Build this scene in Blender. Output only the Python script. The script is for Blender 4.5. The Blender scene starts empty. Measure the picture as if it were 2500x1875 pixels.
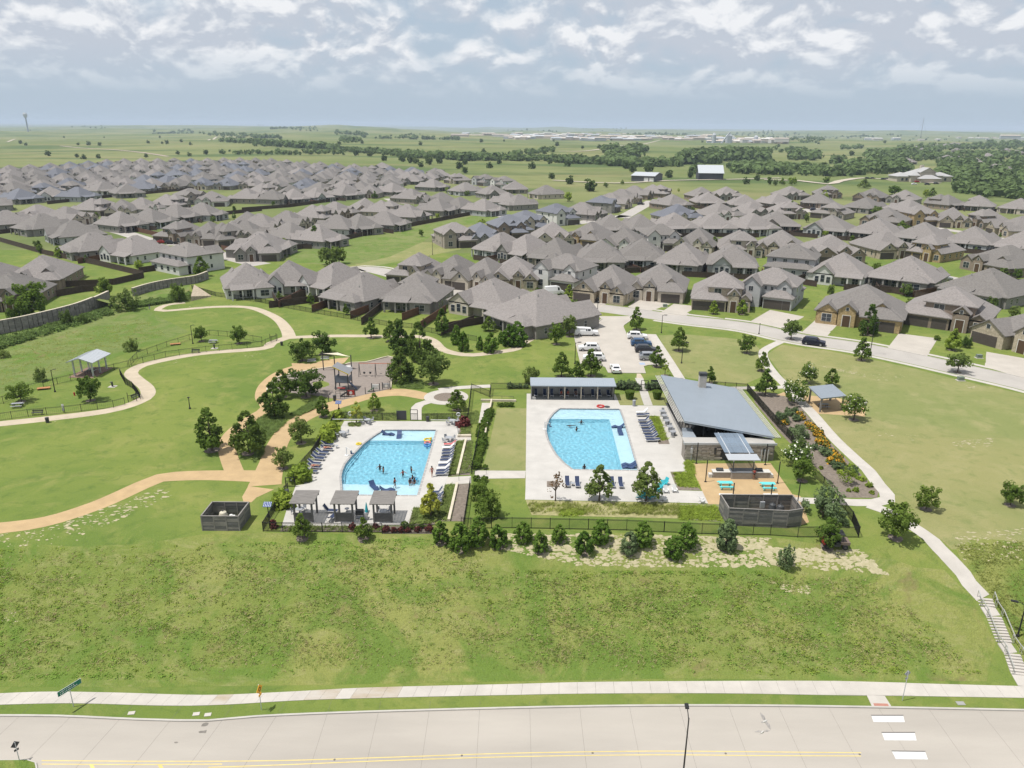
import bpy, bmesh, math, random
import numpy as np
from mathutils import Vector, Matrix
from mathutils.geometry import tessellate_polygon
R = math.radians
scn = bpy.context.scene
COL = scn.collection
random.seed(7); NPR = np.random.RandomState(11)

# ------------------------------------------------------------------ camera
CH, PITCH, ROLL, FPX = 48.0, R(18.9), R(0.42),1840.0      # metres above the pool decks; focal length in units of a 2500 wide picture
cd = bpy.data.cameras.new('camera'); cam = bpy.data.objects.new('camera', cd); COL.objects.link(cam)
cd.sensor_width = 36.0; cd.lens = 36.0 * FPX / 2500.0; cd.clip_start = 0.5; cd.clip_end = 60000
cam.matrix_world = Matrix.Translation((0,0, CH)) @ Matrix.Rotation(R(90) - PITCH, 4, 'X') @ Matrix.Rotation(ROLL, 4, 'Z')
scn.camera = cam

# ------------------------------------------------------------------ sky, sun, exposure
SUN_EL, SUN_AZ = R(68), R(180 + 14)      # azimuth of the sun in the xy plane: from the left, slightly from the camera side
w = bpy.data.worlds.new('World'); scn.world = w; w.use_nodes = True
def build_world():
    nt = w.node_tree; N = nt.nodes; L = nt.links; N.clear()
    def n(t, **k):
        o = N.new(t)
        for a, b in k.items(): setattr(o, a, b)
        return o
    def mth(op, a, b=None, clamp=False):
        m = n('ShaderNodeMath', operation=op); m.use_clamp = clamp
        for i, v in enumerate((a, b)):
            if v is None: continue
            if isinstance(v, (int, float)): m.inputs[i].default_value = v
            else: L.new(v, m.inputs[i])
        return m.outputs[0]
    sky = n('ShaderNodeTexSky', sky_type='NISHITA'); sky.sun_disc = False
    sky.sun_elevation = SUN_EL; sky.sun_rotation = R(90) - SUN_AZ
    sky.altitude = 200; sky.air_density = 1.0; sky.dust_density = 2.0; sky.ozone_density = 1.5
    tc = n('ShaderNodeTexCoord'); sep = n('ShaderNodeSeparateXYZ'); L.new(tc.outputs['Generated'], sep.inputs[0])
    z = sep.outputs[2]
    def cloud_noise(dz, scale, detail, rough, stretch=2.3, seed=0.0):
        c = n('ShaderNodeCombineXYZ')
        az = mth('ARCTAN2', sep.outputs[0], sep.outputs[1])
        el = mth('ARCSINE', z)
        # cloud layer: puffs grow larger with elevation, flatter towards the horizon
        e2 = mth('POWER', mth('MAXIMUM', mth('ADD', el, 0.02 + dz),0.0),0.62)
        L.new(az, c.inputs[0]); L.new(mth('MULTIPLY', e2, stretch), c.inputs[1]); c.inputs[2].default_value = seed
        t = n('ShaderNodeTexNoise'); t.inputs['Scale'].default_value = scale; t.inputs['Detail'].default_value = detail
        t.inputs['Roughness'].default_value = rough; t.inputs['Distortion'].default_value = 0.25
        L.new(c.outputs[0], t.inputs['Vector']); return t.outputs[0]
    d0 = cloud_noise(0.0,13.0,10,0.54,1.25); d1 = cloud_noise(0.012,13.0,10,0.54,1.25)
    big = cloud_noise(0.0,3.6,4,0.5,1.4,4.0)
    dens = mth('ADD', mth('MULTIPLY', d0,0.75), mth('MULTIPLY', big, 0.45))
    cover = n('ShaderNodeMapRange'); L.new(dens, cover.inputs[0])
    cover.inputs[1].default_value = 0.46; cover.inputs[2].default_value = 0.60
    lit = mth('MULTIPLY', mth('SUBTRACT', d0, d1),7.0)         # thinner above than here: a lit top
    litc = n('ShaderNodeMapRange'); L.new(lit, litc.inputs[0]); litc.inputs[1].default_value = -0.2; litc.inputs[2].default_value = 0.6
    cc = n('ShaderNodeMixRGB'); L.new(litc.outputs[0], cc.inputs[0])
    cc.inputs[1].default_value = (5.2,5.65,6.4,1); cc.inputs[2].default_value = (8.5,8.6,8.8,1)
    # low band of haze towards the horizon
    hz = n('ShaderNodeMapRange'); L.new(z, hz.inputs[0]); hz.inputs[1].default_value = 0.03; hz.inputs[2].default_value = 0.085
    fade = mth('MULTIPLY', mth('MULTIPLY', cover.outputs[0], hz.outputs[0]),0.96)
    base = n('ShaderNodeMixRGB'); L.new(sky.outputs[0], base.inputs[1]); 
    up = n('ShaderNodeMapRange'); L.new(z, up.inputs[0]); up.inputs[1].default_value = 0.1; up.inputs[2].default_value = 0.7; up.inputs[3].default_value = 0.88; up.inputs[4].default_value = 0.3; L.new(up.outputs[0], base.inputs[0])
    base.inputs[2].default_value = (4.5,5.45,6.5,1)
    mx = n('ShaderNodeMixRGB'); L.new(fade, mx.inputs[0]); L.new(base.outputs[0], mx.inputs[1]); L.new(cc.outputs[0], mx.inputs[2])
    bg = n('ShaderNodeBackground'); bg.inputs['Strength'].default_value = 0.105
    L.new(mx.outputs[0], bg.inputs[0]); out = n('ShaderNodeOutputWorld'); L.new(bg.outputs[0], out.inputs[0])
build_world()
sd = bpy.data.lights.new('sun', 'SUN'); sd.energy = 5.0; sd.angle = R(0.5); sd.color = (1.0,0.965,0.91)
sd.cycles.is_caustics_light = True
so = bpy.data.objects.new('sun', sd); COL.objects.link(so); so.location = (-100,-30,200)
sdir = Vector((math.cos(SUN_AZ) * math.cos(SUN_EL), math.sin(SUN_AZ) * math.cos(SUN_EL), math.sin(SUN_EL)))
so.rotation_euler = sdir.to_track_quat('Z', 'Y').to_euler()
scn.view_settings.view_transform = 'Standard'; scn.view_settings.look = 'None'
scn.view_settings.exposure = 0.03; scn.view_settings.gamma = 1.0; scn.view_settings.use_curve_mapping = False

# ------------------------------------------------------------------ terrain and survey
# heights: pool terrace at 0, a bank falling to the road at -7
BRK = [(-400,-7.0),(64.6,-7.0),(66.4,-6.7),(79.6,-0.75),(82.0,0.0),(40000,0.0)]
def H(y):
    for (a, ha),(b, hb) in zip(BRK, BRK[1:]):
        if y <= b: return ha + (hb - ha) * (y - a) / (b - a)
    return 0.0
_cp, _sp = math.cos(PITCH), math.sin(PITCH)
_r = Vector((math.cos(ROLL), math.sin(ROLL) * _sp, math.sin(ROLL) * _cp)); _u = Vector((-math.sin(ROLL), math.cos(ROLL) * _sp, math.cos(ROLL) * _cp)); _f = Vector((0, _cp, -_sp))
CROP = {'F': (0,0,2500/2212), 'P': (700,980,450/2212), 'Q': (1580,880,400/2212), 'R': (1580,1080,560/2212), 'S': (640,830,360/2212),
        'T': (1280,900,400/2212), 'U': (1390,780,300/2212), 'V': (2250,1380,300/1659), 'W': (0,1600,1250/2212), 'X': (1250,1600,1250/2212), 'O': (0,0,1.0)}
for i, x in enumerate((0,620,1240,1860)):
    k = str(i + 1)
    CROP['A' + k] = (x, 680,640/2212); CROP['B' + k] = (x, 250,640/2212); CROP['C' + k] = (x, 1120 if i == 0 else 1000,640/2212)
def g(c, x, y, z=None):
    """Site survey: the ground point (or point at height z) sighted in one of the survey enlargements."""
    ox, oy, s = CROP[c]; px, py = ox + x * s, oy + y * s
    d = _f * FPX + _r * (px - 1250) + _u * (937.5 - py)
    if z is not None:
        t = (z - CH) / d.z; return Vector((d.x * t, d.y * t, z))
    lo, hi = 10.0 / d.y, 40000.0 / d.y
    for _ in range(60):
        m = 0.5 * (lo + hi)
        if CH + d.z * m > H(d.y * m): lo = m
        else: hi = m
    return Vector((d.x * lo, d.y * lo, H(d.y * lo)))
def gs(c, pts, z=None): return [g(c, x, y, z) for x, y in pts]
def above(c, x, y, base):
    """Height above the ground of a point sighted at (x, y) that stands at the distance of base."""
    ox, oy, s = CROP[c]; d = _f * FPX + _r * (ox + x * s - 1250) + _u * (937.5 - oy - y * s)
    return CH + d.z * base.y / d.y - base.z

# ------------------------------------------------------------------ materials
MATS = {}
def mat(name, col, rough=0.85, var=0.0, scale=1.0, metal=0.0, col2=None, bump=0.0, bscale=None, spec=0.3, detail=5, dims=None, objvar=0.0):
    if name in MATS: return MATS[name]
    m = bpy.data.materials.new(name); m.use_nodes = True; nt = m.node_tree; N = nt.nodes; L = nt.links
    b = N['Principled BSDF']; b.inputs['Roughness'].default_value = rough; b.inputs['Metallic'].default_value = metal
    b.inputs['Specular IOR Level'].default_value = spec
    c4 = (*col, 1)
    if var or col2 or bump or objvar:
        tc = N.new('ShaderNodeTexCoord'); gm = N.new('ShaderNodeNewGeometry')
        mp = N.new('ShaderNodeMapping'); L.new(gm.outputs['Position'], mp.inputs[0])
        if dims: mp.inputs['Scale'].default_value = dims
        t = N.new('ShaderNodeTexNoise'); t.inputs['Scale'].default_value = scale; t.inputs['Detail'].default_value = detail; t.inputs['Roughness'].default_value = 0.6
        L.new(mp.outputs[0], t.inputs['Vector'])
        mr = N.new('ShaderNodeMapRange'); L.new(t.outputs[0], mr.inputs[0]); mr.inputs[1].default_value = 0.3; mr.inputs[2].default_value = 0.7
        mx = N.new('ShaderNodeMixRGB'); L.new(mr.outputs[0], mx.inputs[0])
        if col2: mx.inputs[1].default_value = c4; mx.inputs[2].default_value = (*col2,1)
        else:
            mx.inputs[1].default_value = tuple(c * (1 - var) for c in col) + (1,); mx.inputs[2].default_value = tuple(min(1, c * (1 + var)) for c in col) + (1,)
        outc = mx.outputs[0]
        if objvar:
            oi = N.new('ShaderNodeObjectInfo'); hs = N.new('ShaderNodeHueSaturation')
            a = N.new('ShaderNodeMapRange'); L.new(oi.outputs['Random'], a.inputs[0]); a.inputs[3].default_value = 1 - objvar; a.inputs[4].default_value = 1 + objvar
            L.new(a.outputs[0], hs.inputs['Value']); L.new(outc, hs.inputs['Color'])
            h2 = N.new('ShaderNodeMath'); h2.operation = 'MULTIPLY_ADD'; L.new(oi.outputs['Random'], h2.inputs[0]); h2.inputs[1].default_value = -objvar * 0.12; h2.inputs[2].default_value = 0.5 + objvar * 0.06
            L.new(h2.outputs[0], hs.inputs['Hue']); outc = hs.outputs[0]
        L.new(outc, b.inputs['Base Color'])
        if bump:
            t2 = N.new('ShaderNodeTexNoise'); t2.inputs['Scale'].default_value = bscale or scale * 4; t2.inputs['Detail'].default_value = 4
            L.new(mp.outputs[0], t2.inputs['Vector'])
            bp = N.new('ShaderNodeBump'); bp.inputs['Strength'].default_value = bump; bp.inputs['Distance'].default_value = 0.05
            L.new(t2.outputs[0], bp.inputs['Height']); L.new(bp.outputs[0], b.inputs['Normal'])
    else: b.inputs['Base Color'].default_value = c4
    MATS[name] = m; return m

def leafy(m, f=.45):
    """thin leaves: part of the light passes through"""
    N = m.node_tree.nodes; L = m.node_tree.links; b = N['Principled BSDF']; src = b.inputs['Base Color'].links[0].from_socket; out = N['Material Output']
    d, t, mx = N.new('ShaderNodeBsdfDiffuse'), N.new('ShaderNodeBsdfTranslucent'), N.new('ShaderNodeMixShader'); mx.inputs[0].default_value = f
    L.new(src, d.inputs[0]); L.new(src, t.inputs[0]); L.new(d.outputs[0], mx.inputs[1]); L.new(t.outputs[0], mx.inputs[2]); L.new(mx.outputs[0], out.inputs[0]); N.remove(b); return m

# ------------------------------------------------------------------ mesh builder
class MB:
    def __init__(s): s.v = []; s.f = []; s.m = []; s.mi = 0
    def add(s, vs, fs, mi=None):
        o = len(s.v); s.v += [tuple(v) for v in vs]; s.f += [tuple(i + o for i in f) for f in fs]; s.m += [s.mi if mi is None else mi] * len(fs); return s
    def box(s, x0, x1, y0, y1, z0, z1, mi=None):
        return s.add([(x0,y0,z0),(x1,y0,z0),(x1,y1,z0),(x0,y1,z0),(x0,y0,z1),(x1,y0,z1),(x1,y1,z1),(x0,y1,z1)],
                     [(3,2,1,0),(4,5,6,7),(0,1,5,4),(1,2,6,5),(2,3,7,6),(3,0,4,7)], mi)
    def bx(s, c, d, rz=0.0, ry=0.0, rx=0.0, mi=None, taper=1.0):
        M = Matrix.Rotation(rz, 3, 'Z') @ Matrix.Rotation(ry, 3, 'Y') @ Matrix.Rotation(rx, 3, 'X'); c = Vector(c)
        vs = []
        for z in (-.5,.5):
            t = taper if z > 0 else 1
            for x, y in ((-.5,-.5),(.5,-.5),(.5,.5),(-.5,.5)): vs.append(c + M @ Vector((x*d[0]*t, y*d[1]*t, z*d[2])))
        return s.add(vs, [(3,2,1,0),(4,5,6,7),(0,1,5,4),(1,2,6,5),(2,3,7,6),(3,0,4,7)], mi)
    def tube(s, pts, rad, n=6, mi=None, cap=True):
        pts = [Vector(p) for p in pts]; rs = rad if isinstance(rad, (list, tuple)) else [rad] * len(pts)
        vs = []; fs = []
        for i, p in enumerate(pts):
            d = (pts[min(i+1, len(pts)-1)] - pts[max(i-1,0)]).normalized()
            a = d.cross(Vector((0,0,1)) if abs(d.z) < .95 else Vector((1,0,0))).normalized(); b = d.cross(a)
            for k in range(n):
                t = 2 * math.pi * k / n; vs.append(p + (a * math.cos(t) + b * math.sin(t)) * rs[i])
        for i in range(len(pts) - 1):
            for k in range(n):
                a0, a1 = i*n + k, i*n + (k+1) % n; fs.append((a0, a1, a1 + n, a0 + n))
        if cap: fs.append(tuple(range(n - 1,-1,-1))); fs.append(tuple(range((len(pts)-1)*n, len(pts)*n)))
        return s.add(vs, fs, mi)
    def bar(s, a, b, w, h=None, mi=None):
        a, b = Vector(a), Vector(b); h = h or w; d = (b - a); L = d.length
        if L < 1e-6: return s
        d /= L; sx = d.cross(Vector((0,0,1)) if abs(d.z) < .99 else Vector((0,1,0))).normalized(); up = sx.cross(d)
        vs = []
        for p in (a, b):
            for i, j in ((-1,-1),(1,-1),(1,1),(-1,1)): vs.append(p + sx*(i*w/2) + up*(j*h/2))
        return s.add(vs, [(3,2,1,0),(4,5,6,7),(0,1,5,4),(1,2,6,5),(2,3,7,6),(3,0,4,7)], mi)
    def lathe(s, prof, c=(0,0,0), n=12, mi=None, sx=1, sy=1):
        vs = []; fs = []
        for r_, z in prof:
            for k in range(n):
                t = 2*math.pi*k/n; vs.append((c[0]+r_*math.cos(t)*sx, c[1]+r_*math.sin(t)*sy, c[2]+z))
        for i in range(len(prof)-1):
            for k in range(n): fs.append((i*n+k, i*n+(k+1)%n, (i+1)*n+(k+1)%n, (i+1)*n+k))
        fs.append(tuple(range(n-1,-1,-1))); fs.append(tuple(range((len(prof)-1)*n, len(prof)*n)))
        return s.add(vs, fs, mi)
    def prism(s, poly, z0, z1, mi=None):
        n = len(poly); vs = [(p[0], p[1], z0) for p in poly] + [(p[0], p[1], z1) for p in poly]
        return s.add(vs, [tuple(range(n-1,-1,-1)), tuple(range(n, 2*n))] + [(i, (i+1)%n, n+(i+1)%n, n+i) for i in range(n)], mi)
    def mesh(s, name, mats):
        me = bpy.data.meshes.new(name); me.from_pydata(s.v, [], s.f)
        for m in (mats if isinstance(mats, (list, tuple)) else [mats]): me.materials.append(m)
        if any(s.m): me.polygons.foreach_set('material_index', s.m)
        me.update(); return me
    def build(s, name, mats, parent=None, loc=None, rz=0.0, smooth=False):
        me = s.mesh(name, mats)
        if smooth: me.polygons.foreach_set('use_smooth', [True] * len(me.polygons))
        o = bpy.data.objects.new(name, me); COL.objects.link(o)
        if parent: o.parent = parent
        if loc is not None: o.location = loc
        o.rotation_euler.z = rz; return o
def raw(name, V, F, mats, parent=None, smooth=False, mi=None):
    """numpy verts (n,3) and faces (m,k) to one mesh object."""
    me = bpy.data.meshes.new(name); k = F.shape[1]
    me.vertices.add(len(V)); me.vertices.foreach_set('co', np.ascontiguousarray(V, dtype=np.float32).ravel())
    me.loops.add(F.size); me.loops.foreach_set('vertex_index', np.ascontiguousarray(F, dtype=np.int32).ravel())
    me.polygons.add(len(F)); me.polygons.foreach_set('loop_start', np.arange(0, F.size, k, dtype=np.int32))
    for m in (mats if isinstance(mats, (list, tuple)) else [mats]): me.materials.append(m)
    if mi is not None: me.polygons.foreach_set('material_index', np.asarray(mi, dtype=np.int32))
    if smooth: me.polygons.foreach_set('use_smooth', np.ones(len(F), dtype=bool))
    me.update(calc_edges=True); me.validate()
    o = bpy.data.objects.new(name, me); COL.objects.link(o)
    if parent: o.parent = parent
    return o
def tag(o, label=None, cat=None, group=None, kind=None):
    if label: o['label'] = label
    if cat: o['category'] = cat
    if group: o['group'] = group
    if kind: o['kind'] = kind
    return o
def thing(name, label, cat, loc=(0,0,0), rz=0.0, group=None):
    o = bpy.data.objects.new(name, None); COL.objects.link(o); o.location = loc; o.rotation_euler.z = rz
    o.empty_display_size = 0.2
    return tag(o, label, cat, group)
def dup(root, loc, rz=0.0, sc=1.0, label=None, group=None):
    r = root.copy(); COL.objects.link(r); r.location = loc; r.rotation_euler.z = rz
    r.scale = (sc, sc, sc) if not isinstance(sc, tuple) else sc
    if label: r['label'] = label
    if group: r['group'] = group
    for ch in KIDS.get(root.name) or root.children:
        c = ch.copy(); COL.objects.link(c); c.parent = r
        for gch in KIDS.get(ch.name) or ch.children:
            d = gch.copy(); COL.objects.link(d); d.parent = c
    return r
KIDS = {}
def remember(root):
    KIDS[root.name] = list(root.children)
    for c in root.children: KIDS[c.name] = list(c.children)
    return root
def kill(root):
    for c in list(root.children_recursive): bpy.data.objects.remove(c)
    bpy.data.objects.remove(root)
class Proto:
    """first use places the original, later uses place copies"""
    def __init__(s, root): s.root = remember(root); s.used = False
    def place(s, loc, rz=0.0, sc=1.0, label=None, group=None):
        if not s.used:
            s.used = True; o = s.root; o.location = loc; o.rotation_euler.z = rz; o.scale = sc if isinstance(sc, tuple) else (sc,)*3
            if label: o['label'] = label
            if group: o['group'] = group
            return o
        o = dup(s.root, loc, rz, sc, label, group)
        if not group and 'group' in o: del o['group']
        return o
    def done(s):
        if not s.used: kill(s.root)
def spline(pts, step=1.0, closed=False):
    P = [Vector((p[0], p[1], 0)) for p in pts]; out = []
    n = len(P); rng = n if closed else n - 1
    for i in range(rng):
        if closed: a, b, c, d = P[(i-1) % n], P[i], P[(i+1) % n], P[(i+2) % n]
        else: a, b, c, d = P[max(i-1,0)], P[i], P[i+1], P[min(i+2, n-1)]
        k = max(1, int((c - b).length / step))
        for j in range(k):
            t = j / k
            out.append(0.5 * ((2*b) + (c-a)*t + (2*a-5*b+4*c-d)*t*t + (3*b-a-3*c+d)*t**3))
    if not closed: out.append(P[-1])
    return out
def drape(name, polys, off, mats, kind='structure', holes=None, parent=None):
    """polygons (xy) laid on the terrain"""
    bm = bmesh.new()
    for poly in polys:
        if holes:
            tr = tessellate_polygon([[Vector((p[0], p[1], 0)) for p in poly]] + [[Vector((p[0], p[1], 0)) for p in h] for h in holes])
            allp = [p for p in poly] + [p for h in holes for p in h]
            vs = [bm.verts.new((p[0], p[1], 0)) for p in allp]
            for t in tr:
                try: bm.faces.new([vs[i] for i in t])
                except ValueError: pass
        else:
            tr = tessellate_polygon([[Vector((p[0], p[1], 0)) for p in poly]]); vs = [bm.verts.new((p[0], p[1], 0)) for p in poly]
            for t in tr:
                try: bm.faces.new([vs[i] for i in t])
                except ValueError: pass
    ys = [v.co.y for v in bm.verts]
    if min(ys) < 82:
        for yb, _ in BRK[1:-1]:
            bmesh.ops.bisect_plane(bm, geom=bm.verts[:] + bm.edges[:] + bm.faces[:], plane_co=(0, yb, 0), plane_no=(0,1,0))
    for v in bm.verts: v.co.z = H(v.co.y) + off
    for f in bm.faces:
        f.normal_update()
        if f.normal.z < 0: f.normal_flip()
    me = bpy.data.meshes.new(name); bm.to_mesh(me); bm.free()
    for m in (mats if isinstance(mats, (list, tuple)) else [mats]): me.materials.append(m)
    o = bpy.data.objects.new(name, me); COL.objects.link(o)
    if parent: o.parent = parent
    elif kind: o['kind'] = kind
    return o
def ribbon_poly(center, width, step=1.0, smooth=True):
    c = spline(center, step) if smooth else [Vector((p[0], p[1], 0)) for p in center]
    ws = width if isinstance(width, (list, tuple)) else None
    Lf, Rt = [], []
    for i, p in enumerate(c):
        d = (c[min(i+1, len(c)-1)] - c[max(i-1,0)]).normalized(); nrm = Vector((-d.y, d.x, 0))
        hw = (np.interp(i / (len(c)-1), np.linspace(0,1, len(ws)), ws) if ws else width) / 2
        Lf.append(p + nrm * hw); Rt.append(p - nrm * hw)
    return Lf, Rt
def ribbon(name, center, width, off, mats, step=1.5, kind='structure', smooth=True):
    Lf, Rt = ribbon_poly(center, width, step, smooth)
    polys = [(Lf[i], Lf[i+1], Rt[i+1], Rt[i]) for i in range(len(Lf)-1)]
    return drape(name, polys, off, mats, kind)
def kerb(name, line, w, h, mats, step=1.5, off=0.0, smooth=True):
    Lf, Rt = ribbon_poly(line, w, step, smooth); b = MB()
    for i in range(len(Lf)-1):
        q = [Lf[i], Rt[i], Rt[i+1], Lf[i+1]]
        lo = [(p.x, p.y, H(p.y) - 0.05 + off) for p in q]; hi = [(p.x, p.y, H(p.y) + h + off) for p in q]
        b.add(lo + hi, [(4,5,6,7),(0,1,5,4),(2,3,7,6)] + ([(1,2,6,5)]) + [(3,0,4,7)])
    o = b.build(name, mats); o['kind'] = 'structure'; return o
# ------------------------------------------------------------------ ground
def ss(a, b, x): t = np.clip((x - a) / (b - a),0,1); return t * t * (3 - 2 * t)
def HF(x, y):
    """rolling country beyond the houses"""
    A = ss(520,1500, y) * 5 + ss(1500,9000, y) * 26
    n = np.sin(x*.0031 + 1.3 + y*.0007) * .6 + np.sin(y*.0043 + x*.0011) * .5 + np.sin(x*.0083 - y*.0051 + 2) * .22 + np.sin(x*.00093 + y*.0004 + .6) * .8
    return A * (n - .35)
def gf(c, x, y):
    p = g(c, x, y); 
    for _ in range(3): 
        z = float(HF(p.x, p.y)); p = g(c, x, y, z)
    return p
def grass_material(name, cols, tan, dark, near=1.0, rough=False):
    m = bpy.data.materials.new(name); m.use_nodes = True; N = m.node_tree.nodes; L = m.node_tree.links; b = N['Principled BSDF']
    b.inputs['Roughness'].default_value = 0.95; b.inputs['Specular IOR Level'].default_value = 0.1
    gm = N.new('ShaderNodeNewGeometry')
    def noise(s, d=4, r=.6, dist=0, sc=None, vec=None):
        mp = N.new('ShaderNodeMapping'); L.new(gm.outputs['Position'], mp.inputs[0])
        if sc: mp.inputs['Scale'].default_value = sc
        t = N.new('ShaderNodeTexNoise'); t.inputs['Scale'].default_value = s; t.inputs['Detail'].default_value = d; t.inputs['Roughness'].default_value = r; t.inputs['Distortion'].default_value = dist
        L.new(mp.outputs[0], t.inputs['Vector']); return t.outputs[0]
    def rng(v, a, b_, c=0, d=1):
        q = N.new('ShaderNodeMapRange'); L.new(v, q.inputs[0])
        for i, x in zip((1,2,3,4),(a, b_, c, d)): q.inputs[i].default_value = x
        return q.outputs[0]
    def mix(f, a, b_, t='MIX'):
        q = N.new('ShaderNodeMixRGB'); q.blend_type = t
        for i, v in enumerate((f, a, b_)):
            if isinstance(v, tuple): q.inputs[i].default_value = (*v, 1)
            elif isinstance(v, (int, float)): q.inputs[i].default_value = v
            else: L.new(v, q.inputs[i])
        return q.outputs[0]
    c = mix(rng(noise(.028,5,.6,.8),.40,.60), cols[0], cols[1])
    c = mix(rng(noise(.16,5,.65,.6) if not rough else noise(.45,6,.7,1.6,(.45,1.2,1)),.50,.74,0,.75), c, tan)
    if rough: c = mix(rng(noise(.10,5,.65,1.2),.47,.60,0,.85), c, (.105,.175,.030)); c = mix(rng(noise(.23,4,.6,.8),.60,.70,0,.7), c, (.20,.165,.075))
    c = mix(rng(noise(.42,5,.7,.4),.52,.72,0,.75), c, dark)
    c = mix(rng(noise(3.0,3,.7),.3,.7,.0,.35), c, mix(.5, c, dark))
    v = rng(noise(9.0,4,.75),.25,.75,.72,1.28)
    q = N.new('ShaderNodeMixRGB'); q.blend_type = 'MULTIPLY'; q.inputs[0].default_value = 1.0; L.new(c, q.inputs[1])
    cv = N.new('ShaderNodeCombineXYZ'); [L.new(v, cv.inputs[i]) for i in range(3)]; L.new(cv.outputs[0], q.inputs[2])
    L.new(q.outputs[0], b.inputs['Base Color'])
    bp = N.new('ShaderNodeBump'); bp.inputs['Strength'].default_value = .5 if not rough else .9; bp.inputs['Distance'].default_value = .08 if not rough else .3
    L.new(noise(7.0 if not rough else 2.2,5,.7), bp.inputs['Height']); L.new(bp.outputs[0], b.inputs['Normal'])
    MATS[name] = m; return m
LAWN = grass_material('lawn', ((.115,.165,.035),(.165,.200,.047)),(.245,.238,.078),(.075,.122,.027))
OLIVE = grass_material('dry_lawn', ((.185,.205,.075),(.235,.225,.095)),(.295,.265,.130),(.135,.170,.055))
ROUGH = grass_material('rough_grass', ((.165,.205,.048),(.230,.240,.072)),(.31,.285,.135),(.120,.165,.036), rough=True)
DRAW = grass_material('meadow_grass', ((.135,.180,.050),(.175,.205,.068)),(.225,.235,.105),(.090,.130,.034), rough=True)
def field_material():
    m = bpy.data.materials.new('open_fields'); m.use_nodes = True; N = m.node_tree.nodes; L = m.node_tree.links; b = N['Principled BSDF']
    b.inputs['Roughness'].default_value = 1; b.inputs['Specular IOR Level'].default_value = 0.05
    gm = N.new('ShaderNodeNewGeometry')
    def noise(s, sc=(1,1,1), d=4):
        mp = N.new('ShaderNodeMapping'); L.new(gm.outputs['Position'], mp.inputs[0]); mp.inputs['Scale'].default_value = sc
        t = N.new('ShaderNodeTexNoise'); t.inputs['Scale'].default_value = s; t.inputs['Detail'].default_value = d; L.new(mp.outputs[0], t.inputs['Vector']); return t.outputs[0]
    def rng(v, a, b_, c=0, d=1):
        q = N.new('ShaderNodeMapRange'); L.new(v, q.inputs[0])
        for i, x in zip((1,2,3,4),(a, b_, c, d)): q.inputs[i].default_value = x
        return q.outputs[0]
    def mix(f, a, b_):
        q = N.new('ShaderNodeMixRGB')
        for i, v in enumerate((f, a, b_)):
            if isinstance(v, tuple): q.inputs[i].default_value = (*v, 1)
            else: L.new(v, q.inputs[i])
        return q.outputs[0]
    c = mix(rng(noise(.0022),.35,.65),(.115,.150,.050),(.200,.205,.090))
    c = mix(rng(noise(.006,(.7,1.6,1)),.52,.7,0,.7), c, (.205,.185,.090))
    c = mix(rng(noise(.0035,(1,2.2,1),6),.52,.62,0,.85), c, (.070,.108,.038))
    c = mix(rng(noise(.03, d=6),.5,.75,0,.6), c, (.080,.110,.036))
    L.new(c, b.inputs['Base Color']); MATS['fields'] = m; return m
FIELD = field_material()
POOL_L = [(-21.1,116.1),(-12.6,116.2),(-12.9,92.8)] + [tuple(p.xy) for p in gs('P', [(672,1118),(664,1000),(655,905),(670,830),(705,750),(765,675),(850,590),(920,515),(1000,452),(1090,390)])]
POOL_R = [tuple(p.xy) for p in gs('T', [(480,540),(1285,548),(1340,700),(1530,1370),(660,1358),(545,1270),(440,1160),(380,1060),(330,960),(300,850),(305,765),(340,680),(400,605)])]
def bbox(p, e): return (min(a[0] for a in p) - e, max(a[0] for a in p) + e, min(a[1] for a in p) - e, max(a[1] for a in p) + e)
BL, BR_ = bbox(POOL_L, .35), bbox(POOL_R, .35)
def build_ground():
    xs = sorted(set([-26000,-16000,-9000,-6000,-4000,-2800] + list(range(-2000,2001,100)) + [2800,4000,6000,9000,16000,26000] + [BL[0], BL[1], BR_[0], BR_[1], -60,-30,30,60]))
    ys = sorted(set([-400,-100,0,30,50] + [b for b, _ in BRK[1:-1]] + [BL[2], BL[3], BR_[2], BR_[3], 150,200,300,420] + list(range(520,3001,62)) + list(range(3100,9000,300)) + [10000,12000,15000,20000,28000]))
    V = []; idx = {}
    for j, y in enumerate(ys):
        for i, x in enumerate(xs):
            idx[i, j] = len(V); V.append((x, y, H(y) + float(HF(x, y))))
    F = []; MI = []
    for j in range(len(ys)-1):
        for i in range(len(xs)-1):
            cx, cy = (xs[i]+xs[i+1])/2,(ys[j]+ys[j+1])/2
            if any(b[0] < cx < b[1] and b[2] < cy < b[3] for b in (BL, BR_)): continue
            F.append((idx[i,j], idx[i+1,j], idx[i+1,j+1], idx[i,j+1])); MI.append(1 if (cy > 330 or abs(cx) > 260) else 0)
    o = raw('ground', np.array(V), np.array(F), [LAWN, FIELD], mi=MI); o['kind'] = 'structure'
    o['label'] = 'grass covered ground running to the horizon'
build_ground()

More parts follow.
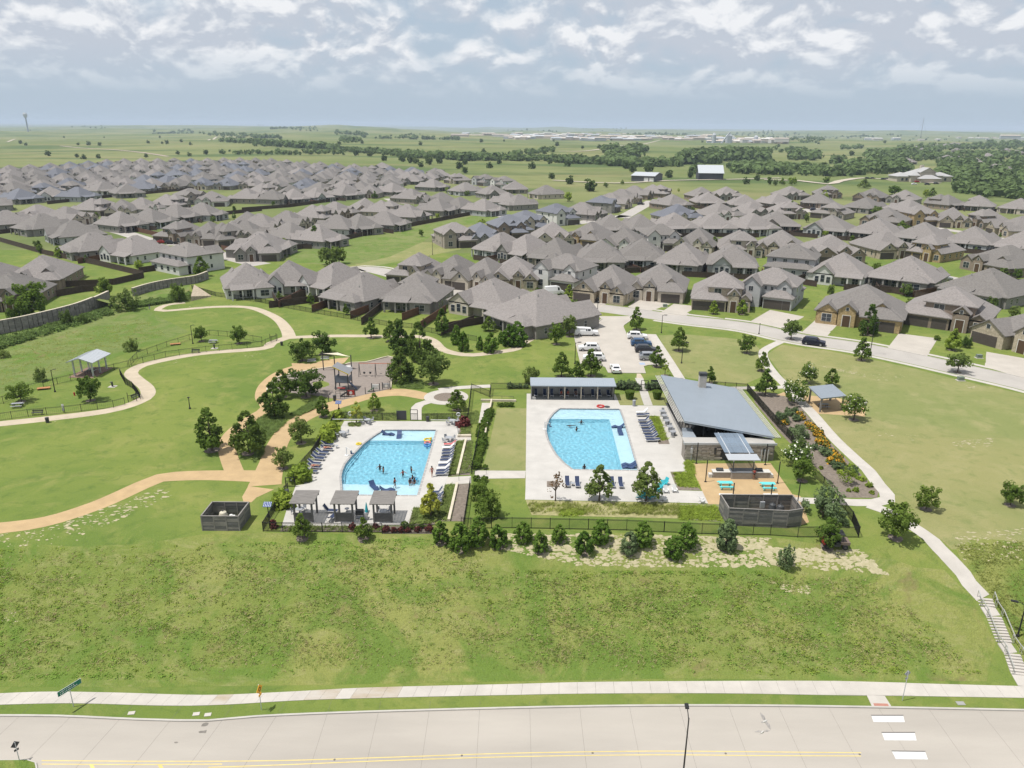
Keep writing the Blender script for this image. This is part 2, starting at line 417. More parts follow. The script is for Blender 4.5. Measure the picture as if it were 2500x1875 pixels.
CONC = mat('concrete', (.40,.38,.345),.9,.10,.6, bump=.08, bscale=6)
WALK = mat('sidewalk_concrete', (.43,.40,.36),.9,.09,.5)
WALKS = mat('stained_sidewalk', (.42,.39,.35),.9,0,.55, col2=(.34,.28,.205), dims=(.5,1.6,1))
DECK = mat('deck_concrete', (.43,.41,.38),.85,.09,.35, detail=8)
ROADM = mat('road_concrete', (.352,.322,.283),.9,.13,.10, dims=(.3,1.6,1), detail=9)
STREETM = mat('street_concrete', (.36,.335,.305),.9,.08,.2)
LOTM = mat('lot_concrete', (.40,.365,.32),.9,.08,.25)
DG = mat('decomposed_granite', (.40,.285,.155),.95,.12,.5, detail=8)
TANP = mat('tan_path', (.42,.355,.265),.95,.12,.4, detail=8)
MULCH = mat('mulch', (.175,.145,.118),1,.3,2.5, detail=8)
SOIL = mat('bare_limestone', (.43,.375,.255),1,0,2.0, col2=(.29,.27,.145), detail=8)
WHITEP = mat('white_paint', (.60,.60,.585),.7,.12,3)
YELP = mat('yellow_paint', (.58,.46,.17),.7,.12,.8)
DARKJ = mat('joint_dark', (.14,.13,.12),.9)
CREAM = mat('cream_limestone', (.52,.46,.36),.9,.12,1.0)

# rough ground: the bank above the road, and the draw beyond the dog park
drape('rough_bank', [[(-75,65.2)] + [tuple(p.xy) for p in gs('W', [(0,135),(600,138),(1250,130),(2212,112)])] + [tuple(p.xy) for p in gs('X', [(700,100),(2050,112)])] +
      [tuple(p.xy) for p in gs('V', [(1000,1040),(640,400),(300,60)])] + [tuple(p.xy) for p in gs('C4', [(1300,1330),(1000,1230)])] + [tuple(p.xy) for p in gs('C3', [(2212,1075),(1240,1050),(0,1010)])] +
      [tuple(p.xy) for p in gs('C2', [(1450,1055),(75,1040)])] + [tuple(p.xy) for p in gs('C1', [(1700,640),(1200,720),(600,740),(0,700)])] + [(-75,79)]], .006, ROUGH)
drape('rough_bank_right', [[tuple(p.xy) for p in gs('V', [(560,20),(950,430),(1240,1000),(1400,1330)])] + [(62,66),(62,81)] + [tuple(p.xy) for p in gs('C4', [(2212,1130),(1800,1080),(1640,1180)])]], .006, ROUGH)
drape('dry_lawn', [[tuple(p.xy) for p in gs('A4', [(170,560),(560,610),(1200,740),(1640,850),(2212,975)])] + [(130,110),(110,80.5),(66,80.5)] + [tuple(p.xy) for p in gs('C4', [(1600,1180),(1330,990),(1100,880),(1110,760),(1060,660),(800,420),(450,20)])] + [tuple(p.xy) for p in gs('A4', [(330,1010),(200,860),(40,640)])]], .004, OLIVE)
drape('meadow', [[tuple(p.xy) for p in gs('A1', [(-300,1020),(0,980),(380,870),(800,740),(1080,620),(1600,450),(1300,300),(1250,250),(1600,190),(1600,30),(900,200),(300,350),(-300,520)])]], .004, DRAW)
drape('green_swale', [[tuple(p.xy) for p in gs('B2', [(100,1290),(560,1190),(1850,960),(2200,930),(2200,1000),(1600,1050),(1420,1180),(1780,1190),(1500,1290),(840,1420),(600,1370),(300,1350)])]], .004, DRAW)
drape('mown_swale', [[tuple(p.xy) for p in gs('B2', [(720,1400),(1150,1300),(1420,1180),(1790,1190),(1740,1240),(1500,1290),(850,1410)])]], .006, OLIVE)
drape('lawn_right_of_lot', [[tuple(p.xy) for p in gs('A3', [(1270,480),(1500,470),(2050,520),(2150,620),(2212,800),(2000,890),(1700,870),(1480,830),(1350,640)])]], .004, OLIVE)

def irregular(c, r_, n=9, sy=.6):
    a0 = random.random() * 6.28; k = [random.uniform(.55,1.25) for _ in range(n)]
    return [(c[0] + math.cos(a0 + 6.283*i/n) * r_ * k[i], c[1] + math.sin(a0 + 6.283*i/n) * r_ * k[i] * sy) for i in range(n)]
def bare_patches(name, zones, m, off=.012):
    b = MB()
    for crop, quad, count, rmin, rmax in zones:
        q = gs(crop, quad)
        for _ in range(int(count*3)):
            u, v = random.random(), random.random()
            p = (q[0]*(1-u) + q[1]*u) * (1-v) + (q[3]*(1-u) + q[2]*u) * v
            poly = irregular((p.x, p.y), random.uniform(rmin, rmax)*random.choice((.25,.35,.45,.75)),11, random.uniform(.35,.7)); o = off + random.uniform(0,.02)
            b.add([(x, y, H(y) + o) for x, y in poly], [tuple(range(len(poly)))])
    o = b.build(name, m); o['kind'] = 'stuff'; o['label'] = 'pale bare limestone soil patches showing through thin grass'; return o
bare_patches('bare_soil', [('C3', [(-150,1040),(2212,1080),(2212,1180),(-150,1200)], 330,.15,.75),('C3', [(-150,1160),(2212,1160),(2212,1330),(600,1320)], 330,.12,.7),
    ('C4', [(0,1160),(700,1180),(1080,1390),(100,1320)], 150,.18,.8),('C4', [(700,1180),(830,1180),(1080,1400),(950,1380)], 40,.2,.7),('C4', [(100,1460),(420,1480),(400,1560),(200,1540)], 22,.1,.4),
    ('C1', [(480,560),(1350,250),(1480,300),(640,700)], 75,.12,.6),('C1', [(0,640),(500,560),(560,760),(0,740)], 25,.1,.4),
    ('C4', [(1600,270),(1950,240),(1950,310),(1620,320)], 34,.12,.5),('C4', [(1570,1040),(2212,1000),(2212,1280),(1700,1270)], 60,.1,.5),
    ('A4', [(480,735),(880,800),(880,830),(600,770)], 26,.12,.5),('A4', [(880,800),(1330,790),(1100,870),(950,860)], 12,.1,.4),('A4', [(1720,905),(1820,905),(1820,925),(1740,925)], 8,.2,.5),
    ('A4', [(900,1290),(1500,1330),(1300,1370),(1000,1330)], 8,.1,.4),('C1', [(0,1280),(300,1300),(200,1400),(0,1380)], 9,.1,.3),
    ('A1', [(1250,700),(2212,620),(2212,660),(1300,740)], 26,.1,.35),('A1', [(400,1190),(900,1130),(900,1150),(420,1215)], 16,.1,.3),('A1', [(1450,235),(2000,215),(2000,225),(1500,250)], 14,.15,.4)], SOIL)

# ------------------------------------------------------------------ front road, kerb, sidewalk
road_far = gs('W', [(-100,262),(250,264),(600,279),(900,284),(1110,266),(1500,249),(2212,229)]) + gs('X', [(500,220),(1000,219),(1500,225),(2212,239),(2500,246)])
drape('road', [[tuple(p.xy) for p in road_far] + [(75,36),(-75,36)]], .006, ROADM)['label'] = 'pale concrete road below the grassy bank'
kerb('road_kerb', road_far, .22,.13, CONC, 2.5)
def road_joints():
    polys = []
    for i, x in enumerate(range(-58,66,5)):
        polys.append([(x + .4,61.2),(x + .42,61.2),(x - 1.55,50),(x - 1.58,50)] if x < -20 else [(x, 61.6),(x + .02,61.6),(x + .02,48),(x, 48)])
    drape('road_joint', polys, .009, DARKJ)
road_joints()
sw_top = gs('W', [(-60,168),(200,158),(500,162),(900,172),(1250,158),(1600,140),(2212,125)]) + gs('X', [(350,116),(900,112),(1380,112),(1750,122),(2350,138)])
sw_bot = gs('W', [(-60,216),(300,208),(700,218),(950,215),(1300,195),(1700,183),(2212,172)]) + gs('X', [(350,166),(900,165),(1400,173),(1750,177),(2350,187)])
def sidewalk_slabs():
    top, bot = spline(sw_top, .2), spline(sw_bot, .2)
    root = MB()
    ya = lambda pts, x: float(np.interp(x, [p.x for p in pts], [p.y for p in pts]))
    x = -56.0; first = None; k = 0
    root = thing('sidewalk', None, None); root['kind'] = 'structure'
    while x < 58:
        wd = 1.55 if x < 0 else 1.9
        x1 = x + wd - .02; b = MB(); sk, s1 = (float(np.interp(v, [-60,-15,5], [.5,.45,.1])) for v in (x, x + wd))
        pts = [(x - sk, ya(bot, x - sk)),(x1 - s1, ya(bot, x1 - s1)),(x1, ya(top, x1)),(x, ya(top, x))]
        b.add([(p[0], p[1], H(p[1]) + .004) for p in pts] + [(p[0], p[1], H(p[1]) + .045 + random.uniform(0,.004)) for p in pts], [(4,5,6,7),(0,1,5,4),(1,2,6,5),(2,3,7,6),(3,0,4,7)])
        b.build('slab', WALKS if k in (17,23,24,26,27,28) else WALK, root); x += wd; k += 1
sidewalk_slabs()
for p in ([(1385,112),(1700,120),(1740,175),(1412,172)], [(1532,174),(1610,177),(1642,227),(1556,226)]):
    drape('kerb_ramp', [[tuple(q.xy) for q in gs('X', p)]], .062, WALK)
drape('tactile_pad', [[tuple(q.xy) for q in gs('X', [(1560,209),(1622,211),(1632,228),(1568,228)])]], .075, mat('red_pad', (.36,.17,.13),.9,.1,4))
for q in ([(1553,262),(1690,262),(1697,289),(1562,288)], [(1598,336),(1740,336),(1748,368),(1610,367)], [(1642,416),(1785,418),(1797,450),(1658,448)]):
    drape('crosswalk_bar', [[tuple(p.xy) for p in gs('X', q)]], .014, WHITEP)
    drape('crosswalk_border', [[tuple(p.xy) for p in gs('X', [(q[0][0]-3, q[0][1]-5),(q[1][0]+2, q[1][1]-5), q[1], q[0]])]], .012, DARKJ)
def yline(name, pts, wd): ribbon(name, pts, wd, .012, YELP, 2.5)
yline('yellow_line', gs('W', [(180,455),(700,458),(1200,455),(1700,440),(2212,423)]) + gs('X', [(600,414),(1050,417),(1508,421)]),.10)
yline('yellow_line', gs('W', [(900,484),(1200,474),(1700,454),(2212,438)]) + gs('X', [(600,430),(1050,433),(1508,435)]),.10)
yline('yellow_line', gs('W', [(180,470),(600,472),(960,470)]),.10)
for q in ([(385,470),(402,470),(415,500),(398,500)], [(680,470),(698,470),(712,500),(694,500)]): drape('yellow_chevron', [[tuple(p.xy) for p in gs('W', q)]], .013, YELP)
for c, x, y in (('W', 1445,451),('W', 1995,433),('X', 348,422),('X', 923,424),('X', 1502,428)):
    p = g(c, x, y); tag(MB().lathe([(.11,.012),(.09,.03),(.03,.035)], n=10).build('road_stud', DARKJ, loc=p), 'small dark round reflector stud on the double yellow line', 'road stud', 'reflector studs on the yellow line')
b = MB(); b.prism([(p.x, p.y) for p in gs('W', [(-80,455),(120,453),(158,466),(165,500),(-80,510)])], -7.02,-6.86)
o = b.build('median_island', CONC); o['kind'] = 'structure'
drape('median_grass', [[tuple(p.xy) for p in gs('W', [(-80,459),(115,457),(150,468),(157,500),(-80,510)])]], .15, ROUGH)
for i, (x, y, r_) in enumerate(((885,298,.5),(880,330,.45),(760,376,.22))):     # water stains and a drain lid
    p = g('W', x, y); drape('wet_stain', [irregular((p.x, p.y), r_, 9,.5)], .011, mat('damp_concrete', (.17,.155,.135),.7,.2,2))
for x, y in ((568,250),(848,254),(898,257)):
    p = g('W', x, y); tag(MB().box(-.32,.32,-.22,.22,0,.05).build('utility_cover', WALK, loc=p, rz=.15), 'pale square utility lid set in the verge by the kerb', 'utility lid', 'utility lids in the verge')
p = g('X', 1938,208); tag(MB().box(-.4,.4,-.25,.25,0,.05).build('utility_cover', mat('grey_lid', (.28,.28,.27),.8), loc=p), 'grey utility lid in the grass beside the crosswalk ramp', 'utility lid')

# ------------------------------------------------------------------ paths, street, lot
ribbon('tan_path', gs('A1', [(-60,1232),(400,1183),(900,1118),(1150,1048),(1245,985),(1235,920),(1150,850),(1105,800),(1155,752),(1300,705),(1700,632),(2212,590)]) + gs('A2', [(150,545),(290,495)]),2.6,.010, TANP)
ribbon('tan_path_spur', gs('A2', [(300,500),(275,430),(210,350),(110,292),(-10,250)]) + gs('A1', [(2000,237),(1800,240),(1600,255),(1400,272),(1330,266),(1400,225),(1560,203)]), [3.2,2.6,2.4,2.2,2], .014, TANP)
ribbon('tan_path_branch', gs('A2', [(270,500),(450,492),(650,485),(950,485),(1170,490),(1400,490),(1510,525),(1585,595),(1700,632),(1850,645),(2100,615),(2212,592)]) + gs('A3', [(100,560),(220,492),(310,450),(400,425),(500,400),(600,365)]),2.4,.018, TANP)
ribbon('granite_path', gs('C1', [(-60,590),(250,555),(500,500),(800,400),(1000,315),(1200,222),(1350,162),(1600,142),(1900,140),(2212,150)]) + gs('C2', [(140,590)]), [3.0,3.0,3.0,3.2,4], .010, DG)
ribbon('granite_path_branch', gs('C2', [(90,640),(150,440),(195,300),(290,160),(430,60),(560,5)]) + gs('A2', [(800,1030),(1000,975),(1250,960),(1470,1000)]), [4.6,3.6,3.2,3.2,4.2,4.4,3.2], .014, DG)
ribbon('granite_path_loop', gs('A1', [(1990,1659),(1950,1560),(1915,1440),(1935,1340),(2020,1250),(2150,1160),(2250,1090)]) + gs('A2', [(60,1000),(90,900),(200,810),(340,755),(480,735)]), [2.6,2.6,2.2,2.2,3], .018, DG)
ribbon('granite_path_spur', gs('C2', [(60,660),(-40,740)]) + gs('C1', [(2090,370)]), [4,2,1], .016, DG)
drape('granite_court', [[tuple(p.xy) for p in gs('S', [(440,350),(600,348),(700,372),(870,320),(1020,290),(1300,262),(1230,345),(1100,400),(680,455),(400,505),(290,525),(290,495),(460,430)])]], .022, DG)
pg_out = gs('S', [(330,540),(690,465),(1190,392),(1330,350),(1560,340),(1890,258),(2000,285),(1960,400),(1935,560),(1920,735),(1580,812),(1200,905),(1000,868),(700,822),(300,780),(130,800),(112,720),(200,600)])
drape('playground_mulch', [[tuple(p.xy) for p in pg_out]], .026, mat('play_mulch', (.225,.19,.165),1,.12,1.2, detail=8))
kerb('playground_kerb', gs('S', [(80,800),(80,720),(180,600),(330,535),(690,462),(1190,388),(1330,346),(1560,336),(1890,252),(2010,280)]),.3,.2, CREAM, 1.5)
kerb('playground_edge', gs('S', [(1945,560),(1925,735)]),.3,.3, CREAM, 2)
drape('play_grass', [[tuple(p.xy) for p in gs('S', [(760,640),(900,610),(1000,645),(1010,680),(930,710),(760,730)])]], .03, LAWN)
ring_c = g('A2', 1622,1000); rx = (g('A2', 1810,1000) - g('A2', 1436,1000)).length / 2; ry = (g('A2', 1622,935) - g('A2', 1622,1062)).length / 2
ell = lambda k, n=40: [(ring_c.x + rx*k*math.cos(6.283*i/n), ring_c.y + ry*k*math.sin(6.283*i/n)) for i in range(n)]
drape('circle_walk', [ell(1)], .022, WALK, holes=[ell(.56)])
drape('circle_bed', [ell(.56)], .018, MULCH)
ribbon('circle_link', gs('A2', [(1560,940),(1750,920),(1995,908)]),1.8,.026, WALK)
ribbon('gate_walk', gs('A2', [(1470,1040),(1400,1062),(1372,1090),(1368,1195)]),1.9,.03, WALK)
street_c = gs('B2', [(780,1450),(1000,1410)]) + gs('A3', [(-300,140),(300,205),(700,240),(1100,292),(1500,348),(2000,408)]) + gs('A4', [(300,505),(800,580),(1300,682),(1800,795),(2212,890),(2700,1020)])
ribbon('street', street_c, 8.6,.008, STREETM)['label'] = 'pale concrete residential street past the parking lot'
for sgn in (-1,1):
    Lf, Rt = ribbon_poly(street_c, 8.8,2.0); e = Lf if sgn > 0 else Rt
    if sgn > 0: kerb('street_kerb', e, .2,.08, CONC, 3, smooth=False)
Lf, Rt = ribbon_poly(street_c, 12.5,2.0); ribbon('street_walk', Lf, 1.3,.016, WALK, smooth=False)
i0 = min(range(len(Rt)), key=lambda i: abs(Rt[i].x - 36)); ribbon('street_walk', ribbon_poly(street_c, 10.6,2.0)[1][i0:], 1.3,.020, WALK, smooth=False)
lot = gs('U', [(85,262),(110,400),(210,820),(560,825),(655,860),(700,962),(1372,970),(1330,850),(1420,822),(1900,815),(1560,266),(1030,255),(968,130),(1010,80),(1120,10),(1200,-60),(520,-60),(590,0),(440,110),(450,200),(520,262)])
drape('parking_lot', [[tuple(p.xy) for p in lot]], .014, LOTM)['label'] = 'small tan concrete parking lot'
kerb('lot_kerb', gs('U', [(590,-10),(440,105),(440,160),(470,200)]),.25,.12, WALK, .8); kerb('lot_kerb', gs('U', [(85,262),(110,400),(210,820),(560,825),(655,862),(700,962),(1372,970),(1330,850),(1420,822),(1760,818)]),.18,.12, WALK, smooth=False)
kerb('lot_kerb', gs('U', [(1120,10),(1000,90),(968,130),(1020,250)]),.18,.12, WALK, .8)
ribbon('lot_walk', gs('U', [(1490,272),(1830,800),(2000,1075)]) + gs('Q', [(440,240)]),2.0,.02, WALK, smooth=False)
for a, b_ in (((210,350),(500,352)),((215,405),(520,410)),((1060,395),(1100,396)),((1235,745),(1620,748)),((1250,775),(1640,775))):
    ribbon('stall_line', gs('U', [a, b_]),.11,.02, WHITEP, smooth=False)
drape('accessible_bay_mark', [[tuple(p.xy) for p in gs('U', [(1255,780),(1350,780),(1370,815),(1275,815)])]], .02, mat('blue_paint', (.30,.36,.48),.8))
for q in ([(1215,975),(1280,975),(1345,1080),(1205,1080)],): drape('gate_steps_pad', [[tuple(p.xy) for p in gs('U', q)]], .02, TANP)
ribbon('gate_path', gs('A3', [(1105,840),(1130,900),(1160,1000),(1185,1070)]),1.6,.024, CONC, smooth=False)
for q in (('A3', [(590,215),(770,158),(865,190),(780,245)]),('A3', [(1020,243),(1090,165),(1375,215),(1200,275)]),('A3', [(1270,300),(1400,213),(1595,235),(1500,318)]),('A3', [(2040,365),(2212,265),(2500,322),(2330,420)]),
          ('A4', [(330,460),(450,352),(645,382),(545,492)]),('A4', [(1060,590),(1150,462),(1485,505),(1395,655)]),('A4', [(1880,745),(1895,618),(2400,705),(2400,900)]),('A3', [(240,205),(300,130),(560,170),(480,230)])):
    drape('driveway', [[tuple(p.xy) for p in gs(*q)]], .019, LOTM)
for q in (('A3', [(450,140),(700,175),(640,205),(440,180)]),('A3', [(830,215),(880,180),(1075,195),(1010,240)]),('A3', [(1510,290),(1570,255),(1850,290),(1830,340)]),('A4', [(240,360),(430,330),(360,410),(180,395)]),('A4', [(570,450),(650,405),(1150,470),(1090,548)]),('A4', [(1415,610),(1500,545),(1890,620),(1890,712)])):
    drape('front_lawn', [[tuple(p.xy) for p in gs(*q)]], .021, LAWN)
ribbon('park_walk', gs('A4', [(170,527),(60,580),(10,625),(30,700),(110,810),(190,890),(300,1012),(420,1132),(600,1340),(800,1530),(900,1620)]) + gs('C4', [(980,625),(1055,710),(1060,760),(960,785),(780,785),(640,775)]),2.0,.016, WALK)
ribbon('park_walk_spur', gs('A4', [(-300,925),(60,922),(190,915)]),1.6,.019, WALK, smooth=False)
ribbon('bank_walk', gs('C4', [(900,805),(1020,845),(1130,905),(1310,1010),(1500,1175),(1700,1385)]) + gs('V', [(640,240),(830,440)]),2.0,.022, WALK, 1.0)
drape('pavilion_pad', [[tuple(p.xy) for p in gs('A4', [(120,985),(300,1000),(345,1025),(470,1140),(870,1165),(872,1100),(800,1050),(650,1010),(380,985),(180,960)])]], .012, DG)
drape('mulch_bed', [[tuple(p.xy) for p in gs('A4', [(-80,950),(120,970),(300,1030),(380,1110)])] + [tuple(p.xy) for p in gs('C4', [(360,20),(600,300),(860,570),(990,690),(970,745),(660,742),(480,510),(280,330),(130,170),(-60,-60)])]], .008, MULCH)

# ------------------------------------------------------------------ stairs down the bank
def stairs():
    root = thing('concrete_stairs', 'long concrete stairway with landings going down the grassy bank', 'stairs')
    flights = [((845,440),(885,560),3),((970,690),(1115,1045),9),((1215,1190),(1330,1490),7)]
    prev = None; pts = []
    for a, b_, n in flights:
        A, B = g('V', *a), g('V', *b_)
        if prev: pts.append((prev, A, 0))
        pts.append((A, B, n)); prev = B
    pts.append((prev, g('V', 1420,1640),0))
    for A, B, n in pts:
        d = B - A; d2 = Vector((d.x, d.y, 0)); t = d2.normalized(); rz = math.atan2(t.y, t.x)
        if n == 0:
            M = MB(); q = Vector((-t.y, t.x, 0)) * .85
            vs = [A + q, A - q, B - q, B + q]; lo = [v - Vector((0,0,.4)) for v in vs]; hi = [v + Vector((0,0,.06)) for v in vs]
            M.add(lo + hi, [(4,5,6,7),(0,1,5,4),(1,2,6,5),(2,3,7,6),(3,0,4,7)]); M.build('landing', WALK, root)
        else:
            for k in range(n):
                p = A + d * ((k + .5) / n); zt = A.z + (B.z - A.z) * (k / n) + .06 - (A.z - B.z)/n*.5
                MB().box(-d2.length/n/2, d2.length/n/2 - .01,-.85,.85,-.55,0).build('step', WALK, root, loc=(p.x, p.y, zt), rz=rz)
    railm = mat('galvanised', (.5,.5,.48),.45, metal=.6)
    for side, nm in ((.95, 'handrail'),(-.75, 'handrail')):
        M = MB(); line = []
        for A, B, n in pts[:-1]:
            t = (B - A); t.z = 0; t.normalize(); q = Vector((-t.y, t.x, 0)) * side
            line += [A + q, B + q]
        line = [p + Vector((0,0,.95)) for p in line]
        for a, b_ in zip(line, line[1:]):
            if (b_ - a).length > .05: M.bar(a, b_, .07)
        for p in line: M.bar(p, p - Vector((0,0,.98)),.05)
        M.build(nm, railm, root)
stairs()
# ------------------------------------------------------------------ houses
SHINGLE = mat('shingles', (.188,.172,.161),.9,.20,2.2, detail=8, objvar=.17)
SHINGLE_B = mat('slate_blue_shingles', (.135,.140,.160),.85,.12,2.2, detail=8, objvar=.06)
WALLM = {k: mat('wall_' + k, c, .9, v, s, detail=6, bump=.3, bscale=6) for k, c, v, s in (
    ('tan_stone', (.38,.325,.245),.28,2.6),('brown_brick', (.235,.185,.145),.16,3),('grey_brick', (.24,.225,.21),.14,3),('white', (.56,.55,.53),.05,1),('cream', (.45,.40,.33),.10,2),
    ('gold_stone', (.36,.265,.14),.32,2.4),('light_grey', (.38,.385,.385),.06,1),('taupe', (.30,.265,.225),.10,2))}
GARAGE = mat('garage_door_dark', (.075,.062,.055),.6,.08,2); GARAGE_L = mat('garage_door_pale', (.42,.38,.32),.6); GLASS = mat('window_glass', (.035,.042,.05),.12, spec=.5)
TRIM = mat('white_trim', (.60,.59,.56),.7); DOORM = mat('front_door_wood', (.085,.05,.03),.5); PATIO = mat('patio_shade', (.10,.095,.09),.9)
class Kit:
    def __init__(s): s.wall = MB(); s.roof = MB(); s.win = []; s.gar = []; s.door = []; s.post = []; s.dorm = []
    def hip(s, x0, x1, y0, y1, ez, pitch=.68, o=.45, ends=('h', 'h'), axis=None, base=0.0, walls=True):
        """block with hipped (h) or gabled (g) roof"""
        if walls: s.wall.box(x0, x1, y0, y1, base, ez)
        X0, X1, Y0, Y1 = x0-o, x1+o, y0-o, y1+o; wx, wy = X1-X0, Y1-Y0
        axis = axis or ('y' if wx <= wy else 'x')
        if axis == 'y': L0, L1, hw, mid = Y0, Y1, wx/2,(X0+X1)/2; P = lambda a, b, z: (mid + b, a, z)
        else: L0, L1, hw, mid = X0, X1, wy/2,(Y0+Y1)/2; P = lambda a, b, z: (a, mid + b, z)
        ze = ez - pitch*o*0 ; zr = ze + pitch * hw; th = .22
        i0 = min(hw, (L1-L0)*.5) if ends[0] == 'h' else 0; i1 = min(hw, (L1-L0)*.5) if ends[1] == 'h' else 0
        V = [P(L0,-hw,ze), P(L1,-hw,ze), P(L1,hw,ze), P(L0,hw,ze), P(L0+i0,0,zr), P(L1-i1,0,zr)]
        Vb = [(v[0], v[1], v[2]-th) for v in V]
        F = [(0,1,5,4),(2,3,4,5)]
        if ends[0] == 'h': F.append((3,0,4))
        if ends[1] == 'h': F.append((1,2,5))
        Fb = [tuple(i+6 for i in reversed(f)) for f in F]
        sides = [(0,1),(2,3)] + ([(3,0)] if ends[0] == 'h' else [(0,4),(4,3)]) + ([(1,2)] if ends[1] == 'h' else [(1,5),(5,2)])
        if axis == 'x': F = [tuple(reversed(f)) for f in F]; Fb = [tuple(reversed(f)) for f in Fb]
        s.roof.add(V + Vb, F + Fb + [(a, b, b+6, a+6) for a, b in sides])
        # gable walls
        for e, L_, sg in ((ends[0], L0 + o, 1),(ends[1], L1 - o, -1)):
            if e == 'g':
                w_ = hw - o; zt = ze + pitch*(hw) - th*1.1 - .02; zb = ez - .3
                A, B, C_ = P(L_, -w_, zb), P(L_, w_, zb), P(L_, 0, zt); kz = ze + pitch*o - th
                D, E_ = P(L_, -w_, kz), P(L_, w_, kz); t = .15*sg
                vs = [A, B, E_, C_, D]; mv = lambda v: (v[0], v[1]+t, v[2]) if axis == 'y' else (v[0]+t, v[1], v[2])
                s.wall.add(vs + [mv(v) for v in vs], [(0,1,2,3,4),(9,8,7,6,5)] + [(i, (i+1) % 5,(i+1) % 5 + 5, i + 5) for i in range(5)])
        return zr
    def window(s, x, y, z, w_, h, face='f'): s.win.append((x, y, z, w_, h, face))
def window_mesh(w_, h):
    b = MB(); t = .07
    b.box(-w_/2, w_/2,-.04,.06,-h/2, h/2,0)
    nx = 2 if w_ > 1.1 else 1; ny = 2 if h > 1.3 else 1
    for i in range(nx):
        for j in range(ny):
            a = -w_/2 + t + i*(w_-t)/nx; c = -h/2 + t + j*(h-t)/ny
            b.box(a, a + (w_-t)/nx - t, -.075,-.03, c, c + (h-t)/ny - t, 1)
    return b
WINM = {}
ROTF = {'f': 0, 'b': math.pi, 'l': -math.pi/2, 'r': math.pi/2}
def finish(kit, name, label, wallm, roofm=SHINGLE, lod=0):
    root = thing(name, label, 'house')
    kit.wall.build('wall', wallm, root)
    rf = kit.roof.build('roof', roofm, root)
    for i, (x, y, z, w_, h, fc) in enumerate(kit.win):
        if lod and i % 2 and lod > 1: continue
        key = (round(w_, 2), round(h, 2))
        if key not in WINM: WINM[key] = window_mesh(w_, h).mesh('window', [TRIM, GLASS])
        o = bpy.data.objects.new('window', WINM[key]); COL.objects.link(o); o.parent = root; o.location = (x, y, z); o.rotation_euler.z = ROTF[fc]
    for x, y, w_, h, m in kit.gar:
        b = MB(); b.box(x-w_/2, x+w_/2, y-.04, y+.1,0, h)
        for k in range(1,4): b.box(x-w_/2+.02, x+w_/2-.02, y-.06, y-.045, h*k/4-.02, h*k/4+.02)
        b.build('garage_door', m, root)
    for x, y, w_, h, fc in kit.door:
        b = MB(); b.box(-w_/2-.12, w_/2+.12,-.03,.1,0, h+.12,1); b.box(-w_/2, w_/2,-.06,.02,0, h, 0); o = b.build('door', [DOORM, TRIM], root, loc=(x, y, 0), rz=ROTF[fc])
    for p in kit.post:
        b = MB(); b.box(-.2,.2,-.2,.2,0, p[2]); b.build('porch_post', wallm, root, loc=(p[0], p[1], 0))
    if kit.dorm:
        for x, y, z in kit.dorm: b = MB(); b.box(-.09,.09,-.09,.09,-.3,.55); b.build('vent_pipe', mat('vent_metal', (.30,.29,.28),.5), root, loc=(x, y, z))
    return root
# every house: front towards -y, footprint about 15 x 19 m, ridge near 8.3 m
def rear(k, x0, x1, y1, ez):
    """covered patio and windows on the garden side"""
    k.hip(x0+1.0, x0+6.2, y1-1.5, y1+2.6, ez, .62,.4,('h', 'h'), 'y')
    k.window(x0+3.6, y1+2.6,1.55,2.6,1.7, 'b'); 
    k.roof.add([(x0+6.6, y1+3.0, ez-.1),(x1-1.2, y1+3.0, ez-.1),(x1-1.2, y1-.6, ez+.75),(x0+6.6, y1-.6, ez+.75),(x0+6.6, y1+3.0, ez-.3),(x1-1.2, y1+3.0, ez-.3),(x1-1.2, y1-.6, ez+.5),(x0+6.6, y1-.6, ez+.5)], [(0,1,2,3),(7,6,5,4),(0,4,5,1),(1,5,6,2),(3,7,4,0)])
    for x in (x0+7.0,(x0+6.6+x1-1.2)/2, x1-1.6): k.post.append((x, y1+2.6, ez-.25))
    k.window(x0+8.0, y1,1.3,1.6,2.1, 'b'); k.window(x0+10.2, y1,1.3,1.6,2.1, 'b'); k.window(x1-1.2, y1,1.55,1.2,1.6, 'b')
def sidewin(k, x0, x1, z=1.6):
    for y in (-5.5,-1.5,3.5,6.5): k.window(x0, y, z, .9,1.4, 'l'); k.window(x1, y, z, .9,1.4, 'r')
def proto_a(gm=GARAGE):      # one storey, big hip, three front gables, double and single garage
    k = Kit(); k.hip(-7.3,7.3,-7.5,9.2,3.0,.70)
    k.hip(-7.0,-.9,-10.2,-4,3.0,.78,.35,('g', 'g'), 'y'); k.gar.append((-4.4,-10.2,4.8,2.3, gm)); k.window(-4.0,-10.2,4.1,.8,1.0)
    k.hip(.2,3.2,-9.0,-4,4.0,1.0,.3,('g', 'g'), 'y'); k.door.append((1.7,-9.0,1.3,2.7, 'f')); k.window(1.7,-9.0,4.4,.6,.9)
    k.hip(3.3,7.1,-9.6,-4,3.0,.95,.3,('g', 'g'), 'y'); k.window(5.2,-9.6,1.6,1.9,1.9); k.window(5.2,-9.6,3.8,.6,.8)
    rear(k, -7.3,7.3,9.2,3.0); sidewin(k, -7.3,7.3); k.dorm = [(-1.5,3,7.3),(2.2,5,6.4),(1.0,-1,7.6)]; return k
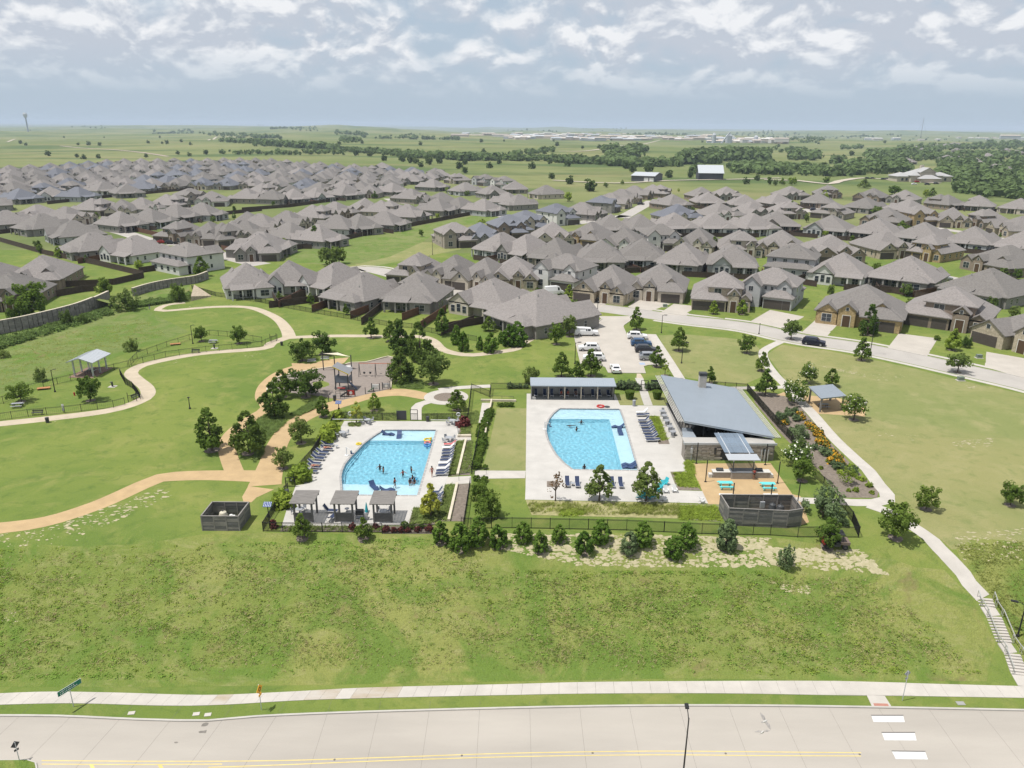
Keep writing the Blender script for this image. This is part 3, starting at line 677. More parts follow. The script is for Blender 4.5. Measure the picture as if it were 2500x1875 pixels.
def proto_b(gm=GARAGE):      # one and a half storeys, hipped upper block over the garage
    k = Kit(); k.hip(-7.2,7.2,-6.5,9.0,3.0,.70)
    k.hip(-3.2,5.0,-7.4,.5,5.7,.62,.45,('h', 'h'), base=2.6); k.window(-.9,-7.4,4.7,1.8,1.3); k.window(3.0,-7.4,4.7,1.0,1.3); k.window(-3.2,-5,4.7,.9,1.2, 'l'); k.window(5.0,-4,4.7,.9,1.2, 'r')
    k.hip(-7.0,1.4,-9.6,-4,2.9,.55,.4,('h', 'h'), 'x'); k.gar.append((-4.4,-9.6,4.9,2.3, gm)); k.gar.append((-.2,-9.6,2.5,2.3, gm))
    k.hip(1.8,4.4,-9.8,-5,4.3,1.05,.3,('g', 'g'), 'y'); k.door.append((3.1,-9.8,1.3,2.8, 'f')); k.window(3.1,-9.8,4.6,.6,.9)
    k.hip(4.5,7.2,-8.6,-4,3.0,.9,.3,('g', 'g'), 'y'); k.window(5.9,-8.6,1.6,1.5,1.8)
    rear(k, -7.2,7.2,9.0,3.0); sidewin(k, -7.2,7.2); k.dorm = [(-2,4,7.0),(2.5,4.5,6.5)]; return k
def proto_c(gm=GARAGE):      # two full storeys, front gable bays
    k = Kit(); k.hip(-6.6,6.6,-5.5,6.0,5.6,.55,.45); k.hip(-6.6,6.6,5,9.4,3.0,.5,.45,('h', 'h'), 'x')
    k.hip(-6.4,-1.6,-8.2,-3,5.4,.85,.3,('g', 'g'), 'y'); k.window(-4.0,-8.2,1.7,1.7,1.9); k.window(-4.0,-8.2,4.6,1.2,1.3)
    k.hip(-.6,6.5,-8.6,-4,3.0,.6,.35,('h', 'h'), 'x'); k.gar.append((1.9,-8.6,4.6,2.3, gm)); k.gar.append((5.2,-8.6,1.9,2.3, gm))
    k.hip(2.2,5.8,-6.4,-3,5.4,.9,.3,('g', 'g'), 'y'); k.window(4.0,-6.4,4.7,1.0,1.4); k.window(.8,-5.5,4.6,.8,1.0); k.window(-.8,-5.5,4.6,.8,1.0)
    k.door.append((-1.1,-5.5,1.1,2.4, 'f'))
    for z in (1.6,4.4):
        for x in (-4.5,-1.5,1.5,4.5): k.window(x, 6.0 if z > 3 else 9.4, z, 1.2,1.5, 'b')
        for y in (-3,1.5): k.window(-6.6, y, z, .9,1.3, 'l'); k.window(6.6, y, z, .9,1.3, 'r')
    k.dorm = [(1.5,2,8.2),(-2,3,7.6)]; return k
def proto_d(gm=GARAGE):      # plain long hip with one side gable and small dormers
    k = Kit(); k.hip(-7.4,7.4,-8.0,9.3,3.0,.69)
    k.hip(.6,7.2,-10.0,-4,3.0,.72,.35,('h', 'h'), 'y'); k.gar.append((3.9,-10.0,4.9,2.3, gm))
    k.hip(-3.4,-.4,-9.4,-4,3.8,.95,.3,('g', 'g'), 'y'); k.door.append((-1.9,-9.4,1.3,2.6, 'f')); k.window(-1.9,-9.4,4.1,.6,.8)
    k.hip(-7.2,-3.6,-8.9,-4,3.0,.95,.3,('g', 'g'), 'y'); k.window(-5.4,-8.9,1.6,1.8,1.9)
    k.hip(2.6,4.8,-7.6,-3.0,4.9,.9,.25,('g', 'g'), 'y', base=3); k.window(3.7,-7.6,4.6,1.0,.9)
    rear(k, -7.4,7.4,9.3,3.0); sidewin(k, -7.4,7.4); k.dorm = [(-1.2,2,7.6),(3,3.5,6.0),(-3,6,5.5)]; return k
def proto_e(gm=GARAGE):      # hip with a tall rear gable room
    k = Kit(); k.hip(-7.2,7.2,-8.0,8.6,3.0,.70)
    k.hip(-7.0,-.8,-10.0,-4,3.0,.6,.35,('h', 'h'), 'y'); k.gar.append((-3.9,-10.0,4.9,2.3, gm)); k.hip(.4,3.4,-9.2,-4,3.9,1.0,.3,('g', 'g'), 'y'); k.door.append((1.9,-9.2,1.3,2.6, 'f'))
    k.window(5.4,-8.0,1.6,1.8,1.8); k.hip(.6,5.6,5,10.8,3.3,.9,.35,('g', 'g'), 'y')
    for x in (1.6,3.1,4.6): k.window(x, 10.8,1.6 if x != 3.1 else 1.9,1.1,2.1 if x == 3.1 else 1.8, 'b')
    k.roof.add([(-7.0,11.2,2.8),(.2,11.2,2.8),(.2,8.0,3.7),(-7.0,8.0,3.7),(-7.0,11.2,2.6),(.2,11.2,2.6),(.2,8.0,3.45),(-7.0,8.0,3.45)], [(0,1,2,3),(7,6,5,4),(0,4,5,1),(1,5,6,2),(3,7,4,0)])
    k.post += [(-6.6,10.9,2.65),(-3.3,10.9,2.65)]; k.window(-5,8.6,1.4,1.6,2.1, 'b'); k.window(-2.2,8.6,1.4,1.6,2.1, 'b')
    sidewin(k, -7.2,7.2); k.dorm = [(-1.5,3,7.3),(2.5,1.5,6.8)]; return k
PROTOS = {}
def house_proto(kind, wall, roof='n', gm='d'):
    key = (kind, wall, roof, gm)
    if key not in PROTOS:
        kit = {'a': proto_a, 'b': proto_b, 'c': proto_c, 'd': proto_d, 'e': proto_e}[kind](GARAGE if gm == 'd' else GARAGE_L)
        PROTOS[key] = Proto(finish(kit, {'c': 'two_storey_house', 'b': 'dormered_house'}.get(kind, 'house'), 'house', WALLM[wall], SHINGLE if roof == 'n' else SHINGLE_B))
    return PROTOS[key]
WORDS = {'tan_stone': 'tan stone', 'brown_brick': 'brown brick', 'grey_brick': 'grey brick', 'white': 'white', 'cream': 'cream', 'gold_stone': 'golden stone', 'light_grey': 'pale grey', 'taupe': 'taupe'}
KW = {'a': 'three front gables', 'b': 'hipped upper block', 'c': 'two full storeys', 'd': 'low hipped roof', 'e': 'rear gable room'}
HOUSES = []; HS = 1.14; ORD = ['first', 'second', 'third', 'fourth', 'fifth', 'sixth', 'seventh', 'eighth', 'ninth', 'tenth', 'eleventh', 'twelfth', 'thirteenth', 'fourteenth', 'fifteenth', 'sixteenth', 'seventeenth']
def house(p, rz, kind, wall, roof='n', gm='d', sx=1.0, label=None, group=None, sy=1.0):
    HS = 1.22 if p[0] > 5 and p[1] < 420 else 1.14
    o = house_proto(kind, wall, roof, gm).place((p[0], p[1], p[2] if len(p) > 2 else 0), rz, (sx * HS, sy * HS, HS * .92), label, group)
    HOUSES.append((p[0], p[1], rz, sx)); return o
def row(peaks, face, kinds, walls, where, group, peak_z=9.2, roofs='n', gm='d', own=True, depth=1.0):
    """houses along a street: peaks sighted left to right, face = 'F' fronts or 'R' garden sides towards the viewer"""
    P = [g(c, x, y, peak_z) for c, x, y in peaks]; seen = {}
    for i, p in enumerate(P):
        a, b_ = P[max(i-1,0)], P[min(i+1, len(P)-1)]; t = b_ - a; rz = math.atan2(t.y, t.x)
        gap = min([(P[j] - p).xy.length for j in (i-1, i+1) if 0 <= j < len(P)] or [17])
        sx = max(.82, min(1.12, gap * .97 / 15.0 / HS))
        if face == 'R': rz += math.pi
        kd, wl = kinds[i % len(kinds)], walls[i % len(walls)]; rf = roofs[i % len(roofs)]
        lab = '%s house from %s, %s, %s' % (ORD[i], where, WORDS[wl], KW[kd])
        sh = 4.5 if 'lawn fence' in where else 0
        house((p.x - math.sin(rz)*-sh*(1 if face == 'R' else 0), p.y - math.cos(rz)*sh*(1 if face == 'R' else 0),0), rz, kd, wl, rf, gm, sx, lab, group, sy=.86)
    return P
ROWS = {}
# the street past the parking lot: far side, fronts to the street
ROWS['front'] = row([('B3', 60,1290),('B3', 500,1300),('B3', 870,1380),('B3', 1290,1368),('B3', 1820,1432),('B4', 110,1420),('B4', 880,1548),('B4', 1620,1562),('B4', 2420,1740)], 'F', 'acadbcdba', ['tan_stone', 'white', 'tan_stone', 'cream', 'tan_stone', 'light_grey', 'gold_stone', 'brown_brick', 'tan_stone'],
    'swale end of the parking lot street', 'houses along the street above the parking lot')
ROWS['lawn'] = row([('B2', -60,1360),('B2', 270,1340),('B2', 600,1350),('B2', 840,1440),('B2', 1340,1455),('B2', 1940,1490),('A3', 175,112)], 'R', 'deedbea', ['white', 'white', 'white', 'grey_brick', 'grey_brick', 'cream', 'grey_brick'],
    'stone wall along the lawn fence', 'houses backing onto the lawn')
ROWS['lawn2'] = row([('B2', 1375,1258),('B2', 1690,1278),('B2', 1950,1300)], 'F', 'bda', ['tan_stone', 'cream', 'cream'], 'swale across the lawn street', 'houses across the street behind the lawn')
ROWS['r2'] = row([('B2', 2100,1085),('B3', 170,1112),('B3', 420,1142),('B3', 790,1162),('B3', 1140,1150),('B3', 1490,1182),('B3', 1900,1198),('B4', 280,1218),('B4', 690,1268),('B4', 1255,1298),('B4', 1950,1402)], 'R', 'deadddeceda', ['light_grey', 'grey_brick', 'taupe', 'grey_brick', 'light_grey', 'grey_brick', 'light_grey', 'light_grey', 'white', 'grey_brick', 'grey_brick'],
    'swale in the second row', 'second row of houses above the parking lot')
ROWS['r3'] = row([('B3', 380,1012),('B3', 700,1012),('B3', 985,1062),('B3', 1290,1042),('B3', 1610,1062),('B3', 1960,1082),('B4', 170,1082),('B4', 590,1122),('B4', 1050,1090),('B4', 1450,1112),('B4', 2080,1210)], 'F', 'adacabdaabd', ['cream', 'gold_stone', 'white', 'white', 'cream', 'cream', 'tan_stone', 'brown_brick', 'tan_stone', 'gold_stone', 'brown_brick'],
    'swale in the third row', 'third row of houses above the parking lot', gm='d')
ROWS['r4'] = row([('B3', 870,942),('B3', 1110,942),('B3', 1400,932),('B3', 1740,932),('B3', 2060,936),('B4', 130,916),('B4', 590,950),('B4', 990,975),('B4', 1380,1012),('B4', 1800,1046),('B4', 2230,1080)], 'R', 'ddaddeedaad', ['grey_brick', 'light_grey', 'grey_brick', 'white', 'white', 'taupe', 'light_grey', 'grey_brick', 'light_grey', 'light_grey', 'grey_brick'],
    'side street in the fourth row', 'fourth row of houses above the parking lot')
ROWS['r5'] = row([('B3', 1440,862),('B3', 1790,850),('B3', 2060,832),('B4', 210,830),('B4', 610,832),('B4', 1060,890),('B4', 1330,880),('B4', 1620,890),('B4', 1900,900),('B4', 2200,960)], 'F', 'ddabbdcaba', ['cream', 'white', 'grey_brick', 'taupe', 'taupe', 'brown_brick', 'gold_stone', 'tan_stone', 'brown_brick', 'tan_stone'],
    'side street in the fifth row', 'fifth row of houses above the parking lot', roofs='bnnnnnnnnn')
ROWS['r6'] = row([('B3', 1380,768),('B3', 1690,752),('B3', 2000,770),('B4', 120,760),('B4', 480,755),('B4', 890,792),('B4', 1240,812),('B4', 1560,770),('B4', 1850,780),('B4', 2190,800)], 'R', 'addddadbbd', ['brown_brick', 'brown_brick', 'grey_brick', 'taupe', 'brown_brick', 'grey_brick', 'grey_brick', 'brown_brick', 'grey_brick', 'cream'],
    'side street in the sixth row', 'sixth row of houses above the parking lot')
ROWS['r7'] = row([('B3', 1640,708),('B3', 1850,706),('B4', 250,702),('B4', 560,692),('B4', 940,718),('B4', 1210,732)], 'F', 'addbad', ['brown_brick', 'grey_brick', 'grey_brick', 'brown_brick', 'brown_brick', 'grey_brick'],
    'barns at the field edge', 'houses at the edge of the far field')
def side_row(peaks, rz, kinds, walls, where, group, roofs='n'):
    for i, (c, x, y) in enumerate(peaks):
        p = g(c, x, y, 8.9); wl = walls[i % len(walls)]; kd = kinds[i % len(kinds)]; rf = roofs[i % len(roofs)]
        house((p.x, p.y, 0), rz, kd, wl, rf, 'd', .95, '%s house %s, %s, %s' % (ORD[i], where, WORDS[wl], KW[kd]), group)
side_row([('B3', 640,840),('B3', 790,792),('B3', 880,762),('B3', 970,728),('B3', 1080,700),('B3', 1240,690)], R(62), 'dcadab', ['grey_brick', 'grey_brick', 'cream', 'tan_stone', 'brown_brick', 'brown_brick'], 'up the side street towards the barns', 'houses along the side street', 'nbnnnn')
side_row([('B3', 410,872),('B3', 150,932),('B3', 10,955)], R(35), 'ccc', ['white', 'cream', 'taupe'], 'left of the side street corner', 'corner houses by the swale', 'bbb')
side_row([('B2', 1690,1022),('B2', 1920,1012),('B2', 2130,968)], R(20), 'cdc', ['taupe', 'grey_brick', 'brown_brick'], 'rightwards above the mown swale', 'houses above the swale', 'nbb')
# the estate on the left
ROWS['f1'] = row([('B2', 40,1080),('B2', 290,1000),('B2', 520,1020),('B2', 690,938),('B2', 880,930),('B2', 1090,908),('B2', 1290,850),('B2', 1530,805)], 'R', 'ddadaded', ['grey_brick', 'light_grey', 'grey_brick', 'light_grey', 'grey_brick', 'grey_brick', 'grey_brick', 'grey_brick'], 'stone wall along the swale fence', 'houses along the swale fence')
ROWS['f2'] = row([('B2', -260,1005),('B2', -60,990),('B2', 60,930),('B2', 290,905),('B2', 510,855),('B2', 690,830),('B2', 940,800),('B2', 1090,818),('B2', 1330,722),('B2', 1570,752)], 'F', 'badabdabda', ['taupe', 'cream', 'taupe', 'cream', 'taupe', 'brown_brick', 'tan_stone', 'cream', 'taupe', 'grey_brick'], 'stone wall in the estate second row', 'estate houses facing the swale houses')
ROWS['f3'] = row([('B1', 1000,910),('B1', 1250,886),('B1', 1470,852),('B1', 1690,838),('B2', 150,728),('B2', 330,722),('B2', 520,712),('B2', 760,695),('B2', 1160,672),('B2', 1500,640)], 'R', 'ddddedeadd', ['grey_brick', 'light_grey', 'grey_brick', 'light_grey', 'grey_brick', 'grey_brick', 'light_grey', 'grey_brick', 'grey_brick', 'grey_brick'], 'stone wall side in the estate middle row', 'middle row of the left estate')
ROWS['f4'] = row([('B1', 300,855),('B1', 560,870),('B1', 790,800),('B1', 1020,810),('B1', 1200,796),('B1', 1420,766),('B1', 1600,726),('B1', 1780,740),('B1', 2090,720),('B2', 80,675),('B2', 310,690),('B2', 560,668),('B2', 770,645),('B2', 950,640),('B2', 1160,610),('B2', 1300,580),('B2', 1530,555)], 'F', 'dabadbcdabadbadac', ['taupe', 'cream', 'taupe', 'cream', 'white', 'grey_brick', 'taupe', 'white'], 'stone wall side in the upper row', 'upper row of the left estate')
ROWS['f5'] = row([('B1', 150,720),('B1', 420,702),('B1', 640,706),('B1', 850,662),('B1', 1060,680),('B1', 1190,650),('B1', 1400,612),('B1', 1720,612),('B1', 2000,572),('B2', 180,590),('B2', 380,545),('B2', 600,570),('B2', 790,585),('B2', 930,535),('B2', 1080,500),('B2', 1340,540)], 'R', 'dedadedcd', ['grey_brick', 'white', 'light_grey', 'white', 'grey_brick'], 'stone wall side in the pale row', 'pale backed houses of the left estate', roofs='bnbnnbbnbnnnnnn')
ROWS['g1'] = row([('B1', -80,770),('B1', 60,900),('B1', 360,928),('B1', 620,985),('B1', 790,1082),('B1', 1140,1110),('B1', 1580,1182)], 'R', 'dadedec', ['grey_brick', 'grey_brick', 'grey_brick', 'light_grey', 'grey_brick', 'white', 'white'], 'street end above the stone wall', 'houses above the stone wall')
ROWS['g2'] = row([('B1', 1520,985),('B1', 1760,1000),('B1', 1960,992)], 'F', 'bda', ['brown_brick', 'taupe', 'cream'], 'white gable house on the cross street', 'cross street houses of the estate')
side_row([('B1', 2080,920),('B1', 2180,1105),('B1', 340,1290),('B1', 60,1430),('B1', -150,1320)], R(12), 'dddbd', ['grey_brick', 'grey_brick', 'brown_brick', 'brown_brick', 'brown_brick'], 'around the big tree and stone wall', 'houses near the retaining wall')
ROWS['h1'] = row([('B2', 1560,560),('B2', 1720,592),('B2', 1950,606),('B2', 2110,622)], 'F', 'dbcc', ['taupe', 'cream', 'light_grey', 'white'], 'dense estate at the field corner', 'estate houses at the field corner')
ROWS['h2'] = row([('B2', 1790,668),('B2', 2010,690),('B3', 60,655),('B3', 330,692)], 'R', 'dead', ['light_grey', 'grey_brick', 'taupe', 'cream'], 'dense estate above the entrance road', 'estate houses above the entrance road')
ROWS['h3'] = row([('B2', 1740,790),('B2', 1930,806),('B2', 2130,752),('B3', 100,768)], 'R', 'eddd', ['cream', 'light_grey', 'light_grey', 'grey_brick'], 'swale fence along the entrance road', 'estate houses along the entrance road')
# the far part of the estate: streets of houses as far as the field
def far_estate():
    rnd = random.Random(5); ws = ['grey_brick', 'taupe', 'cream', 'white', 'grey_brick', 'brown_brick']
    edge = lambda x: float(np.interp(x, [-200,0,1000,2212,2740,3340,3740], [540,532,470,462,498,535,575]))
    for j, dy in enumerate((6,20,36,54,74,96,120,146,172)):
        x = -150 + rnd.uniform(0,60)
        while x < 3700 - 60*j:
            yy = edge(x) + dy + rnd.uniform(-3,3); p = g('B1', x, yy, 8.4)
            if all((p.x - hx)**2 + (p.y - hy)**2 > 16.5**2 for hx, hy, _, _ in HOUSES):
                f = j % 2; wl = rnd.choice(ws); rf = 'b' if rnd.random() < .18 else 'n'; house((p.x, p.y, 0), R(-6) + (math.pi if f else 0) + rnd.uniform(-.05,.05), rnd.choice('aaddbe' if not f else 'ddee'), wl, rf, 'd', .9,
                    'far %s estate house below the open field, %s%s' % (WORDS[wl], 'garden side out' if f else 'garage side out', ', slate blue roof' if rf == 'b' else ''), 'far %s estate houses%s%s' % (WORDS[wl], ' seen from behind' if f else '', ' with blue roofs' if rf == 'b' else ''), sy=.86)
                x += 18.5 / max(1e-6, abs((g('B1', x+100, yy, 8.4) - p).x)) * 100
            else: x += 12
    print('houses', len(HOUSES))
far_estate()
# ------------------------------------------------------------------ pools and decks
def clip(poly, nx, ny, c):
    out = []
    for i in range(len(poly)):
        a, b_ = poly[i], poly[(i+1) % len(poly)]; da, db = a[0]*nx + a[1]*ny - c, b_[0]*nx + b_[1]*ny - c
        if da >= 0: out.append(a)
        if (da >= 0) != (db >= 0): t = da / (da - db); out.append((a[0] + (b_[0]-a[0])*t, a[1] + (b_[1]-a[1])*t))
    return out
def shrink(poly, e):
    cx, cy = sum(p[0] for p in poly)/len(poly), sum(p[1] for p in poly)/len(poly); out = []
    for x, y in poly:
        d = math.hypot(x-cx, y-cy); out.append((cx + (x-cx)*(1 - e/d), cy + (y-cy)*(1 - e/d)))
    return out
def water_material():
    m = bpy.data.materials.new('pool_water'); m.use_nodes = True; N = m.node_tree.nodes; L = m.node_tree.links; N.clear()
    out = N.new('ShaderNodeOutputMaterial'); gl = N.new('ShaderNodeBsdfGlass'); gl.inputs['IOR'].default_value = 1.33; gl.inputs['Roughness'].default_value = 0.0; gl.inputs['Color'].default_value = (.86,.97,.99,1)
    L.new(gl.outputs[0], out.inputs[0]); return m
WATER = water_material()
LEDGE = mat('pale_pool_plaster', (.62,.68,.72),.6,.04,.8); BASIN = mat('blue_pool_plaster', (.29,.53,.62),.6,.05,.6); COPE = mat('coping_stone', (.30,.29,.28),.8,.15,2); RIMD = mat('waterline_tile', (.07,.09,.13),.4)
def pool(outline, deep, nm, lab):
    root = thing('pool_basin', None, None); root['kind'] = 'structure'; root['label'] = lab
    b = MB(); n = len(outline)
    for i in range(n):
        a, c = outline[i], outline[(i+1) % n]
        b.add([(a[0], a[1], -.0),(c[0], c[1], 0),(c[0], c[1], -.12),(a[0], a[1], -.12)], [(0,1,2,3)], 2); b.add([(a[0], a[1], -.12),(c[0], c[1], -.12),(c[0], c[1], -.3),(a[0], a[1], -.3)], [(0,1,2,3)], 0)
    tr = tessellate_polygon([[Vector((*p, 0)) for p in outline], [Vector((*p, 0)) for p in deep]]); allp = outline + deep
    b.add([(p[0], p[1], -.26) for p in allp], [tuple(t) for t in tr], 0); m = len(deep)
    for k, (s0, z0, z1) in enumerate(((0,-.26,-.55),(.35,-.55,-.85),(.7,-.85,-1.15))):
        p0, p1 = shrink(deep, s0), shrink(deep, s0 + .35)
        for i in range(m):
            a, c, a1, c1 = p0[i], p0[(i+1) % m], p1[i], p1[(i+1) % m]
            b.add([(*a, z0),(*c, z0),(*c, z1),(*a, z1)], [(0,1,2,3)], 1); b.add([(*a, z1),(*c, z1),(*c1, z1),(*a1, z1)], [(0,1,2,3)], 1)
    b.add([(*p, -1.15) for p in shrink(deep, 1.05)], [tuple(range(m))], 1)
    b.build('basin', [LEDGE, BASIN, RIMD], root)
    # coping stones, one by one
    L_ = [Vector((*p, 0)) for p in outline]
    for i in range(n):
        a, c = L_[i], L_[(i+1) % n]; d = c - a; k = max(1, round(d.length / 1.2)); nr = Vector((d.y, -d.x, 0)).normalized()
        cen = sum(L_, Vector()) / n
        if nr.dot((a + c)/2 - cen) < 0: nr = -nr
        for j in range(k):
            p, q = a + d*(j/k + .006), a + d*((j+1)/k - .006); z = .035
            MB().add([(*(p - nr*.02).xy, -.02),(*(q - nr*.02).xy, -.02),(*(q + nr*.3).xy, -.02),(*(p + nr*.3).xy, -.02),(*(p - nr*.02).xy, z),(*(q - nr*.02).xy, z),(*(q + nr*.3).xy, z),(*(p + nr*.3).xy, z)],
                     [(4,5,6,7),(7,6,5,4),(0,1,5,4),(1,2,6,5),(2,3,7,6),(3,0,4,7)][:1] + [(0,1,5,4),(1,2,6,5),(2,3,7,6),(3,0,4,7)]).build('coping_stone', COPE, root)
    # rippled water surface
    from mathutils import noise as mn
    from mathutils.geometry import delaunay_2d_cdt
    x0, x1, y0, y1 = bbox(outline, 0); st = .125; pts = [Vector(p) for p in outline]; nn = len(pts)
    def inside(x, y):
        c = False
        for i in range(nn):
            (ax, ay),(bx_, by) = outline[i], outline[(i+1) % nn]
            if (ay > y) != (by > y) and x < (bx_-ax)*(y-ay)/(by-ay) + ax: c = not c
        return c
    for i in range(int((x1-x0)/st)):
        for j in range(int((y1-y0)/st)):
            x, y = x0 + (i + .5*(j % 2))*st, y0 + j*st
            if inside(x, y): pts.append(Vector((x, y)))
    vo, eo, fo, *_ = delaunay_2d_cdt(pts, [(i, (i+1) % nn) for i in range(nn)], [], 1,1e-4)
    wz = lambda x, y: .05*mn.noise((x*.9, y*.7,1.0)) + .05*mn.noise((x*1.9 + 3, y*1.5,2.0))
    w_ = MB().add([(v.x, v.y, -.13 + wz(v.x, v.y)) for v in vo], [tuple(f) for f in fo]).build('pool_water', WATER, smooth=True); w_['kind'] = 'structure'
    for f in w_.data.polygons:
        if f.normal.z < 0: f.flip()
    w_.cycles.is_caustics_caster = True
    for ch in root.children:
        if ch.name.startswith('basin'): ch.cycles.is_caustics_receiver = True
DEEP_L = shrink(clip(clip(POOL_L, 0,1,96.3),0,-1,-112.1),.06)
_a, _b = g('T', 1150,670).xy, g('T', 1330,1362).xy; _d = (_b - _a).normalized()
DEEP_R = shrink(clip(clip(POOL_R, _d.y, -_d.x, _a.x*_d.y - _a.y*_d.x),0,-1,-g('T', 400,665).y),.06)
if len(DEEP_R) < 4: DEEP_R = shrink(clip(clip(POOL_R, -_d.y, _d.x, -(_a.x*_d.y - _a.y*_d.x)),0,-1,-g('T', 400,665).y),.06)
pool(POOL_L, DEEP_L, 'l', 'turquoise pool beside the three pergolas'); pool(POOL_R, DEEP_R, 'r', 'turquoise pool in front of the long cabana')
deckL = [tuple(p.xy) for p in gs('P', [(690,235),(2095,240),(2040,480),(1935,905),(1850,1270),(1522,1273),(1455,1490),(-60,1495),(0,1300),(110,1010),(205,995),(255,920),(220,900),(420,520),(520,500),(600,400)])]
deckR = [(2.8,134.6),(19.6,134.6),(19.7,128.7),(28.6,128.6),(28.6,112),(26.4,104.8)] + [tuple(p.xy) for p in gs('C3', [(1510,520),(1370,525),(1430,682),(1640,688),(1690,792),(1300,782),(145,760)])] + [(2.0,95)]
drape('pool_deck', [deckL], .016, DECK, holes=[POOL_L])['label'] = 'pale concrete deck round the pool with pergolas'
drape('pool_deck', [deckR], .016, DECK, holes=[POOL_R])['label'] = 'pale concrete deck between cabana and clubhouse'
def joints(name, segs): drape(name, [[(a[0]-.012, a[1]-.012),(b_[0]+.012, b_[1]-.012),(b_[0]+.012, b_[1]+.012),(a[0]-.012, a[1]+.012)] for a, b_ in segs], .019, mat('deck_joint', (.30,.285,.265),.9))
joints('deck_joint', [((2.4, y),(5.6, y)) for y in (98,104,110,117,124)] + [((5.6 - .02,93),(5.6,130))] + [((3, y),(19.4, y)) for y in (96.5,128.8)] + [((x, 92.5),(x, 99.8)) for x in (9.5,14,18.5)] + [((20.5, y),(26, y)) for y in (105,112,119)])
joints('deck_joint', [((-30, y),(-13.5, y)) for y in (88.2,91.5)] + [((x, 84.8),(x, 92)) for x in (-24,-19)] + [((-27, y),(-24.5, y)) for y in (97,103)] + [((-25,117.5),(-9,117.5))] + [((-12.2, y),(-10, y)) for y in (95,101,107)])
def bed(name, q, m=MULCH, off=.022): return drape(name, [[tuple(p.xy) for p in q]], off, m)
bed('planter_bed', gs('T', [(305,1520),(470,1518),(475,1600),(305,1600)])); bed('planter_bed', gs('T', [(880,1535),(1010,1535),(1010,1615),(885,1615)])); bed('planter_bed', gs('T', [(1460,1548),(1600,1548),(1610,1625),(1475,1625)]))
bed('planter_bed', gs('T', [(1670,640),(1820,640),(1965,1020),(1815,1020)])); bed('planter_bed', gs('C3', [(1372,527),(1510,522),(1625,683),(1432,680)])); bed('planter_bed', gs('P', [(1520,1275),(1850,1272),(1770,1480),(1455,1495)]))
bed('planter_bed', gs('P', [(1940,900),(2040,480),(2140,470),(2060,890)])); bed('planter_bed', gs('P', [(2070,885),(2160,470),(2230,470),(2200,885)])); bed('planter_bed', gs('P', [(1900,1005),(2030,1000),(1950,1440),(1790,1440)]))
bed('planter_bed', gs('P', [(2050,995),(2200,990),(2130,1440),(1970,1440)])); bed('planter_bed', gs('P', [(2085,240),(2190,240),(2212,420),(2060,425)])); bed('planter_bed', gs('P', [(750,262),(880,262),(880,302),(745,302)]))
bed('planter_bed', gs('P', [(-60,1500),(1140,1500),(1140,1565),(-80,1565)])); bed('planter_bed', gs('P', [(1140,1500),(1750,1500),(1750,1590),(1140,1590)])); bed('front_bed', gs('C3', [(150,765),(1440,790),(1440,920),(200,890)]), mat('dry_bed', (.27,.25,.12),1,.25,2)); bed('front_bed', gs('C3', [(1440,795),(1780,800),(1790,950),(1440,925)]), mat('dry_bed2', (.16,.17,.08),1,.25,2))
bed('fence_bed', gs('P', [(690,240),(600,400),(520,500),(430,515),(590,230)]), LAWN, .01)
for a, b_, w_ in (((2050,890),(2150,470),.35),((1945,1440),(2045,1000),.35),((2050,425),(2212,425),.5)):
    kerb('terrace_wall', gs('P', [a, b_]), w_, .35, CREAM, 3, smooth=False)
bed('terrace_walk', gs('P', [(2035,430),(2212,432),(2212,465),(2040,475)]), WALK, .03); bed('terrace_walk', gs('P', [(1930,910),(2212,895),(2212,985),(1905,1000)]), WALK, .03); bed('terrace_walk', gs('C3', [(-280,515),(150,517),(145,580),(-280,585)]), WALK, .03)
bed('ramp_walk', gs('A2', [(1925,1050),(1995,1050),(1940,1330),(1875,1330)]), WALK, .03); kerb('ramp_wall', gs('A2', [(2005,1045),(1950,1335)]),.25,.7, CREAM, 3, smooth=False); kerb('ramp_wall', gs('A2', [(1915,1035),(2212,1040)]),.3,.4, CREAM, 3, smooth=False)
drape('court_lawn', [[tuple(p.xy) for p in gs('A2', [(2050,1095),(2212,1095),(2400,1095),(2380,1615),(1990,1620),(1940,1560),(2000,1340)])]], .006, OLIVE)
drape('gate_lawn', [[tuple(p.xy) for p in gs('A3', [(905,985),(1110,960),(1145,1068),(940,1065)])], [tuple(p.xy) for p in gs('A3', [(1170,960),(1320,970),(1350,1068),(1220,1068)])]], .01, OLIVE)
drape('bbq_court', [[tuple(p.xy) for p in gs('R', [(410,205),(1190,200),(1400,500),(1480,520),(1560,770),(1480,800),(700,600),(590,600),(500,400)])]], .012, DG)
drape('bbq_link', [[tuple(p.xy) for p in gs('R', [(1400,530),(1560,535),(1840,545),(1850,600),(1500,590)])]], .02, WALK)

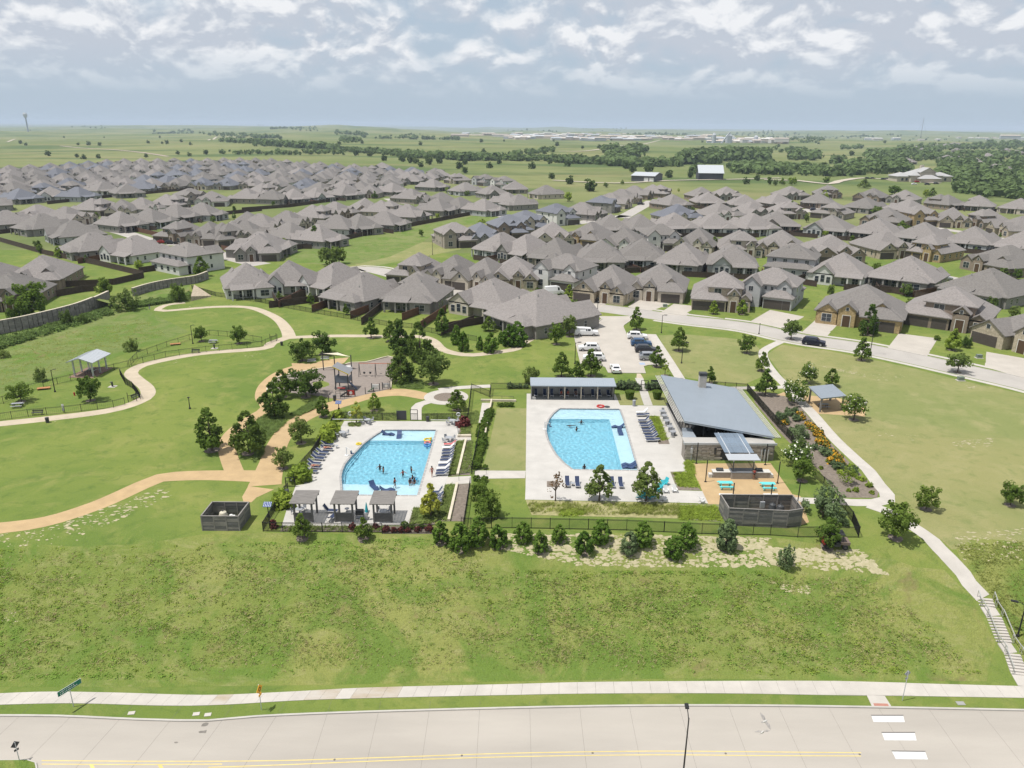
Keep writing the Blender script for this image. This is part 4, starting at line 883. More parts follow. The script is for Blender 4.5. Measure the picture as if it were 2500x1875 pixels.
# ------------------------------------------------------------------ fences
BLACKM = mat('black_metal', (.018,.018,.018),.5); STAINM = mat('dark_fence_wood', (.060,.042,.032),.85,.25,1.5); REDWOOD = mat('reddish_fence_wood', (.12,.06,.038),.85,.2,1.5)
POSTM = {}
def metal_fence(pts, label, hgt=1.35, gap=2.4, pick=.13, pw=.03, postw=.07, group=None):
    root = thing('metal_fence', label, 'fence', pts[0], 0, group); o0 = Vector((pts[0][0], pts[0][1], pts[0][2] if len(pts[0]) > 2 else 0))
    rail, pk = MB(), MB(); key = (hgt, postw)
    if key not in POSTM: POSTM[key] = MB().box(-postw/2, postw/2,-postw/2, postw/2,-.05, hgt + .08).mesh('post', BLACKM)
    for a, b_ in zip(pts, pts[1:]):
        a, b_ = Vector((a[0], a[1], H(a[1]))), Vector((b_[0], b_[1], H(b_[1]))); d = b_ - a; n = max(1, round(d.length / gap)); up = Vector((0,0,1))
        for z in (.12, hgt - .12, hgt): rail.bar(a + up*z - o0, b_ + up*z - o0,.035)
        for j in range(n + 1):
            if j == n and b_ is not pts[-1] and False: continue
            o = bpy.data.objects.new('post', POSTM[key]); COL.objects.link(o); o.parent = root; o.location = a + d*(j/n) - o0
        m = int(d.length / pick)
        for j in range(1, m):
            p = a + d*(j/m) - o0; pk.bar(p + up*.08, p + up*hgt, pw)
    rail.build('rail', BLACKM, root)
    if pick: o = pk.build('picket_run', BLACKM, root); o['kind'] = 'stuff'
    return root
W2 = lambda c, l: [(p.x, p.y, p.z) for p in gs(c, l)]
metal_fence(W2('C2', [(78,1028),(1080,1040)]), 'black picket fence along the front of the pergolas', 1.3)
metal_fence(W2('C2', [(1082,1048),(1455,1045),(1560,1045)]), 'short black picket fence beside the dark red shrubs', 1.3)
metal_fence(W2('C2', [(1750,1000),(1830,1005)]) + W2('C3', [(35,1000),(1000,1020),(1635,1050),(2212,1062)]) + W2('C4', [(300,1078),(815,1080)]), 'long black picket fence above the bank of juniper shrubs', 1.5)
metal_fence(W2('C2', [(78,1028),(180,860),(260,720),(290,690)]), 'black picket fence by the solar panel post', 1.3)
metal_fence(W2('C2', [(340,620),(375,530),(490,400),(600,230),(695,75)]), 'black picket fence between granite path and left sun loungers', 1.3)
metal_fence(W2('A2', [(695,1185),(1215,1200)]), 'black picket fence behind the pool table with planter tree', 1.3)
metal_fence(W2('A2', [(1420,1200),(1800,1195)]), 'black picket fence with rescue pole right of the pool gate', 1.3)
metal_fence(W2('A2', [(1805,1195),(1835,940),(1985,1000)]), 'black picket fence beside the circular walk', 1.3)
metal_fence(W2('A2', [(1990,1005),(2000,935)]) + W2('A3', [(0,935),(190,935)]), 'black picket fence behind the long cabana hedge', 1.3)
metal_fence(W2('A3', [(895,940),(1120,945)]), 'black picket fence between cabana and entrance gate', 1.3)
metal_fence(W2('A3', [(1185,945),(1330,950)]), 'black picket fence between entrance gate and clubhouse', 1.3)
metal_fence(W2('Q', [(900,380),(1345,415),(1560,670),(1760,900),(1940,1090)]) + W2('C4', [(300,390)]), 'black picket fence behind the clubhouse along the mulch bed', 1.5)
metal_fence(W2('C4', [(430,560),(520,640),(590,690)]), 'short black fence by the gate in the mulch bed', 1.3)
metal_fence(W2('C4', [(640,800),(760,950),(815,1080)]), 'black picket fence going up from the utility vehicle', 1.5)
metal_fence(W2('C2', [(1835,545),(1880,330),(1905,200)]), 'black railing beside the clipped hedge ramp', 1.2,2.0)
metal_fence(W2('C2', [(1770,1000),(1825,640)]), 'dark railing between terrace beds and large shrubs', 1.2,2.0)
DGC = dict(hgt=1.35, gap=2.9, pick=.3, pw=.012, postw=.06)
metal_fence(W2('A1', [(-40,1062),(30,1055),(250,950),(600,865),(1080,745)]), 'long wire fence on the meadow side of the dog park', **DGC)
metal_fence(W2('A1', [(1090,745),(1160,672),(1410,580),(1600,520),(1770,480)]) + W2('A1', [(1920,490),(2212,540)]) , 'wire fence on the meadow side of the small dog run', **DGC)
metal_fence(W2('A1', [(1110,740),(1400,665),(1740,620),(1960,600),(2212,575)]) + W2('A2', [(100,560),(200,520)]), 'wire fence between small dog run and tan path', **DGC)
metal_fence(W2('A1', [(-40,1205),(240,1165),(550,1138),(960,1090),(1055,1065)]), 'wire fence between dog park lawn and tan path', **DGC)
metal_fence(W2('A1', [(1015,815),(1060,895),(1120,930),(1165,985),(1185,1020)]), 'curved dark fence where the tan path bends', 1.4,1.3,.12,.02,.06)
metal_fence(W2('A2', [(10,190),(195,235),(490,290),(815,345),(1120,400),(1330,420),(1500,460),(1600,480),(1880,530)]), 'long black fence along the gardens above the lawn', 1.3,2.4,.14)
metal_fence(W2('A1', [(1620,90),(1820,150),(2212,205)]), 'black fence above the stone retaining wedge', 1.3,2.4,.14)
def board_fence(pts, label, m=STAINM, hgt=1.9, group='board fences of the house gardens'):
    p0 = Vector(pts[0]); root = thing('board_fence', label, 'fence', p0,0, group); panel = MB(); posts = MB()
    for a, b_ in zip(pts, pts[1:]):
        a, b_ = Vector(a), Vector(b_); d = b_ - a; n = max(1, round(d.length / 2.4)); L_ = d.length; t = d.normalized(); nr = Vector((-t.y, t.x, 0))
        for j in range(n):
            q0, q1 = a + d*(j/n) - p0, a + d*((j+1)/n) - p0; off = nr * (.0 if j % 2 else .015); dz = random.uniform(-.03,.03)
            panel.add([q0+nr*.03+off, q1+nr*.03+off, q1-nr*.03+off, q0-nr*.03+off] + [v + Vector((0,0, hgt+dz)) for v in (q0+nr*.03+off, q1+nr*.03+off, q1-nr*.03+off, q0-nr*.03+off)], [(4,5,6,7),(0,1,5,4),(2,3,7,6),(1,2,6,5),(3,0,4,7)])
        panel.bar(a - p0 + Vector((0,0, hgt + .04)), b_ - p0 + Vector((0,0, hgt + .04)),.14,.05)
    panel.build('board_panel', m, root); return root
BF = lambda c, l: [(p.x, p.y, 0) for p in gs(c, l)]
near = [('A2', [(190,230),(440,150)]),('A2', [(490,285),(790,170)]),('A2', [(815,340),(1080,235)]),('A2', [(1250,355),(1470,270)]),('A2', [(1590,475),(1860,370)])]
for i, (c, l) in enumerate(near): board_fence(BF(c, l), ['dark board fence between the white houses above the lawn', 'brown board fence by the garden with a young tree', 'board fence beside the paved patio above the lawn', 'reddish board fence by the furnished patio', 'board fence behind the cypress group'][i], [STAINM, REDWOOD, REDWOOD, REDWOOD, STAINM][i], group=None)
for i, (c, l, t) in enumerate([('B2', [(-30,1300),(500,1222),(1000,1110),(1845,948)], 'long dark board fence above the green swale'),('B1', [(0,1175),(400,1290),(800,1370),(1215,1470)], 'dark board fence above the rough slope by the white house'),('B1', [(1215,1480),(960,1540),(500,1560),(400,1530)], 'board fence round the large corner lawn'),('B1', [(1175,1440),(1650,1370)], 'dark board fence beside the white two-storey gable house'),
        ('B1', [(830,1030),(1130,1085),(1490,1165)], 'reddish board fence along the estate street corner'),('B1', [(1870,1245),(2212,1310)], 'reddish board fence beside the estate street'),('B2', [(-100,915),(300,885),(820,812),(930,790)], 'dark board fence along the middle estate row'),('B1', [(1700,970),(2212,915)], 'dark board fence behind the middle estate lawns'),('B1', [(400,860),(950,800),(1500,750),(2212,690)], 'dark board fence along the upper estate gardens'),('B2', [(0,690),(860,640)], 'dark board fence behind the pale upper estate houses'),
        ('B2', [(1900,895),(2212,850)], 'dark board fence beside the estate entrance road'),('B1', [(480,1640),(700,1600),(820,1590)], 'dark board fence above the stone wall by the big tree')]):
    board_fence(BF(c, l), t, REDWOOD if 'reddish' in t else STAINM, group=None)
# side fences between neighbouring gardens
def side_fences():
    n = 0
    for key, back, ln in (('r2', 1,15),('r4', 1,15),('lawn', 1,19),('g1', 1,15),('f1', 1,13),('f3', 1,13),('front', -1,16),('r3', -1,16),('r6', 1,14)):
        P = ROWS[key]
        for a, b_ in zip(P, P[1:]):
            t = (b_ - a); t.z = 0
            if t.length > 34: continue
            t.normalize(); nr = Vector((t.y, -t.x, 0)) * (1 if back > 0 else -1); m = (a + b_) / 2; m.z = 0
            board_fence([m + nr*2, m + nr*(2 + ln)], 'dark board fence between two neighbouring house gardens', STAINM if n % 3 else REDWOOD, 1.85, 'garden fences between neighbouring houses'); n += 1
        if key in ('r2', 'r4'):
            for a, b_ in zip(P, P[1:]):
                t = (b_ - a); t.z = 0
                if t.length > 40: continue
                t.normalize(); nr = Vector((t.y, -t.x, 0)) * 16.5
                board_fence([(a.x + nr.x, a.y + nr.y, 0),(b_.x + nr.x, b_.y + nr.y, 0)], 'dark board fence closing the rear of a house garden', STAINM, 1.85, 'rear garden fences')
side_fences()
# stone retaining walls by the meadow, made of courses of blocks
STONE = mat('wall_stone', (.215,.20,.185),.95,.28,1.6, detail=6, objvar=.18)
def stone_wall(c, line, label, hgt, bankw=9.0, m=STONE):
    P = spline([p for p in gs(c, line)], 1.3); p0 = P[0].copy(); root = thing('retaining_wall', label, 'wall', p0)
    core, cap, bank = MB(), MB(), MB(); S = [MB().bx((0,0,0),(1.26,.3, hgt/4 - .03), taper=.94).mesh('stone', m) for _ in range(3)]
    for i, (a, b_) in enumerate(zip(P, P[1:])):
        d = b_ - a; t = d.normalized(); nr = Vector((-t.y, t.x, 0))
        if nr.y < 0: nr = -nr
        A, B = a - p0, b_ - p0; up = Vector((0,0, hgt))
        core.add([A + nr*.1, B + nr*.1, B + nr*.5, A + nr*.5, A + nr*.1 + up, B + nr*.1 + up, B + nr*.5 + up, A + nr*.5 + up], [(4,5,6,7),(0,1,5,4),(2,3,7,6),(1,2,6,5),(3,0,4,7)])
        cap.bar(A + nr*.2 + up + Vector((0,0,.05)), B + nr*.2 + up + Vector((0,0,.05)),.6,.12)
        f0, f1 = min(1, i/6,(len(P)-2-i)/6), min(1,(i+1)/6,(len(P)-2-i)/6); bank.add([A + nr*.5 + up*.97*max(f0,.02), B + nr*.5 + up*.97*max(f1,.02), B + nr*bankw - Vector((0,0,.02)), A + nr*bankw - Vector((0,0,.02))], [(0,1,2,3)])
        for k in range(4):
            if i * 4 + k > 290: break
            o = bpy.data.objects.new('stone', S[(i + k) % 3]); COL.objects.link(o); o.parent = root
            o.location = A + d*(.5 + (.0 if k % 2 else .0)) + nr*random.uniform(-.04,.04) + Vector((0,0, hgt*(k + .5)/4)); o.rotation_euler.z = math.atan2(t.y, t.x) + random.uniform(-.03,.03); o.scale = (d.length/1.3*random.uniform(.9,1),1,1)
    core.build('core', m, root); cap.build('capstone', CREAM, root)
    bk = bank.build('bank', DRAW, loc=p0); bk['kind'] = 'structure'
stone_wall('A1', [(-120,500),(0,470),(250,420),(600,330),(780,265),(920,200)], 'grey stone retaining wall below the big tree', 3.2)
stone_wall('A1', [(1130,150),(1280,105),(1450,70),(1650,40),(1760,0)], 'stepped grey stone wall beside the rough meadow', 2.4,7)
b = MB(); q = gs('A1', [(1612,190),(1780,155),(1640,95)]); b.add([q[0], q[1], q[2], q[0] + Vector((0,.3,1.3)), q[1] + Vector((0,.3,.3)), q[2] + Vector((0,.3,1.6))], [(0,1,4,3),(3,4,5),(1,2,5,4),(2,0,3,5)])
tag(b.build('retaining_wedge', mat('wedge_stone', (.36,.30,.22),.95,.25,2)), 'cream stone retaining wedge below the black garden fence', 'wall')
# ------------------------------------------------------------------ structures of the pool club
GREYW = mat('grey_timber', (.21,.195,.18),.85,.22,1.2, dims=(1,8,1)); GREYD = mat('dark_grey_timber', (.125,.122,.118),.85,.2,2, dims=(1,1,6)); METAL = mat('roof_metal', (.36,.40,.44),.38,.03,.5, metal=.35); METALW = mat('pale_roof_metal', (.50,.52,.54),.4, metal=.3)
STEEL = mat('dark_steel', (.05,.052,.055),.5); NAVY = mat('navy_sling', (.028,.040,.085),.8); NAVYP = mat('navy_plastic', (.030,.055,.13),.4); WHITEM = mat('white_frame', (.62,.62,.61),.5); GREYT = mat('table_grey', (.30,.31,.33),.5); TEAL = mat('teal_plastic', (.04,.40,.46),.5); TEALP = mat('turquoise_plastic', (.13,.55,.55),.5)
def pergola(x0, y0, label):
    root = thing('pergola', label, 'pergola', (x0, y0,0)); W_, D_ = 2.25,2.3
    for x in (0, W_):
        for y in (0, D_): MB().box(-.11,.11,-.11,.11,0,2.62 + (.12 if y else 0)).build('post', GREYD, root, loc=(x, y, 0))
    for y, z in ((0,2.62),(D_, 2.74)): MB().box(-.45, W_ + .45, y - .14, y - .07, z - .05, z + .18).build('beam', GREYW, root); 
    b = MB()
    for k in range(8): x = -.35 + k * (W_ + .7) / 7; b.bar((x, -.5,2.78),(x, D_ + .5,2.92),.06,.15)
    b.build('rafters', GREYW, root)
    n = 21
    for k in range(n):
        y = -.52 + k * (D_ + 1.0) / (n - 1); MB().box(-.42, W_ + .42,-.068,.068,0,.035).build('roof_slat', GREYW, root, loc=(0, y, 2.88 + .14 * k / n))
    sc = thing('screen', None, None); sc.parent = root
    for k in range(9): MB().box(.12, W_ - .12,-.02,.02,0,.115).build('screen_board', GREYD, sc, loc=(0,0,.12 + k * .132))
    return root
pergola(-27.55,85.3, 'grey timber pergola over a round table by the solar post'); pergola(-22.4,85.3, 'grey timber pergola between the other two, beside a lounger'); pergola(-17.45,85.3, 'grey timber pergola beside the closed teal umbrella')

def cabana():
    root = thing('cabana', 'long low cabana with flat grey metal roof over dark loungers', 'cabana', (3.7,131.6,0)); L_ = 15.2
    for k in range(6): MB().box(-.09,.09,-.09,.09,0,2.72).build('post', CREAM if 0 < k < 5 else STEEL, root, loc=(k * L_ / 5,0,0))
    MB().box(-.1, L_ + .1,2.85,3.05,0,2.6).build('back_wall', mat('cabana_wall', (.30,.29,.275),.9,.06,1), root)
    for x in (0, L_): MB().box(x - .06, x + .06,1.3,2.84,0,2.6).build('side_wall', mat('cabana_wall', (.30,.29,.275)), root)
    r_ = MB(); r_.add([(-.3,-.6,2.72),(L_ + .3,-.6,2.72),(L_ + .3,3.3,3.0),(-.3,3.3,3.0),(-.3,-.6,2.88),(L_ + .3,-.6,2.88),(L_ + .3,3.3,3.16),(-.3,3.3,3.16)], [(3,2,1,0),(4,5,6,7),(0,1,5,4),(1,2,6,5),(2,3,7,6),(3,0,4,7)])
    r_.build('roof', METAL, root); b = MB()
    for k in range(38): x = -.2 + k * .42; b.bar((x, -.6,2.895),(x, 3.3,3.175),.025,.04)
    b.build('roof_seams', METAL, root)['kind'] = 'stuff'
    MB().box(-.2, L_ + .2,-.3,2.84,.0,.03).build('floor_slab', mat('cabana_floor', (.22,.22,.215),.8), root, loc=(0,0,.018))
cabana()
def clubhouse():
    root = thing('clubhouse', 'clubhouse with large skewed grey metal roof and stone front wall', 'clubhouse', (27,105,0)); o = Vector((27,105,0))
    STN = mat('stacked_stone', (.33,.295,.25),.95,.25,1.5, dims=(1,1,3), objvar=.12)
    FL, FR, BLc, BRc = Vector((27.0,109.5,4.6)) - o, Vector((40.1,106.2,3.4)) - o, Vector((27.5,132.5,4.6)) - o, Vector((40.5,128.7,3.45)) - o
    dn = Vector((0,0,.28)); r_ = MB().add([FL - dn, FR - dn, BRc - dn, BLc - dn, FL, FR, BRc, BLc], [(3,2,1,0),(4,5,6,7),(0,1,5,4),(1,2,6,5),(2,3,7,6),(3,0,4,7)]).build('roof', [METAL], root)
    b = MB(); n = 46
    for k in range(n + 1): t = k / n; b.bar(FL.lerp(BLc, t) + Vector((.02,0,.025)), FR.lerp(BRc, t) + Vector((-.02,0,.025)),.05,.05)
    b.build('roof_seam_run', METAL, r_)['kind'] = 'stuff'
    # louvred sunshades along both sides
    LV = mat('louvre', (.48,.46,.42),.5)
    for A, B, sg in ((FL, BLc, -1),(FR, BRc, 1)):
        for k in range(4):
            MB().bar(A + Vector((sg*(.22 + .24*k),0,-.1)), B + Vector((sg*(.22 + .24*k),-.0,-.1)),.09,.05).build('louvre', LV, root)
        bb = MB()
        for k in range(15): p = A.lerp(B, k/14); bb.bar(p + Vector((0,0,-.14)), p + Vector((sg*1.05,0,-.14)),.05,.05)
        bb.build('louvre_bracket', STEEL, root)
    ch = thing('chimney', None, None); ch.parent = root; ch.location = Vector((34.0,127.6,0)) - o
    MB().box(-.62,.62,-.5,.5,0,6.2).build('stack', mat('chimney_stone', (.40,.37,.33),.9,.15,2), ch); MB().box(-.66,.66,-.54,.54,6.2,6.75).build('cap', STEEL, ch)
    # glazed hall under the roof
    inner = [(28.4,110.3),(39.0,108.0),(39.2,127.5),(28.6,130.2)]
    zt = lambda x: 4.25 - (x - 27) * .0905
    wl = MB()
    for (ax, ay),(bx_, by) in ((inner[1], inner[2]),(inner[2], inner[3])):
        wl.add([(ax-27, ay-105,0),(bx_-27, by-105,0),(bx_-27, by-105, zt(bx_)),(ax-27, ay-105, zt(ax))], [(0,1,2,3)])
        wl.add([(ax-27, ay-105+.2,0),(bx_-27, by-105+.2,0),(bx_-27, by-105+.2, zt(bx_)),(ax-27, ay-105+.2, zt(ax))], [(3,2,1,0)])
    wl.build('wall', mat('club_wall', (.28,.265,.25),.9,.08,1), root)
    def glaze(a, b_, n):
        a, b_ = Vector((a[0]-27, a[1]-105,0)), Vector((b_[0]-27, b_[1]-105,0)); d = b_ - a
        for k in range(n):
            p, q = a + d*(k/n + .008), a + d*((k+1)/n - .008); zz0, zz1 = zt(p.x + 27) - .05, zt(q.x + 27) - .05; nr = Vector((-d.y, d.x, 0)).normalized()*.02
            MB().add([p - nr, q - nr, q - nr + Vector((0,0,zz1)), p - nr + Vector((0,0,zz0)), p + nr, q + nr, q + nr + Vector((0,0,zz1)), p + nr + Vector((0,0,zz0))], [(0,1,2,3),(7,6,5,4),(0,4,5,1),(3,2,6,7),(1,5,6,2),(4,0,3,7)]).build('glass_pane', PANE, root)
            MB().bar(p, p + Vector((0,0, zz0 + .02)),.1).build('mullion', STEEL, root)
    glaze((28.4,110.3),(39.0,108.0),6); glaze((28.5,129.5),(28.4,110.4),9)
    MB().box(1.3,12.1,3.4,24.9,.02,.06).build('floor', mat('club_floor', (.10,.10,.105),.5), root)
    for k, (x, y) in enumerate(((3.5,8),(6,7),(8.5,6.5),(5,12),(8,12),(4,17))):     # dim furniture behind the glass
        MB().box(-.5,.5,-.5,.5,.7,.78).box(-.06,.06,-.06,.06,.06,.7).build('inner_table', mat('inner_wood', (.12,.09,.07),.6), root, loc=(x, y, 0))
    for x, y in ((4.2,6.0),(6.8,5.6),(9.8,5.2)): MB().lathe([(.05,.5),(.2,.3),(.22,.1),(.05,0)], n=10).build('pendant_lamp', WHITEM, root, loc=(x, y, 2.4))
    # low stone block in front with a flat roof
    MB().box(-.7,12.9,.06,2.0,0,2.62).build('front_block', mat('mortar', (.25,.225,.195),.95,.1,2), root)
    MB().box(-.8,13.0,-.02,2.2,2.62,2.84).build('flat_roof', [mat('membrane', (.36,.345,.32),.9,.08,.6)], root); MB().box(-.95,13.15,-.14,-.022,2.56,2.9).build('flat_roof_edge', METALW, root)
    S_ = [MB().bx((0,0,0),(w_, .16,.23), taper=.93).mesh('stone', STN) for w_ in (.7,.95,1.25)]; rnd = random.Random(3)
    for j in range(10):
        x = -.7 + rnd.uniform(0,.2)
        while x < 12.7:
            k = rnd.randrange(3); w_ = (.7,.95,1.25)[k]
            if x + w_ > 12.9: break
            if not (4.5 < x + w_/2 < 7.4 and j < 9):
                ob = bpy.data.objects.new('stone', S_[k]); COL.objects.link(ob); ob.parent = root; ob.location = (x + w_/2,.0 - rnd.uniform(0,.05),.14 + j*.252); 
            x += w_ + .025
    MB().box(4.75,7.2,-.02,.04,0,2.2).build('opening', STEEL, root)
    for x in (3.9,11.3): MB().box(x - .16, x + .16,-.14,-.06,1.0,2.1).build('narrow_window', GLASS, root)
    b = MB(); b.box(.15,.45,-.3,-.1,1.2,2.0); b.tube([(.3,-.2,0),(.3,-.2,2.4)], .05,6); b.build('meter_box', METALW, root)
    b = MB()
    for x in (10.9,11.4,11.9): b.tube([(x, -.25,0),(x, -.25,1.9)], .07,6)
    b.build('service_pipe', METALW, root)
    # bench roof on the pool side
    MB().add([(-.9,.3,2.55),(1.6,.3,2.55),(1.4,6.0,2.75),(-.0,6.0,2.75),(-.9,.3,2.67),(1.6,.3,2.67),(1.4,6.0,2.87),(-.0,6.0,2.87)], [(3,2,1,0),(4,5,6,7),(0,1,5,4),(1,2,6,5),(2,3,7,6),(3,0,4,7)]).build('side_canopy', METAL, root)
def pane_material():
    m = bpy.data.materials.new('clear_pane'); m.use_nodes = True; N = m.node_tree.nodes; L = m.node_tree.links; N.clear(); out = N.new('ShaderNodeOutputMaterial'); t = N.new('ShaderNodeBsdfTransparent'); t.inputs[0].default_value = (.42,.46,.50,1)
    gl = N.new('ShaderNodeBsdfGlossy'); gl.inputs['Roughness'].default_value = .04; fr = N.new('ShaderNodeFresnel'); fr.inputs[0].default_value = 1.5; mx = N.new('ShaderNodeMixShader'); L.new(fr.outputs[0], mx.inputs[0]); L.new(t.outputs[0], mx.inputs[1]); L.new(gl.outputs[0], mx.inputs[2]); L.new(mx.outputs[0], out.inputs[0]); return m
PANE = pane_material()
clubhouse()
def canopy():
    root = thing('glass_canopy', 'tilted clear canopy with white beams above the grill court', 'canopy', (31.2,99.6,0))
    for x in (.7,3.6): 
        MB().bar((x, -.9,2.75),(x, 8.2,3.35),.14,.2).build('beam', METALW, root)
        MB().bar((x, -.9,0),(x, -.9,2.7),.12).build('post', STEEL, root)
    for k in range(3): MB().add([(.0 + 1.45*k, 1.6,2.98),(1.42 + 1.45*k, 1.6,2.98),(1.42 + 1.45*k, 8.0,3.42),(.0 + 1.45*k, 8.0,3.42),(.0 + 1.45*k, 1.6,3.0),(1.42 + 1.45*k, 1.6,3.0),(1.42 + 1.45*k, 8.0,3.44),(.0 + 1.45*k, 8.0,3.44)], [(3,2,1,0),(4,5,6,7),(0,1,5,4),(1,2,6,5),(2,3,7,6),(3,0,4,7)]).build('clear_sheet', CLEAR, root)
    b = MB(); b.add([(-.1,-.9,2.86),(4.5,-.9,2.86),(4.5,1.0,2.98),(-.1,1.0,2.98),(-.1,-.9,2.94),(4.5,-.9,2.94),(4.5,1.0,3.06),(-.1,1.0,3.06)], [(3,2,1,0),(4,5,6,7),(0,1,5,4),(1,2,6,5),(2,3,7,6),(3,0,4,7)])
    for k in range(6): y = -.85 + k*.36; z = 2.95 + k*.0235; b.bar((-.1, y, z),(4.5, y, z),.03,.05)
    b.build('metal_sheet', METALW, root)
CLEAR = bpy.data.materials.new('clear_sheet'); CLEAR.use_nodes = True
def _cl():
    N = CLEAR.node_tree.nodes; L = CLEAR.node_tree.links; N.clear(); out = N.new('ShaderNodeOutputMaterial'); t = N.new('ShaderNodeBsdfTransparent'); t.inputs[0].default_value = (.72,.78,.84,1); d = N.new('ShaderNodeBsdfDiffuse'); d.inputs[0].default_value = (.35,.42,.5,1); mx = N.new('ShaderNodeMixShader'); mx.inputs[0].default_value = .35; L.new(t.outputs[0], mx.inputs[1]); L.new(d.outputs[0], mx.inputs[2]); L.new(mx.outputs[0], out.inputs[0])
_cl(); canopy()
def grill_counter():
    root = thing('grill_counter', 'long stone grill counter with pale tops on the granite court', 'counter', (28.7,98.6,0)); SM = mat('counter_stone', (.34,.305,.265),.9,.12,2); TP = mat('counter_top', (.50,.485,.45),.6,.05,2); DK = mat('dark_counter_top', (.14,.145,.155),.5)
    MB().box(.5,3.0,.3,1.2,0,.88).build('side_base', SM, root); MB().box(.4,3.0,.2,1.3,.88,.96).build('side_top', TP, root); MB().box(6.4,8.7,.3,1.2,0,.88).build('side_base', SM, root); MB().box(6.4,8.8,.2,1.3,.88,.96).build('side_top', TP, root)
    MB().box(3.0,6.4,-.1,1.3,0,1.02).build('bar_base', SM, root); MB().box(2.95,6.45,-.2,1.4,1.02,1.1).build('bar_top', DK, root)
    for x in (.0,8.8): MB().box(x - .1, x + .4,.3,1.0,0,.55).build('step_block', TP, root)
    for x in (1.5,7.2):
        gr = MB().box(-.5,.5,-.3,.25,0,.12).box(-.5,.5,-.05,.25,.12,.34).build('grill', STEEL, root, loc=(x, .8,.96)); MB().bar((-.4,-.1,.24),(.4,-.1,.24),.03).build('handle', METALW, gr)
grill_counter()
for i, (x, y) in enumerate(((27.8,97.6),(27.9,103.8),(38.2,103.5),(38.0,97.3),(29.6,90.4),(34.6,90.2),(38.6,91.0))):
    root = thing('light_pole', ['dark string-light pole by the planter edge of the granite court', 'dark string-light pole against the stone wall by the meter box', 'dark string-light pole against the stone wall by the pipes', 'dark string-light pole beside the flowering tree lawn', 'dark string-light pole at the corner of the timber enclosure', 'dark string-light pole behind the timber enclosure equipment', 'dark string-light pole by the enclosure water tanks'][i], 'pole', (x, y, 0))
    MB().tube([(0,0,0),(0,0,3.4)], .075,8).build('shaft', BLACKM, root); MB().box(-.17,.17,-.17,.17,0,.05).build('base_plate', BLACKM, root)
def picnic_table(m, frame_m, L_=1.8):
    root = thing('picnic_table', '', 'picnic table')
    for k in range(5): MB().box(-L_/2, L_/2,-.36 + k*.148,-.36 + k*.148 + .13,.72,.76).build('top_board', m, root)
    for y in (-.72,.72): MB().box(-L_/2, L_/2, y - .14, y + .14,.42,.46).build('bench', m, root)
    for x in (-.6,.6):
        b = MB(); b.bar((x, -.5,0),(x, -.2,.72),.08); b.bar((x, .5,0),(x, .2,.72),.08); b.bar((x, -.72,.4),(x, .72,.4),.07); b.build('leg_frame', frame_m, root)
    return Proto(root)
pt = picnic_table(TEALP, TEALP)
for i, (x, y) in enumerate(((742,425),(1150,435))): p = g('R', x + 10, y + 10); pt.place(p, 0,1.1, ['turquoise picnic table on the granite court by the planter side', 'turquoise picnic table on the granite court by the lawn side'][i])
for i, (x, y) in enumerate(((770,520),(1200,520))):
    p = g('R', x, y - 10,.45); tag(MB().box(-1.0,1.0,-.22,.22,.36,.45).box(-.8,-.6,-.18,.18,0,.36).box(.6,.8,-.18,.18,0,.36).build('pale_bench', WHITEM, loc=(p.x, p.y + .3,0)), ['white bench behind the enclosure at its planter end', 'white bench behind the enclosure at its tank end'][i], 'bench')
def enclosure(poly, hgt, label, brace=True):
    root = thing('timber_enclosure', label, 'enclosure', (poly[0][0], poly[0][1], 0)); o = Vector((poly[0][0], poly[0][1], 0)); n = len(poly)
    for i in range(n):
        a, c = Vector((*poly[i], 0)) - o, Vector((*poly[(i+1) % n], 0)) - o; d = c - a; k = max(1, round(d.length / 1.75)); t = d.normalized(); nr = Vector((t.y, -t.x, 0))
        for j in range(k):
            p, q = a + d*(j/k), a + d*((j+1)/k); MB().bar(p, p + Vector((0,0, hgt + .05)),.14).build('post', GREYW, root)
            nb = 8
            for s in range(nb):
                z = (s + .5)*hgt/nb; off = nr*(.03 + random.uniform(-.008,.008)); MB().bar(p + t*.06 + off + Vector((0,0,z)), q - t*.06 + off + Vector((0,0,z)),.035, hgt/nb - .018).build('board', GREYD if random.random() < .6 else GREYW, root)
        MB().bar(a + Vector((0,0,hgt+.06)), c + Vector((0,0,hgt+.06)),.16,.06).build('cap_rail', GREYW, root)
    return root
enclosure([(-38.4,82.9),(-33.8,82.9),(-33.7,86.6),(-38.4,86.6)], 2.0, 'grey timber equipment enclosure standing alone on the grass')
enclosure([(27.6,85.2),(34.9,84.6),(36.9,85.2),(36.9,88.9),(27.5,88.9)], 2.4, 'grey timber equipment enclosure beside the granite court')
TANKM = mat('cream_tank', (.50,.46,.36),.6); BLUEB = mat('blue_lid', (.10,.17,.35),.5)
def tank(loc, r_, h, label, m=TANKM):
    root = thing('filter_tank', label, 'tank', loc); MB().lathe([(r_*.9,0),(r_, .1),(r_, h*.65),(r_*.75, h*.9),(r_*.2, h)], n=16).build('vessel', m, root, smooth=False); MB().lathe([(r_*.18,0),(r_*.15,.12)], n=8).build('valve', STEEL, root, loc=(0,0, h - .02)); MB().lathe([(r_ + .02,0),(r_ + .02,.06)], n=16).build('band', STEEL, root, loc=(0,0, h*.33)); return root
def drum(loc, r_, h, label, m, lid, grp=None):
    root = thing('chemical_drum', label, 'drum', loc, 0, grp); MB().lathe([(r_, 0),(r_, h),(r_*.92, h + .02)], n=12).build('body', m, root); MB().lathe([(r_*.95,0),(r_*.95,.05)], n=12).build('lid', lid, root, loc=(0,0, h + .02)); return root
